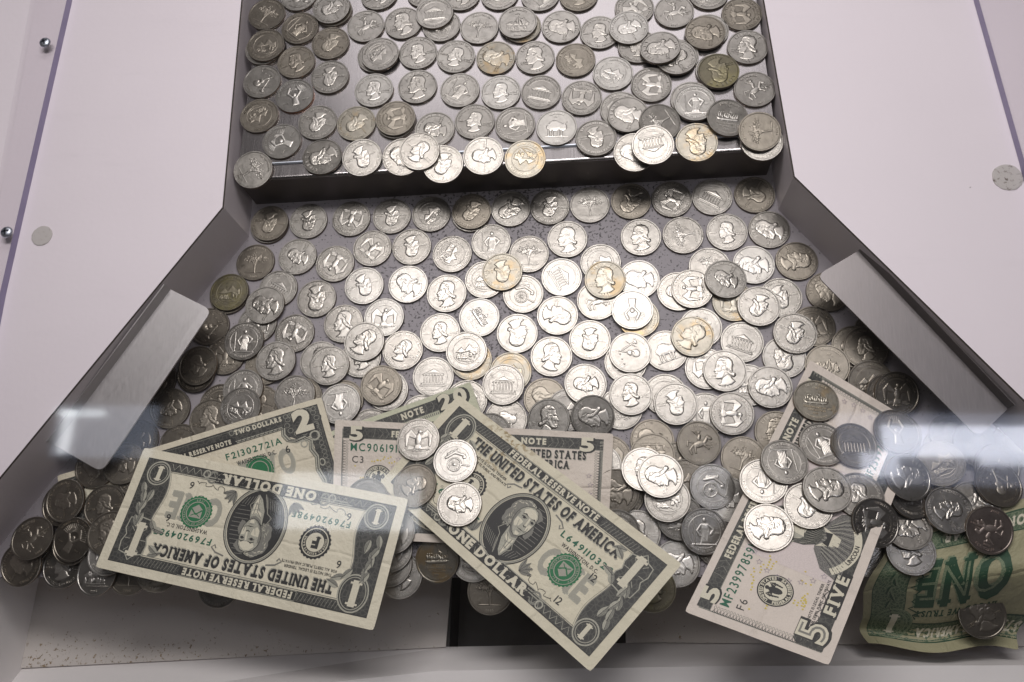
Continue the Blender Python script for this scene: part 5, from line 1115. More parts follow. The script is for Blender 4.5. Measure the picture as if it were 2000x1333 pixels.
(-52.4,299.8,31.0,-0.0,0.0,'S',0,'b','bright coin with a small portrait, seventh from left in fifth row of the shelf'),
(-27.9,299.0,31.0,0.0,0.0,'B',-15,'s','silver coin with a columned building, eighth from left in fifth row of the shelf'),
(-3.5,294.3,31.0,-0.0,0.0,'E',170,'s','silver coin, spread eagle upside down, ninth from left in fifth row of the shelf'),
(15.2,311.0,31.0,-0.0,0.0,'P',-30,'b','bright coin with a ringed landscape, seventh from right in fifth row of the shelf'),
(37.9,302.2,31.0,0.0,0.0,'E',90,'s','silver coin, spread eagle tipped left, sixth from right in fifth row of the shelf'),
(62.7,287.5,32.75,0.0,-0.0,'F',0,'b','bright coin with a standing figure, fourth from right in fifth row of the shelf'),
(77.4,309.2,32.75,0.0,-0.0,'L',190,'g','olive coin, left, second from right in fifth row of the shelf'),
(97.9,297.0,31.0,0.0,0.0,'H',20,'s','silver coin with a horse and rider, rightmost in fifth row of the shelf'),
(-202.2,287.7,31.0,0.0,0.0,'P',-150,'d',"dull grey coin, ringed landscape upside down, leftmost in row behind the shelf's front row"),
(-185.6,269.1,31.0,0.0,0.0,'A',70,'b',"bright coin, rays, second from left in row behind the shelf's front row"),
(-164.5,281.8,31.0,0.0,-0.0,'S',160,'s',"silver coin, small portrait upside down, third from left in row behind the shelf's front row"),
(-140.2,280.4,31.0,0.0,0.0,'S',130,'y',"yellow stained coin, portrait, fourth from left in row behind the shelf's front row"),
(-115.6,282.2,32.75,-0.0,-0.0,'E',100,'d',"dull grey coin, eagle, fifth from left in row behind the shelf's front row"),
(-91.5,274.8,31.0,0.0,0.0,'S',70,'s',"silver coin, small portrait tipped left, seventh from left in row behind the shelf's front row"),
(-67.5,279.7,31.0,0.0,0.0,'S',-10,'s',"silver coin with a small portrait, eighth from left in row behind the shelf's front row"),
(-43.1,276.9,31.0,-0.0,0.0,'F',100,'s',"silver coin, standing figure tipped left, seventh from right in row behind the shelf's front row"),
(-18.3,274.2,31.0,0.0,0.0,'O',0,'b',"bright coin with a bison, sixth from right in row behind the shelf's front row"),
(4.9,266.6,31.0,-0.0,0.0,'S',190,'s',"silver coin, small portrait upside down, fifth from right in row behind the shelf's front row"),
(23.5,280.9,32.75,0.0,0.0,'L',70,'s',"silver coin, left, third from right in row behind the shelf's front row"),
(41.9,274.5,33.57,-0.116,0.029,'T',120,'s',"silver coin, branching tree tipped left, second from right in row behind the shelf's front row"),
(80.8,276.5,33.39,-0.111,0.045,'N',-10,'s',"silver coin with a boat crossing, rightmost in row behind the shelf's front row"),
(-201.3,250.2,30.61,0.0,0.1,'T',-60,'s',"silver coin with a branching tree tipped right, leftmost in shelf's front row"),
(-159.1,257.8,31.0,-0.0,0.0,'L',110,'s',"silver coin, old portrait facing left tipped left, second from left in shelf's front row"),
(-134.5,256.8,31.0,-0.0,0.091,'S',200,'s',"silver coin with a small portrait upside down, third from left in shelf's front row"),
(-109.9,256.7,30.9,-0.006,0.095,'L',60,'s',"silver coin, old portrait facing left tipped left, fourth from left in shelf's front row"),
(-61.3,256.5,30.64,-0.007,0.098,'S',90,'s',"silver coin with a small portrait tipped left, seventh from left in shelf's front row"),
(-36.6,254.0,30.25,-0.006,0.099,'P',160,'y',"yellow stained coin with a ringed landscape upside down, sixth from right in shelf's front row"),
(37.4,258.6,35.25,-0.004,0.12,'B',190,'s',"silver coin with a columned building upside down, fourth from right in shelf's front row"),
(62.9,262.4,30.7,-0.005,0.092,'L',190,'y',"yellow stained coin, old portrait facing left upside down, third from right in shelf's front row"),
(98.3,266.9,33.55,-0.038,0.114,'T',90,'d',"dull grey coin with a branching tree tipped left, second from right in shelf's front row"),
(-199.3,228.7,1.75,0.0,0.0,'S',170,'d','dull grey coin, small portrait upside down, second from left in row under the shelf face'),
(-174.9,230.7,0.0,0.0,0.0,'S',185,'s','silver coin, small portrait upside down, third from left in row under the shelf face'),
(-147.4,232.0,0.0,0.0,0.0,'E',170,'s','silver coin, spread eagle upside down, fourth from left in row under the shelf face'),
(-121.7,233.4,0.0,0.0,0.0,'S',180,'s','silver coin, small portrait upside down, fifth from left in row under the shelf face'),
(-96.8,234.4,0.0,0.0,0.0,'P',40,'s','silver coin, ringed landscape tipped left, sixth from left in row under the shelf face'),
(-71.3,234.9,1.75,0.0,-0.0,'S',150,'d','dull grey coin, small portrait upside down, eighth from left in row under the shelf face'),
(-47.3,237.2,0.0,0.0,0.0,'L',130,'s','silver coin, left, seventh from right in row under the shelf face'),
(-23.1,238.2,0.0,0.0,0.0,'S',170,'s','silver coin, small portrait upside down, sixth from right in row under the shelf face'),
(1.4,239.1,0.0,0.0,0.0,'T',0,'s','silver coin with a branching tree, fifth from right in row under the shelf face'),
(26.3,241.2,0.0,0.0,0.0,'L',150,'d','dull grey coin, left, fourth from right in row under the shelf face'),
(50.9,242.1,0.0,0.0,0.0,'E',60,'s','silver coin, spread eagle tipped left, third from right in row under the shelf face'),
(75.2,243.1,0.0,0.0,0.0,'B',-30,'s','silver coin with a columned building, second from right in row under the shelf face'),
(100.3,244.2,0.0,0.0,0.0,'S',-120,'d','dull grey coin with a small portrait tipped right, rightmost in row under the shelf face'),
(-205.7,202.8,0.0,0.0,0.0,'T',0,'d','dull grey coin with a branching tree, leftmost in second row below the shelf'),
(-179.1,206.4,0.0,0.0,0.0,'S',60,'s','silver coin, small portrait tipped left, second from left in second row below the shelf'),
(-154.8,201.4,0.0,0.0,0.0,'E',150,'s','silver coin, spread eagle upside down, third from left in second row below the shelf'),
(-132.2,211.5,0.0,0.0,0.0,'E',-40,'s','silver coin, spread eagle tipped right, fourth from left in second row below the shelf'),
(-107.6,212.2,0.0,0.0,0.0,'S',185,'s','silver coin, small portrait upside down, fifth from left in second row below the shelf'),
(-82.2,207.1,0.0,0.0,0.0,'P',-120,'s','silver coin, ringed landscape tipped right, sixth from left in second row below the shelf'),
(-58.6,214.7,0.0,0.0,0.0,'F',0,'s','silver coin with a standing figure, seventh from left in second row below the shelf'),
(-35.3,206.6,0.0,0.0,0.0,'T',0,'s','silver coin with a branching tree, sixth from right in second row below the shelf'),
(-12.2,216.2,0.0,0.0,0.0,'L',0,'s','silver coin, old portrait facing left, fifth from right in second row below the shelf'),
(31.9,217.0,0.0,0.0,0.0,'L',0,'s','silver coin, old portrait facing left, fourth from right in second row below the shelf'),
(56.8,218.0,0.0,0.0,0.0,'T',100,'s','silver coin, branching tree tipped left, third from right in second row below the shelf'),
(82.7,219.7,0.0,0.0,0.0,'S',0,'s','silver coin with a small portrait, second from right in second row below the shelf'),
(107.3,220.9,0.0,0.0,0.0,'L',65,'s','silver coin, old portrait facing left tipped left, rightmost in second row below the shelf'),
(-218.9,182.2,1.75,0.0,0.0,'P',0,'g','olive coin with a ringed landscape, second from left in third row below the shelf'),
(-164.0,178.4,0.0,0.0,0.0,'L',180,'s','silver coin, left, fifth from left in third row below the shelf'),
(-135.2,186.6,0.0,0.0,0.0,'S',200,'b','bright coin, small portrait upside down, sixth from left in third row below the shelf'),
(-108.1,187.4,0.0,0.0,0.0,'L',50,'b','bright coin, left, seventh from left in third row below the shelf'),
(-84.2,181.3,0.0,0.0,0.0,'L',0,'s','silver coin, old portrait facing left, eighth from left in third row below the shelf'),
(-61.4,190.1,0.0,0.0,0.0,'P',0,'s','silver coin with a ringed landscape, ninth from left in third row below the shelf'),
(-38.1,180.7,0.0,0.0,0.0,'W',0,'s','silver coin with a spoked wheel, eleventh from left in third row below the shelf'),
(-15.4,191.4,0.0,0.0,0.0,'B',-60,'b','bright coin, columned building tipped right, tenth from right in third row below the shelf'),
(7.7,200.5,0.0,0.0,0.0,'P',20,'s','silver coin with a ringed landscape, ninth from right in third row below the shelf'),
(30.2,189.7,0.0,0.0,0.0,'L',80,'b','bright coin, left, seventh from right in third row below the shelf'),
(60.6,182.7,1.75,0.0,0.0,'E',90,'s','silver coin, spread eagle tipped left, fifth from right in third row below the shelf'),
(96.9,198.3,0.0,0.0,0.0,'L',80,'b','bright coin, left, second from right in third row below the shelf'),
(121.6,200.4,0.0,0.0,0.0,'L',-85,'d','dull grey coin, old portrait facing left tipped right, rightmost in third row below the shelf'),
(-228.7,160.4,0.0,0.0,0.0,'G',-40,'d','dull grey coin with a guitar tipped right, leftmost in fourth row below the shelf'),
(-175.2,156.1,0.0,0.0,0.0,'E',160,'s','silver coin, spread eagle upside down, third from left in fourth row below the shelf'),
(-145.6,162.2,0.0,0.0,0.0,'L',0,'s','silver coin, old portrait facing left, fourth from left in fourth row below the shelf'),
(-121.2,166.1,0.0,0.0,0.0,'E',0,'b','bright coin with a spread eagle, fifth from left in fourth row below the shelf'),
(-63.8,165.9,0.0,0.0,0.0,'N',-60,'b','bright coin, boat crossing tipped right, seventh from left in fourth row below the shelf'),
(-86.7,156.4,0.0,0.0,0.0,'S',0,'s','silver coin with a small portrait, sixth from left in fourth row below the shelf'),
(-17.6,167.0,0.0,0.0,0.0,'L',-110,'s','silver coin, left, eighth from left in fourth row below the shelf'),
(25.9,169.7,1.75,-0.0,0.0,'A',180,'b','bright coin, figure amid rays upside down, sixth from right in fourth row below the shelf'),
(97.9,171.7,1.75,0.0,-0.0,'S',150,'s','silver coin, small portrait upside down, third from right in fourth row below the shelf'),
(137.5,181.0,0.0,0.0,0.0,'L',40,'d','dull grey coin, old portrait facing left tipped left, rightmost in fourth row below the shelf'),
(-205.2,150.6,1.75,-0.0,0.0,'F',0,'s','silver coin with a standing figure, second from left in fifth row below the shelf'),
(-184.0,138.2,1.75,0.0,0.0,'L',0,'s','silver coin, old portrait facing left, fourth from left in fifth row below the shelf'),
(-108.4,145.5,0.0,0.0,0.0,'S',-30,'s','silver coin with a small portrait, seventh from left in fifth row below the shelf'),
(-41.0,155.9,0.0,0.0,0.0,'L',180,'s','silver coin, left, ninth from left in fifth row below the shelf'),
(-20.8,141.8,0.0,0.0,0.0,'R',0,'s','silver coin with a portrait facing right, tenth from left in fifth row below the shelf'),
(1.3,151.8,0.0,0.0,0.0,'S',170,'s','silver coin, small portrait upside down, eighth from right in fifth row below the shelf'),
(59.7,153.4,1.75,-0.0,0.0,'L',-50,'y','yellow stained coin, left, fifth from right in fifth row below the shelf'),
(24.3,143.8,1.75,0.0,0.0,'G',120,'s','silver coin with a guitar tipped left, seventh from right in fifth row below the shelf'),
(87.5,150.6,0.0,0.0,0.0,'B',-20,'s','silver coin with a columned building, third from right in fifth row below the shelf'),
(116.8,155.2,1.75,0.0,0.0,'S',155,'s','silver coin, small portrait upside down, second from right in fifth row below the shelf'),
(-230.9,134.8,2.98,0.076,0.038,'S',30,'d','dull grey coin with a small portrait, leftmost in sixth row below the shelf'),
(-151.4,135.4,1.75,-0.0,-0.0,'S',0,'s','silver coin with a small portrait, third from left in sixth row below the shelf'),
(-89.2,129.3,0.0,0.0,0.0,'B',0,'s','silver coin with a columned building, fourth from left in sixth row below the shelf'),
(-48.0,124.4,1.75,-0.0,0.0,'B',0,'s','silver coin with a columned building, sixth from left in sixth row below the shelf'),
(-1.3,124.7,2.42,-0.107,-0.054,'S',90,'s','silver coin, small portrait tipped left, eighth from left in sixth row below the shelf'),
(24.2,119.1,1.75,-0.0,0.0,'S',0,'s','silver coin with a small portrait, eighth from right in sixth row below the shelf'),
(48.9,113.7,1.75,-0.0,0.0,'S',190,'s','silver coin, small portrait upside down, sixth from right in sixth row below the shelf'),
(76.7,133.0,1.75,0.0,0.0,'L',0,'s','silver coin, old portrait facing left, fourth from right in sixth row below the shelf'),
(101.0,123.7,1.75,0.0,0.0,'L',90,'s','silver coin, left, third from right in sixth row below the shelf'),
(133.0,136.4,1.13,0.087,0.052,'M',-20,'d','dull grey coin with a mountain scene, rightmost in sixth row below the shelf'),
(-245.1,109.2,0.99,-0.038,0.076,'S',100,'d','dull grey coin, small portrait tipped left, third from left in pile behind the notes'),
(-219.3,102.5,1.75,0.0,-0.0,'L',0,'d','dull grey coin, old portrait facing left, sixth from left in pile behind the notes'),
(-201.7,120.8,1.75,0.0,-0.0,'F',0,'s','silver coin with a standing figure, ninth from left in pile behind the notes'),
(-170.0,117.3,1.75,0.0,0.0,'T',0,'s','silver coin with a branching tree, twelfth from left in pile behind the notes'),
(-142.4,112.3,1.75,0.0,-0.0,'F',190,'b','bright coin with a standing figure upside down, fourteenth from left in pile behind the notes'),
(-119.1,123.5,1.75,-0.0,0.0,'E',-40,'d','dull grey coin, spread eagle tipped right, eleventh from right in pile behind the notes'),
(-54.5,95.5,1.66,0.097,0.097,'S',-30,'s','silver coin mostly covered, seventh from right in pile behind the notes'),
(-21.5,103.5,3.82,0.169,0.108,'R',0,'s','silver coin with a portrait facing right, fourth from right in pile behind the notes'),
(2.9,105.9,3.41,-0.039,0.196,'L',80,'s','silver coin, old portrait facing left tipped left, second from right in pile behind the notes'),
(-261.4,90.0,0.0,0.0,0.0,'S',90,'d','dull grey coin with a small portrait tipped left, leftmost in pile behind the notes'),
(79.3,108.4,1.75,0.0,0.0,'E',-90,'s','silver coin, spread eagle tipped right, fourth from right in pile between the five dollar notes'),
(35.4,84.5,3.21,0.12,0.0,'M',180,'d','dull grey coin, scene, ninth from left in pile between the five dollar notes'),
(60.5,91.7,2.53,-0.098,0.017,'H',0,'d','dull grey coin, horse and rider, tenth from right in pile between the five dollar notes'),
(84.3,84.0,0.0,0.0,0.0,'T',-20,'d','dull grey coin, branching tree, third from right in pile between the five dollar notes'),
(6.8,78.0,2.88,0.114,-0.038,'S',0,'s','silver coin mostly covered, leftmost in pile between the five dollar notes'),
(15.7,64.2,5.25,-0.043,0.112,'L',60,'d','dull grey coin, left, third from left in pile between the five dollar notes'),
(26.6,42.9,1.75,-0.0,0.0,'S',0,'s','silver coin with a small portrait, sixth from left in pile between the five dollar notes'),
(42.3,60.1,7.33,0.107,-0.054,'P',0,'s','silver coin with a ringed landscape, eleventh from left in pile between the five dollar notes'),
(154.1,146.0,3.51,0.095,0.057,'S',0,'d','dull grey coin with a small portrait, thirteenth from left in pile around the right note'),
(154.6,126.5,3.39,0.061,0.19,'P',0,'d','dull grey coin with a ringed landscape, fourteenth from left in pile around the right note'),
(-106.3,23.7,1.75,0.0,-0.0,'P',40,'s','silver coin mostly covered, second from left of those under the one dollar notes'),
(-80.2,26.6,3.11,0.141,0.141,'N',0,'y','yellow stained coin, boat crossing, fourth from right of those under the one dollar notes'),
(-96.5,358.9,32.75,-0.0,0.0,'B',5,'s','silver coin with a columned building, fourth from left in second row of the shelf'),
(43.7,325.8,34.34,0.096,-0.072,'L',95,'s','silver coin, left, fourth from right in fourth row of the shelf'),
(-99.4,259.1,32.82,-0.006,0.094,'S',-40,'s',"silver coin with a small portrait tipped right, fifth from left in shelf's front row"),
(-195.2,173.6,1.75,0.0,0.0,'L',70,'s','silver coin, left, third from left in third row below the shelf'),
(-50.9,194.3,1.75,0.0,0.0,'S',185,'y','yellow stained coin, small portrait upside down, tenth from left in third row below the shelf'),
(10.3,188.8,1.75,-0.0,0.0,'L',0,'y','yellow stained coin, old portrait facing left, eighth from right in third row below the shelf'),
(79.8,188.2,2.7,-0.08,-0.032,'S',60,'s','silver coin, small portrait tipped left, third from right in third row below the shelf'),
(-131.5,150.3,1.75,-0.0,-0.0,'L',-40,'s','silver coin, left, sixth from left in fifth row below the shelf'),
(-70.2,144.3,1.75,0.0,0.0,'P',0,'s','silver coin with a ringed landscape, eighth from left in fifth row below the shelf'),
(-200.9,109.3,3.5,0.0,-0.0,'P',-20,'s','silver coin with a ringed landscape, eighth from left in pile behind the notes'),
(-236.1,87.9,0.0,0.0,0.0,'M',0,'d','dull grey coin mostly covered, fourth from left in pile behind the notes'),
(30.2,75.8,7.62,-0.017,-0.119,'S',0,'s','silver coin with a small portrait, seventh from left in pile between the five dollar notes'),
(15.7,42.7,5.18,0.072,0.096,'P',0,'s','silver coin mostly covered, fourth from left in pile between the five dollar notes'),
(74.9,61.8,0.0,0.0,0.0,'S',80,'b','bright coin, small portrait tipped left, fifth from right in pile between the five dollar notes'),
(46.7,27.7,0.0,0.0,0.0,'L',80,'b','bright coin, left, thirteenth from left in pile between the five dollar notes'),
(68.9,38.2,0.0,0.0,0.0,'S',160,'s','silver coin mostly covered, sixth from right in pile between the five dollar notes'),
(143.2,35.4,0.0,0.0,0.0,'P',40,'s','silver coin mostly covered, twelfth from left in pile around the right note'),
(140.9,43.0,1.75,0.0,0.0,'S',40,'s','silver coin mostly covered, eleventh from left in pile around the right note'),
(162.3,118.5,4.88,-0.107,0.169,'L',90,'d','dull grey coin mostly covered, seventeenth from left in pile around the right note'),
(191.0,89.6,0.0,0.0,0.0,'P',0,'d','dull grey coin mostly covered, ninth from right in pile around the right note'),
(-106.2,31.1,3.5,0.0,-0.0,'S',60,'s','silver coin mostly covered, third from left of those under the one dollar notes'),
(38.7,72.1,9.6,-0.017,-0.119,'L',80,'s','silver coin, left, tenth from left in pile between the five dollar notes'),
(66.5,68.1,2.73,-0.068,0.056,'W',0,'b','bright coin with a spoked wheel, seventh from right in pile between the five dollar notes'),
(60.7,44.1,5.94,-0.077,0.092,'F',0,'b','bright coin with a standing figure, ninth from right in pile between the five dollar notes'),
(163.3,36.1,7.93,0.013,-0.076,'S',0,'s','silver coin with a small portrait, twelfth from right in pile around the right note'),
(166.5,119.3,6.32,-0.107,0.169,'E',0,'d','dull grey coin with a spread eagle, sixteenth from right in pile around the right note'),
(194.5,97.6,1.75,0.0,0.0,'S',0,'d','dull grey coin with a small portrait, seventh from right in pile around the right note'),
(226.6,93.3,0.0,0.0,0.0,'S',60,'d','dull grey coin with a small portrait tipped left, rightmost in pile around the right note'),
(-104.5,40.4,7.88,0.007,-0.008,'L',60,'s','silver coin, left, fourth from left of those under the one dollar notes'),
(-297.2,51.6,5.8,0.107,0.054,'S',0,'d','dull grey coin mostly covered, fifth from left in lower left pile'),
(-316.8,19.8,0.0,0.0,0.0,'P',0,'d','dull grey coin mostly covered, second from left in lower left pile'),
(-292.6,18.1,0.0,0.0,0.0,'S',0,'s','silver coin with a small portrait, sixth from left in lower left pile'),
(-249.8,15.6,5.64,-0.001,0.015,'T',0,'d','dull grey coin with a branching tree, fourth from right in lower left pile'),
(-233.3,17.3,6.87,-0.12,-0.008,'L',0,'d','dull grey coin mostly covered, second from right in lower left pile'),
(122.9,89.2,13.86,-0.026,-0.198,'F',20,'s','silver coin with a standing figure, sixth from left in pile around the right note'),
(163.8,96.7,9.43,-0.137,-0.145,'S',0,'d','dull grey coin mostly covered, fifteenth from right in pile around the right note'),
(122.9,114.0,8.81,-0.059,-0.172,'N',-8,'y','yellow stained coin with a boat crossing, fifth from left in pile around the right note'),
(162.8,48.0,8.53,0.006,-0.2,'L',100,'s','silver coin, left, fourteenth from right in pile around the right note'),
(204.3,92.9,3.42,-0.128,0.038,'P',30,'d','dull grey coin with a ringed landscape, sixth from right in pile around the right note'),
(198.4,60.5,6.44,0.056,-0.192,'L',100,'s','silver coin, left, fifth from right in pile around the right note'),
(-294.0,53.6,7.87,0.107,0.054,'S',90,'d','dull grey coin with a small portrait tipped left, seventh from left in lower left pile'),
(-271.1,51.0,6.06,-0.017,-0.003,'S',10,'d','dull grey coin with a small portrait, eighth from right in lower left pile'),
(-313.3,29.9,1.75,0.0,0.0,'P',0,'d','dull grey coin mostly covered, third from left in lower left pile'),
(-286.7,30.4,5.6,0.102,0.063,'L',0,'d','dull grey coin mostly covered, eighth from left in lower left pile'),
(-315.5,18.5,3.45,0.029,0.116,'S',60,'d','dull grey coin with a small portrait tipped left, leftmost in lower left pile'),
(-268.1,14.6,6.6,0.107,0.015,'M',0,'b','bright coin with a mountain scene, ninth from right in lower left pile'),
(-280.8,72.9,6.08,-0.025,-0.013,'L',60,'d','dull grey coin, old portrait facing left tipped left, tenth from left in lower left pile'),
(-254.5,68.3,5.5,-0.024,-0.011,'P',0,'d','dull grey coin mostly covered, third from right in lower left pile'),
(138.6,88.8,14.67,-0.139,-0.144,'B',0,'d','dull grey coin with a columned building, eighth from left in pile around the right note'),
(162.1,97.1,11.29,-0.137,-0.145,'A',0,'d','dull grey coin, figure amid rays, eighteenth from left in pile around the right note'),
(90.5,68.6,18.08,0.062,-0.19,'F',170,'s','silver coin with a standing figure upside down, leftmost in pile around the right note'),
(110.5,55.8,23.57,0.038,-0.196,'S',150,'s','silver coin, small portrait upside down, fourth from left in pile around the right note'),
(136.3,61.5,22.11,-0.017,-0.199,'S',0,'s','silver coin with a small portrait, tenth from left in pile around the right note'),
(89.9,44.5,25.52,0.06,-0.191,'L',-80,'s','silver coin, left, second from left in pile around the right note'),
(185.3,82.0,4.44,0.16,0.12,'P',30,'d','dull grey coin with a ringed landscape, tenth from right in pile around the right note'),
(166.0,64.3,10.11,-0.2,-0.014,'P',0,'s','silver coin with a ringed landscape, eleventh from right in pile around the right note'),
(213.6,80.5,3.39,-0.118,0.161,'P',0,'d','dull grey coin with a ringed landscape, third from right in pile around the right note'),
(-93.7,90.5,8.28,0.054,-0.071,'E',0,'s','silver coin with a spread eagle, second from left of four on the middle note'),
(-72.0,78.4,10.82,0.055,-0.118,'W',20,'b','bright coin with a spoked wheel, third from left of four on the middle note'),
(-93.5,64.6,10.68,0.123,-0.123,'S',-70,'d','dull grey coin with a small portrait tipped right, leftmost of four on the middle note'),
(-68.0,54.6,14.12,0.051,-0.141,'S',80,'s','silver coin with a small portrait tipped left, rightmost of four on the middle note'),
(-120.2,56.8,8.12,0.026,0.018,'P',0,'s','silver coin mostly covered, leftmost of those under the one dollar notes'),
(-310.1,32.4,6.2,-0.0,-0.12,'H',40,'d','dull grey coin, horse and rider tipped left, fourth from left in lower left pile'),
(-285.2,32.3,7.53,0.102,0.063,'A',-25,'d','dull grey coin with a figure amid rays, ninth from left in lower left pile'),
(-261.6,24.9,9.04,-0.017,-0.119,'E',0,'b','bright coin mostly covered, sixth from right in lower left pile'),
(-263.8,75.1,7.43,-0.022,-0.012,'S',60,'d','dull grey coin with a small portrait tipped left, fifth from right in lower left pile'),
(-263.0,35.8,10.43,-0.052,-0.108,'L',30,'d','dull grey coin with an old portrait facing left, seventh from right in lower left pile'),
(101.5,78.7,18.4,-0.057,-0.192,'F',185,'s','silver coin, standing figure upside down, third from left in pile around the right note'),
(120.3,64.0,24.1,-0.027,-0.198,'L',-80,'s','silver coin, left, seventh from left in pile around the right note'),
(163.4,72.3,15.09,-0.191,-0.059,'L',-80,'b','bright coin, left, thirteenth from right in pile around the right note'),
(183.6,56.7,10.02,-0.054,-0.063,'S',-80,'s','silver coin, small portrait tipped right, eighth from right in pile around the right note'),
(141.7,48.1,24.83,-0.195,0.046,'E',-90,'s','silver coin, spread eagle tipped right, fifteenth from left in pile around the right note'),
(211.2,70.8,7.18,-0.135,-0.125,'G',50,'d','dull grey coin, guitar tipped left, second from right in pile around the right note'),
(201.9,47.4,9.98,-0.112,0.165,'H',160,'p','pinkish coin, horse and rider upside down, fourth from right in pile around the right note'),
(203.8,7.1,-15.68,-0.033,0.207,'R',30,'d','dull grey coin, portrait facing right, lying on the crumpled green note in the tray'),
]
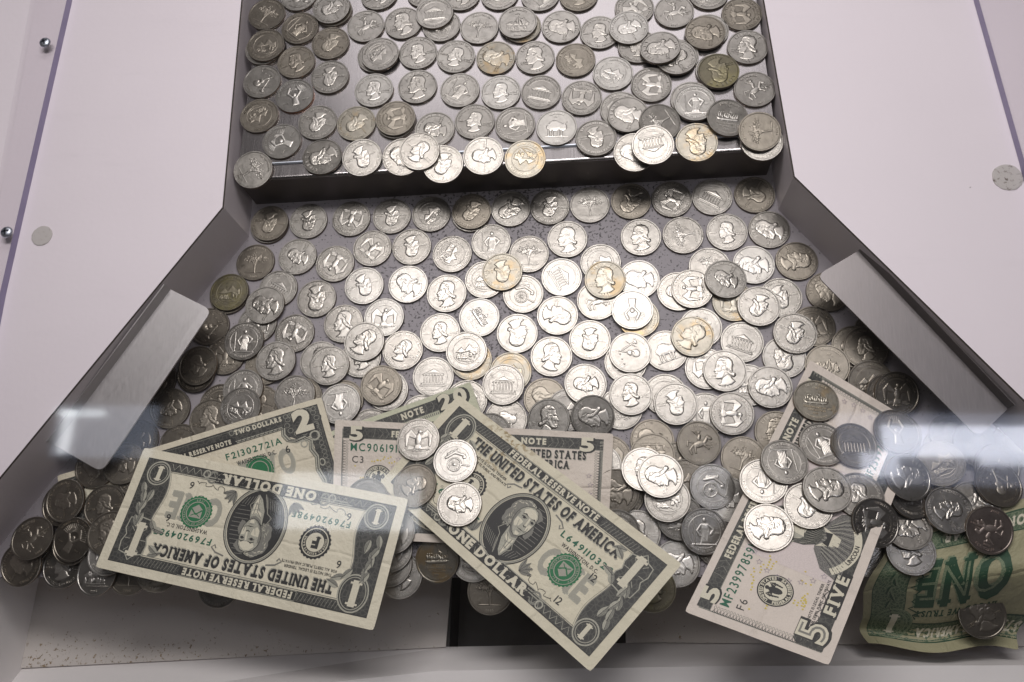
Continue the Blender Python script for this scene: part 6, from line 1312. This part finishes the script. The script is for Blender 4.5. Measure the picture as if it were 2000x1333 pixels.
SHEETS={
'twenty':[-182.8,10.8,5.3,-186.5,18.2,5.4,-190.3,25.6,5.4,-194,33,5.3,-197.8,40.5,5.2,-201.5,47.9,5.1,-205.3,55.3,4.9,-209,62.7,4.8,-212.8,70.2,4.7,-174.1,14,5.4,-177.8,21.5,5.4,-181.5,28.9,5.3,-185.2,36.4,5.1,-188.9,43.8,5,-192.6,51.3,4.8,-196.2,58.7,4.7,-199.9,66.2,4.6,-203.6,73.6,4.6,-165.3,17.3,5.3,-169,24.8,5.2,-172.6,32.2,5.1,-176.3,39.7,4.9,-179.9,47.2,4.8,-183.6,54.6,4.7,-187.2,62.1,4.6,-190.9,69.6,4.6,-194.5,77.1,4.7,-156.6,20.5,5.1,-160.2,28,5,-163.8,35.5,4.9,-167.4,43,4.7,-171,50.5,4.6,-174.6,58,4.6,-178.2,65.5,4.6,-181.8,73,4.7,-185.4,80.5,4.9,-147.9,23.8,4.9,-151.4,31.3,4.8,-155,38.8,4.7,-158.5,46.4,4.6,-162.1,53.9,4.6,-165.6,61.4,4.7,-169.2,68.9,4.8,-172.7,76.4,4.9,-176.3,84,5.1,-139.2,27.1,4.7,-142.7,34.6,4.6,-146.2,42.1,4.6,-149.7,49.7,4.6,-153.2,57.2,4.7,-156.6,64.8,4.9,-160.1,72.3,5,-163.6,79.9,5.2,-167.1,87.4,5.3,-130.5,30.3,4.6,-133.9,37.9,4.6,-137.4,45.5,4.7,-140.8,53,4.8,-144.2,60.6,4.9,-147.7,68.2,5.1,-151.1,75.7,5.2,-154.6,83.3,5.3,-158,90.9,5.4,-121.7,33.6,4.6,-125.1,41.2,4.7,-128.5,48.8,4.9,-131.9,56.4,5,-135.3,64,5.2,-138.7,71.5,5.3,-142.1,79.1,5.4,-145.5,86.7,5.4,-148.9,94.3,5.4,-112.8,36.8,5.9,-116.4,44.5,4.9,-119.7,52.1,5.1,-123,59.7,5.2,-126.4,67.3,5.3,-129.7,74.9,5.4,-133.1,82.5,5.4,-136.4,90.2,5.3,-139.7,97.8,5.2,-104.2,40,5.7,-107.6,47.7,5.2,-110.9,55.4,5.3,-114.2,63,5.4,-117.5,70.7,5.4,-120.7,78.3,5.4,-124,85.9,5.3,-127.3,93.6,5.2,-130.6,101.2,5,-95.6,43.4,5.2,-98.8,51,5.3,-102.1,58.7,5.4,-105.3,66.4,5.4,-108.5,74,5.3,-111.8,81.7,5.2,-115,89.3,5.1,-118.2,97,4.9,-121.5,104.7,4.8,-86.9,46.6,5.4,-90.1,54.3,5.4,-93.2,62,5.4,-96.4,69.7,5.3,-99.6,77.4,5.2,-102.8,85.1,5,-106,92.8,4.8,-109.2,100.4,4.7,-112.3,108.1,4.6,-78.2,49.9,5.4,-81.3,57.6,5.3,-84.4,65.3,5.2,-87.6,73,5.1,-90.7,80.7,4.9,-93.8,88.4,4.8,-97,96.2,4.7,-100.1,103.9,4.6,-103.2,111.6,4.6,-69.4,53.1,5.3,-72.5,60.9,5.1,-75.6,68.6,5,-78.7,76.3,4.8,-81.8,84.1,4.7,-84.8,91.8,4.6,-87.9,99.6,4.6,-91,107.3,4.6,-94.1,115,4.7,-60.7,56.4,5.1,-63.7,64.2,4.9,-66.8,71.9,4.8,-69.8,79.7,4.7,-72.8,87.4,4.6,-75.9,95.2,4.6,-78.9,103,4.7,-81.9,110.7,4.8,-85,118.5,4.9,-52,59.7,4.8,-55,67.4,4.7,-58,75.2,4.6,-60.9,83,4.6,-63.9,90.8,4.6,-66.9,98.6,4.7,-69.9,106.4,4.9,-72.9,114.2,5,-75.8,121.9,5.2,-43.3,62.9,4.7,-46.2,70.7,4.6,-49.1,78.5,4.6,-52.1,86.3,4.7,-55,94.2,4.8,-57.9,102,4.9,-60.8,109.8,5.1,-63.8,117.6,5.2,-66.7,125.4,5.3],
'two':[-273.2,6,5,-277.1,13.7,5.3,-280.9,21.4,5.5,-284.7,29.1,5.7,-288.5,36.9,5.9,-292.4,44.6,6.1,-296.2,52.3,6.2,-300,60,6.4,-303.8,67.8,6.5,-264.2,8.8,5.3,-267.9,16.6,5.4,-271.7,24.3,5.6,-275.5,32.1,5.8,-279.3,39.8,6,-283.1,47.5,6.1,-286.9,55.3,6.2,-290.6,63,6.2,-294.4,70.8,6.3,-255.1,11.7,5.4,-258.8,19.5,5.6,-262.6,27.2,5.7,-266.3,35,5.8,-270,42.7,5.9,-273.8,50.5,6,-277.5,58.2,6,-281.3,66,6,-285,73.8,6,-246,14.6,5.5,-249.7,22.4,5.6,-253.4,30.2,5.7,-257.1,37.9,5.7,-260.8,45.7,5.8,-264.5,53.5,5.8,-268.2,61.2,5.8,-271.9,69,5.8,-275.6,76.8,5.8,-236.9,17.5,5.5,-240.6,25.3,5.5,-244.2,33.1,5.5,-247.9,40.9,5.5,-251.5,48.6,5.5,-255.2,56.4,5.5,-258.9,64.2,5.5,-262.5,72,5.5,-266.2,79.8,5.5,-227.8,20.4,5.4,-231.5,28.2,5.3,-235.1,36,5.3,-238.7,43.8,5.3,-242.3,51.6,5.3,-245.9,59.4,5.2,-249.5,67.2,5.2,-253.1,75,5.2,-256.8,82.8,5.2,-218.8,23.3,5.2,-222.3,31.1,5.1,-225.9,38.9,5.1,-229.5,46.7,5,-233.1,54.5,5,-236.6,62.3,5,-240.2,70.1,5,-243.8,78,5.1,-247.3,85.8,5.1,-209.7,26.2,4.9,-213.2,34,4.9,-216.7,41.8,4.8,-220.3,49.7,4.8,-223.8,57.5,4.8,-227.3,65.3,4.9,-230.9,73.1,4.9,-234.4,80.9,5,-237.9,88.8,5.1,-200.6,29.1,4.7,-204.1,36.9,4.7,-207.6,44.8,4.7,-211.1,52.6,4.7,-214.6,60.4,4.8,-218,68.3,4.8,-221.5,76.1,4.9,-225,83.9,5.1,-228.5,91.8,5.2,-191,31.9,5.9,-194.4,39.7,6,-197.9,47.6,5.8,-201.5,55.4,5.6,-205,63.3,5.5,-208.6,71.2,5.2,-212.2,79.1,5,-215.7,86.9,5.2,-219.1,94.8,5.4,-182,34.8,5.7,-185.4,42.6,5.6,-188.9,50.5,5.4,-192.4,58.4,5.3,-195.9,66.3,5.2,-199.4,74.2,5.1,-202.9,82,5.2,-206.3,89.9,5.4,-209.7,97.8,5.5,-173,37.7,5.5,-176.4,45.6,5.4,-179.9,53.5,5.2,-183.4,61.4,5.2,-186.8,69.3,5.2,-190.2,77.1,5.3,-193.5,85,5.4,-196.9,92.9,5.5,-200.3,100.8,5.7,-164.1,40.6,5.3,-167.5,48.5,5.2,-170.9,56.4,5.2,-174.2,64.3,5.2,-177.5,72.2,5.4,-180.9,80.1,5.5,-184.2,88,5.5,-187.5,95.9,5.6,-190.9,103.8,5.7,-155.1,43.5,5.2,-158.4,51.5,5.2,-161.7,59.4,5.3,-165,67.2,5.4,-168.3,75.1,5.6,-171.5,83,5.7,-174.9,91,5.6,-178.2,98.9,5.7,-181.4,106.8,5.7,-146.1,46.5,5.2,-149.4,54.4,5.3,-152.6,62.3,5.5,-155.8,70.2,5.6,-159,78.1,5.7,-162.2,86,5.8,-165.5,93.9,5.6,-168.8,101.9,5.6,-172,109.8,5.5,-137,49.3,5.4,-140.2,57.3,5.5,-143.4,65.2,5.7,-146.6,73.1,5.8,-149.7,81,5.8,-152.9,88.9,5.9,-156.2,96.9,5.5,-159.4,104.8,5.4,-162.6,112.8,5.3,-127.9,52.2,5.6,-131.1,60.2,5.6,-134.2,68.1,5.8,-137.3,76,5.8,-140.4,83.9,5.8,-143.6,91.8,5.9,-146.8,99.8,5.5,-150,107.8,5.1,-153.2,115.8,5],
'five_left':[-138.2,36.6,8.4,-138.8,44.8,8.1,-139.5,53,7.9,-140.1,61.2,7.6,-140.8,69.3,7.3,-141.4,77.5,7.1,-142.1,85.7,6.9,-142.7,93.9,6.7,-143.3,102.1,6.7,-128.9,36.4,8.1,-129.5,44.5,7.9,-130.1,52.7,7.6,-130.6,60.9,7.3,-131.2,69,7.1,-131.8,77.2,6.9,-132.3,85.4,6.8,-132.9,93.5,6.8,-133.5,101.7,6.8,-119.6,36.2,7.8,-120.1,44.3,7.6,-120.6,52.4,7.4,-121.1,60.6,7.2,-121.6,68.7,7.1,-122.1,76.9,7,-122.6,85,7,-123.1,93.2,7,-123.6,101.3,7.1,-110.4,35.9,7.6,-110.8,44.1,7.5,-111.2,52.2,7.3,-111.7,60.3,7.3,-112.1,68.4,7.3,-112.5,76.6,7.3,-112.9,84.7,7.3,-113.4,92.8,7.3,-113.8,100.9,7.2,-101.1,35.7,7.6,-101.4,43.8,7.6,-101.8,51.9,7.5,-102.2,60,7.5,-102.5,68.1,7.5,-102.9,76.2,7.5,-103.2,84.3,7.4,-103.6,92.4,7.3,-104,100.5,7.1,-91.8,35.5,7.9,-92.1,43.6,7.9,-92.4,51.6,7.8,-92.7,59.7,7.8,-93,67.8,7.7,-93.3,75.9,7.6,-93.5,84,7.4,-93.8,92.1,7.1,-94.1,100.2,6.9,-82.5,35.2,8.2,-82.7,43.3,8.1,-83,51.4,8,-83.2,59.4,7.9,-83.4,67.5,7.7,-83.6,75.6,7.4,-83.8,83.7,7.1,-84.1,91.7,6.8,-84.3,99.8,6.5,-73.2,35,8.4,-73.4,43.1,8.2,-73.5,51.1,8,-73.7,59.2,7.7,-73.8,67.2,7.4,-74,75.3,7.1,-74.1,83.3,6.8,-74.3,91.4,6.4,-74.4,99.4,6.2,-64,34.8,8.4,-64,42.8,8.1,-64.1,50.8,7.8,-64.2,58.9,7.5,-64.3,66.9,7.1,-64.4,74.9,6.8,-64.4,83,6.5,-64.5,91,6.3,-64.6,99,6.1,-54.7,34.6,8.1,-54.7,42.6,7.8,-54.7,50.6,7.5,-54.7,58.6,7.2,-54.7,66.6,6.9,-54.7,74.6,6.6,-54.7,82.6,6.5,-54.7,90.6,6.4,-54.8,98.6,6.3,-45.4,34.3,7.8,-45.3,42.3,7.5,-45.3,50.3,7.2,-45.2,58.3,7,-45.2,66.3,6.8,-45.1,74.3,6.7,-45,82.3,6.6,-45,90.3,6.6,-44.9,98.3,6.5,-36.1,34.1,7.6,-36,42.1,7.4,-35.9,50.1,7.2,-35.7,58,7.1,-35.6,66,7,-35.5,74,7,-35.3,81.9,6.9,-35.2,89.9,6.8,-35.1,97.9,6.7,-26.9,33.9,7.6,-26.6,41.8,7.5,-26.4,49.8,7.4,-26.2,57.7,7.4,-26,65.7,7.3,-25.8,73.6,7.2,-25.6,81.6,7.1,-25.4,89.5,6.9,-25.2,97.5,6.6,-17.6,33.7,7.9,-17.3,41.6,7.8,-17,49.5,7.7,-16.8,57.5,7.6,-16.5,65.4,7.5,-16.2,73.3,7.3,-15.9,81.2,7,-15.7,89.2,6.7,-15.4,97,6.6,-8.3,33.4,8.2,-7.9,41.3,8.1,-7.6,49.3,7.9,-7.3,57.2,7.7,-6.9,65.1,7.5,-6.6,73,7.1,-6.2,80.9,6.7,-5.9,88.8,6.4,-5.5,96.7,6,1,33.2,8.4,1.4,41.1,8.2,1.8,49,7.9,2.2,56.9,7.6,2.6,64.7,7.9,3.1,72.5,7.9,3.5,80.5,6.4,3.9,88.4,6,4.3,96.3,5.7,10.3,33,8.4,10.7,40.9,8,11.2,48.7,7.8,11.7,56.5,7.9,12.2,64.3,8.3,12.6,71.9,9,13.1,80,7.3,13.7,88.1,5.9,14.1,95.9,5.7],
'one_middle':[-114.6,66.1,7.9,-109.4,72.4,8,-104.2,78.8,8,-99,85.2,8,-93.8,91.6,7.8,-88.6,98,7.5,-83.4,104.5,7.1,-78.2,110.8,6.8,-72.9,117.2,6.6,-107.6,60.5,8.9,-102.3,66.9,8.9,-97,73.3,8.9,-91.8,79.6,8.8,-86.5,86,8.7,-81.2,92.4,8.4,-76,98.8,8.1,-70.7,105.2,7.7,-65.4,111.5,7.4,-100.3,54.8,10.8,-95,61.2,10.7,-89.7,67.5,10.5,-84.4,73.9,10.3,-79.1,80.3,10,-73.8,86.7,9.5,-68.5,93.1,9.1,-63.3,99.5,8.6,-58,105.8,8.2,-93,49.1,12.4,-87.7,55.5,12.2,-82.4,61.9,11.9,-77.1,68.2,11.5,-71.8,74.6,11.1,-66.4,81,10.5,-61.1,87.4,10,-55.8,93.8,9.5,-50.5,100.2,9,-85.8,43.4,14,-80.4,49.8,13.7,-75.1,56.2,13.2,-69.7,62.5,12.7,-64.4,68.9,12.1,-59,75.3,11.5,-53.7,81.7,10.9,-48.3,88.1,10.4,-43,94.5,9.9,-78.5,37.7,15.6,-73.2,44.1,15,-67.8,50.5,14.4,-62.4,56.8,13.8,-57,63.2,13.2,-51.6,69.6,12.5,-46.2,76,11.9,-40.9,82.4,11.3,-35.5,88.8,10.9,-71.3,32,16.9,-65.9,38.4,16.3,-60.4,44.8,15.6,-55,51.1,15,-49.6,57.5,14.3,-44.2,63.9,13.5,-38.8,70.3,12.9,-33.4,76.7,12.4,-28,83.1,12,-64,26.3,18.2,-58.6,32.7,17.6,-53.1,39.1,16.8,-47.7,45.4,16.1,-42.2,51.8,15.4,-36.8,58.2,14.7,-31.4,64.6,14.1,-25.9,71,13.7,-20.5,77.4,13.3,-56.8,20.6,19.5,-51.3,27,18.7,-45.8,33.4,17.9,-40.4,39.8,17.2,-34.9,46.1,16.5,-29.4,52.5,15.9,-23.9,58.9,15.4,-18.5,65.3,14.9,-13,71.7,14.5,-49.5,14.9,20.8,-44,21.3,19.9,-38.5,27.7,19.1,-33,34.1,18.4,-27.5,40.4,17.8,-22,46.8,17.2,-16.5,53.2,16.8,-11,59.6,16.3,-5.5,66,15.9,-42.2,9.2,22.1,-36.7,15.6,21.2,-31.2,22,20.5,-25.7,28.4,19.8,-20.1,34.7,19.2,-14.6,41.1,18.7,-9.1,47.5,18.2,-3.5,53.9,17.8,2,60.3,17.4,-35,3.5,23.4,-29.4,9.9,22.7,-23.9,16.3,22,-18.3,22.7,21.4,-12.8,29,20.8,-7.2,35.4,20.2,-1.6,41.8,19.8,3.9,48.2,19.3,9.5,54.6,18.8,-27.7,-2.2,25,-22.1,4.2,24.3,-16.5,10.6,23.6,-11,17,23,-5.4,23.3,22.5,0.2,29.8,21.9,5.8,36.1,21.3,11.4,42.5,20.8,17,48.9,20.2,-20.5,-7.9,26.6,-14.8,-1.5,26,-9.2,4.9,25.4,-3.6,11.3,24.8,2,17.7,24.2,7.6,24.1,23.5,13.2,30.5,22.9,18.8,36.8,22.2,24.5,43.2,21.5,-13.2,-13.6,28.3,-7.6,-7.2,27.6,-1.9,-0.8,27,3.7,5.6,26.3,9.4,12,25.7,15,18.4,25,20.7,24.8,24.2,26.3,31.2,23.4,32,37.6,22.6,-6,-19.3,30.1,-0.3,-12.9,29.4,5.4,-6.5,28.7,11.1,-0.1,28,16.7,6.3,27.3,22.4,12.7,26.4,28.1,19.1,25.6,33.8,25.5,24.6,39.4,31.9,23.6,1.3,-25,32,7,-18.6,31.2,12.7,-12.2,30.5,18.4,-5.8,29.6,24.1,0.6,28.8,29.8,7,27.8,35.5,13.4,26.8,41.2,19.8,25.6,46.9,26.2,24.5],
'five_right':[106.6,-17.5,52,99.1,-14.8,49.2,91.6,-12.2,46.5,84.2,-9.6,43.7,76.7,-7,41,69.2,-4.3,38.1,61.8,-1.7,35.2,54.3,0.9,32.4,46.8,3.6,29.6,111.1,-10,49.2,103.7,-7.3,46.6,96.2,-4.5,44,88.8,-1.8,41.5,81.3,1,38.9,73.9,3.8,36,66.5,6.5,33.3,59,9.3,30.6,51.6,12,28,115.6,-2.6,46.4,108.2,0.3,43.9,100.8,3.2,41.5,93.4,6.1,39,86,8.9,36.5,78.6,11.8,33.9,71.2,14.7,31.3,63.8,17.6,28.7,56.4,20.5,26.2,120.1,4.8,43.5,112.7,7.8,41.4,105.3,10.8,39.1,97.9,13.9,36.8,90.6,16.9,34.4,83.3,19.9,31.6,75.9,22.9,29.2,68.5,25.9,26.8,61.1,28.9,24.6,124.6,12.3,40.5,117.2,15.4,38.5,109.9,18.5,36.3,102.5,21.7,34.1,95.2,24.8,31.9,87.9,28,29.3,80.6,31.1,27.1,73.3,34.3,24.8,65.9,37.4,22.8,129.1,19.7,37.4,121.8,23,35.4,114.5,26.2,33.4,107.2,29.5,31.4,99.9,32.8,29.3,92.6,36.1,27,85.3,39.3,24.9,78,42.6,22.9,70.7,45.9,21,133.6,27.1,34.3,126.3,30.5,32.4,119,33.9,30.5,111.8,37.3,28.6,104.5,40.7,26.7,97.3,44.1,24.7,90,47.5,22.8,82.8,51,21,75.5,54.3,19.3,138.1,34.6,31.1,130.8,38.1,29.3,123.6,41.6,27.6,116.4,45.2,25.9,109.2,48.7,24.2,102,52.2,22.5,94.8,55.8,20.8,87.5,59.3,19.2,80.3,62.8,17.6,142.5,42,27.9,135.3,45.6,26.6,128.1,49.3,25,120.9,52.9,23.5,113.8,56.6,22.1,106.6,60.3,20.4,99.5,64,19,92.3,67.6,17.6,85.1,71.2,16.3,147,49.4,24.7,139.8,53.2,23.5,132.7,57,22.2,125.6,60.8,20.9,118.4,64.6,19.7,111.3,68.4,18.3,104.2,72.2,17.1,97,76,15.9,89.9,79.7,14.9,151.5,56.9,21.5,144.4,60.8,20.5,137.3,64.7,19.4,130.2,68.6,18.4,123.1,72.5,17.4,116,76.5,16.3,108.9,80.4,15.3,101.8,84.3,14.3,94.7,88.2,13.4,156,64.3,18.5,149,68.3,17.6,141.9,72.4,16.8,134.8,76.4,16,127.7,80.5,15.2,120.7,84.5,14.3,113.6,88.6,13.6,106.6,92.6,12.8,99.5,96.7,12,160.5,71.7,15.6,153.5,75.9,14.9,146.5,80.1,14.3,139.4,84.3,13.7,132.4,88.4,13,125.4,92.6,12.4,118.3,96.8,11.8,111.3,101,11.2,104.3,105.1,10.6,165,79.2,12.7,158,83.5,12.3,151,87.8,11.8,144,92.1,11.4,137,96.4,11,130,100.7,10.5,123.1,105,10.1,116.1,109.3,9.6,109.1,113.6,9.2,169.5,86.6,10,162.5,91,9.8,155.6,95.4,9.5,148.6,99.9,9.3,141.6,104.3,9,134.7,108.7,8.7,127.7,113.2,8.4,120.8,117.6,8.1,113.8,122,7.7,174,94,7.2,167.1,98.6,7.1,160.1,103.1,7.1,153.1,107.6,7.3,146.3,112.2,6.9,139.4,116.8,6.6,132.5,121.4,6.5,125.6,126,6.3,118.6,130.5,6.1,178.4,101.4,4.5,171.3,106,5.2,163.4,110,8,156.3,114.4,8.9,149.7,119.2,8.3,143.8,124.7,5.4,137.2,129.6,4.6,130.3,134.3,4.5,123.4,139,4.4],
'one_front':[-96,57.2,14.4,-97.6,48.8,15.3,-99.1,40.4,16.1,-100.6,32,16.7,-102.2,23.6,17.1,-103.7,15.2,17.6,-105.2,6.8,18.2,-106.7,-1.6,18.9,-108.3,-10,19.7,-105.7,58.8,14.7,-107.2,50.4,15.4,-108.8,42.1,16,-110.3,33.7,16.4,-111.9,25.3,16.8,-113.4,16.9,17.4,-114.9,8.5,18.2,-116.5,0.1,18.9,-118,-8.3,19.7,-115.4,60.5,14.7,-116.9,52.1,15.2,-118.5,43.7,15.6,-120,35.3,16.1,-121.5,27,16.6,-123.1,18.6,17.4,-124.6,10.2,18.1,-126.2,1.8,18.9,-127.7,-6.6,19.4,-125,62.1,14.5,-126.6,53.8,14.8,-128.1,45.4,15.2,-129.7,37,15.8,-131.2,28.6,16.5,-132.8,20.3,17.3,-134.3,11.9,18,-135.9,3.5,18.6,-137.4,-4.8,18.9,-134.7,63.8,14,-136.3,55.4,14.4,-137.8,47.1,15,-139.4,38.7,15.7,-140.9,30.3,16.4,-142.5,22,17.1,-144,13.6,17.6,-145.6,5.2,18,-147.1,-3.1,18.2,-144.4,65.4,13.6,-145.9,57.1,14.1,-147.5,48.7,14.8,-149,40.4,15.6,-150.6,32,16.2,-152.2,23.7,16.7,-153.7,15.3,17,-155.3,6.9,17.3,-156.8,-1.4,17.7,-154,67.1,13.3,-155.6,58.7,13.9,-157.2,50.4,14.7,-158.7,42,15.3,-160.3,33.7,15.7,-161.8,25.3,16.1,-163.4,17,16.4,-165,8.7,16.8,-166.5,0.3,17.4,-163.7,68.7,13.1,-165.3,60.4,13.8,-166.8,52.1,14.4,-168.4,43.7,14.8,-170,35.4,15.1,-171.5,27,15.5,-173.1,18.7,16,-174.7,10.4,16.7,-176.3,2,17.5,-173.3,70.4,13,-174.9,62.1,13.5,-176.5,53.7,13.9,-178.1,45.4,14.3,-179.7,37.1,14.6,-181.2,28.7,15.2,-182.8,20.4,15.9,-184.4,12.1,16.7,-186,3.7,17.6,-183,72,12.7,-184.6,63.7,13.1,-186.2,55.4,13.4,-187.8,47.1,13.8,-189.4,38.7,14.4,-190.9,30.4,15.2,-192.5,22.1,16.1,-194.1,13.8,16.9,-195.7,5.5,17.6,-192.7,73.7,12.2,-194.3,65.4,12.6,-195.9,57.1,13,-197.5,48.7,13.7,-199,40.4,14.5,-200.6,32.1,15.4,-202.2,23.8,16.2,-203.8,15.5,16.9,-205.4,7.2,17.5,-202.3,75.3,11.8,-204,67,12.3,-205.5,58.7,13,-207.1,50.4,13.8,-208.7,42.1,14.8,-210.3,33.8,15.6,-211.9,25.5,16.3,-213.5,17.2,16.8,-215.1,8.9,17.3,-212,77,11.7,-213.6,68.7,12.3,-215.2,60.4,13.2,-216.8,52.1,14.2,-218.4,43.8,15,-220,35.5,15.7,-221.6,27.2,16.2,-223.2,18.9,16.7,-224.8,10.6,17.3,-221.6,78.6,11.8,-223.3,70.4,12.6,-224.9,62.1,13.6,-226.5,53.8,14.4,-228.1,45.5,15.1,-229.7,37.2,15.6,-231.3,28.9,16.1,-232.9,20.6,16.8,-234.5,12.3,17.5,-231.3,80.3,12.1,-233,72,13,-234.6,63.7,13.8,-236.2,55.4,14.4,-237.8,47.2,15,-239.4,38.9,15.5,-241,30.6,16.2,-242.6,22.3,16.9,-244.2,14,17.9,-241,81.9,12.5,-242.6,73.7,13.2,-244.3,65.4,13.8,-245.9,57.1,14.3,-247.5,48.9,14.8,-249.1,40.6,15.5,-250.7,32.3,16.3,-252.3,24,17.2,-253.9,15.8,18.1,-250.7,83.6,12.7,-252.3,75.3,13.2,-253.9,67.1,13.7,-255.5,58.8,14.2,-257.2,50.5,14.8,-258.8,42.3,15.7,-260.4,34,16.6,-262,25.7,17.3,-263.6,17.5,18],
'one_back':[240.3,69.2,7,240.1,59.3,7.2,237.5,49.4,7.5,233.9,39.5,7.9,232.4,29.5,8.1,232.5,19.6,1.3,231.4,9.7,-14.2,227.7,-0.3,-30.6,225,-10.2,-26.8,235,67.6,7,234.6,58,7.3,231.8,48.4,7.6,228.2,38.8,7.8,226.7,29.2,7.8,227,19.5,-0.5,226,9.9,-15.7,222.6,0.3,-31.5,220.2,-9.3,-27.3,229.6,66,7,229.1,56.6,7.3,226.2,47.3,7.5,222.6,38,7.6,221.1,28.7,7.2,221.5,19.3,-2.4,220.7,10,-17.1,217.6,0.7,-31.9,215.4,-8.6,-27.3,224.2,64.3,7,223.6,55.2,7.3,220.6,46.1,7.4,216.9,37.1,7.2,215.4,28,6.7,216,18.9,-4,215.4,9.8,-18,212.5,0.7,-31.9,210.7,-8.4,-26.7,218.9,62.7,7,218.1,53.8,7.2,215,44.9,7.1,211.2,35.9,6.8,209.8,27,6.2,210.5,18.1,-5.3,210.1,9.2,-18.5,207.4,0.3,-31.4,205.9,-8.6,-25.7,213.5,61,7,212.6,52.2,7,209.4,43.5,6.8,205.5,34.7,6.4,204.1,25.9,5.4,204.9,17.1,-6.2,204.7,8.3,-18.6,202.4,-0.5,-30.5,201.1,-9.3,-24.5,208.2,59.4,7,207,50.7,6.9,203.8,42,6.6,199.9,33.3,6.2,198.5,24.6,4.5,199.4,15.9,-6.7,199.4,7.2,-18.2,197.3,-1.5,-29.5,196.3,-10.3,-23.4,202.8,57.8,7,201.5,49.1,6.8,198.1,40.5,6.4,194.2,31.9,6.2,192.8,23.2,3.8,193.9,14.6,-6.8,194.1,6,-17.8,192.2,-2.7,-28.6,191.5,-11.3,-22.7,197.4,56.1,7,196,47.6,6.7,192.5,39,6.4,188.6,30.5,6.4,187.1,22,3.5,188.4,13.4,-6.8,188.8,4.9,-17.4,187.2,-3.6,-28.1,186.8,-12.2,-22.6,192.1,54.5,7,190.5,46.1,6.7,186.9,37.7,6.6,182.9,29.3,6.7,181.5,20.9,3.2,182.9,12.5,-6.9,183.4,4.1,-17.3,182.1,-4.3,-28,182,-12.7,-23.1,186.7,52.8,7,185,44.6,6.8,181.3,36.5,6.9,177.3,28.3,7.2,175.8,20.1,2.9,177.3,11.9,-7.1,178.1,3.7,-17.5,177.1,-4.5,-28.4,177.2,-12.7,-24,181.3,51.2,7,179.5,43.3,6.9,175.7,35.3,7.2,171.6,27.4,7.6,170.2,19.5,2.4,171.8,11.5,-7.6,172.8,3.6,-18.2,172,-4.3,-29.3,172.4,-12.2,-25.2,176,49.6,7,174,41.9,7.1,170.1,34.3,7.4,165.9,26.7,7.8,164.5,19,1.7,166.3,11.4,-8.5,167.5,3.8,-19.2,167,-3.8,-30.3,167.6,-11.4,-26.3,170.6,47.9,7,168.5,40.6,7.2,164.4,33.3,7.6,160.3,26,7.9,158.9,18.7,0.8,160.8,11.4,-9.7,162.1,4.1,-20.4,161.9,-3.2,-31.4,162.9,-10.5,-27.1,165.2,46.3,7,163,39.3,7.3,158.8,32.3,7.6,154.6,25.3,7.4,153.2,18.3,-0.2,155.3,11.3,-10.9,156.8,4.3,-21.5,156.8,-2.7,-32,158.1,-9.7,-27.4,159.9,44.6,7,157.5,37.9,7.3,153.2,31.2,7.5,148.9,24.4,6.4,147.6,17.7,-1.5,149.7,11,-12.1,151.5,4.3,-22.4,151.8,-2.5,-32.3,153.3,-9.2,-27.1,154.5,43,7,152,36.5,7.2,147.6,30,7.3,143.2,23.4,5.3,141.9,16.9,-2.7,144.2,10.4,-13.1,146.2,3.9,-22.9,146.7,-2.6,-32,148.5,-9.1,-26.3],
}

for row in COINS:
    x, y, z, p_, q_, code, rot, tone, label = row
    grp = 'quarters on the upper shelf' if z > 29 and y > 240 else 'quarters on the lower playfield and in the piles'
    place_coin(x, y, z, p_, q_, code, rot, tone, label, grp)
banknotes()

# ---------------------------------------------------------------- the window the photograph was taken through
def window():
    m, nt, nd, lk, b = newmat('window_glass'); nd.remove(b)
    fr = two_way_fresnel(nt, 1.5); tr = N(nt, 'ShaderNodeBsdfTransparent'); tr.inputs[0].default_value = (0.985, 0.985, 0.985, 1)
    gl = N(nt, 'ShaderNodeBsdfGlossy', Roughness=0.042); mx = nt.nodes.new('ShaderNodeMixShader')
    lk.new(fr.outputs[0], mx.inputs[0]); lk.new(tr.outputs[0], mx.inputs[1]); lk.new(gl.outputs[0], mx.inputs[2]); lk.new(mx.outputs[0], nd['Material Output'].inputs[0])
    prism('window_pane', [(-560, -200), (520, -200), (520, 520), (-560, 520)], 444, 447, [m], None, label='clear flat window pane of the machine over the whole playfield', cat='window pane')
window()
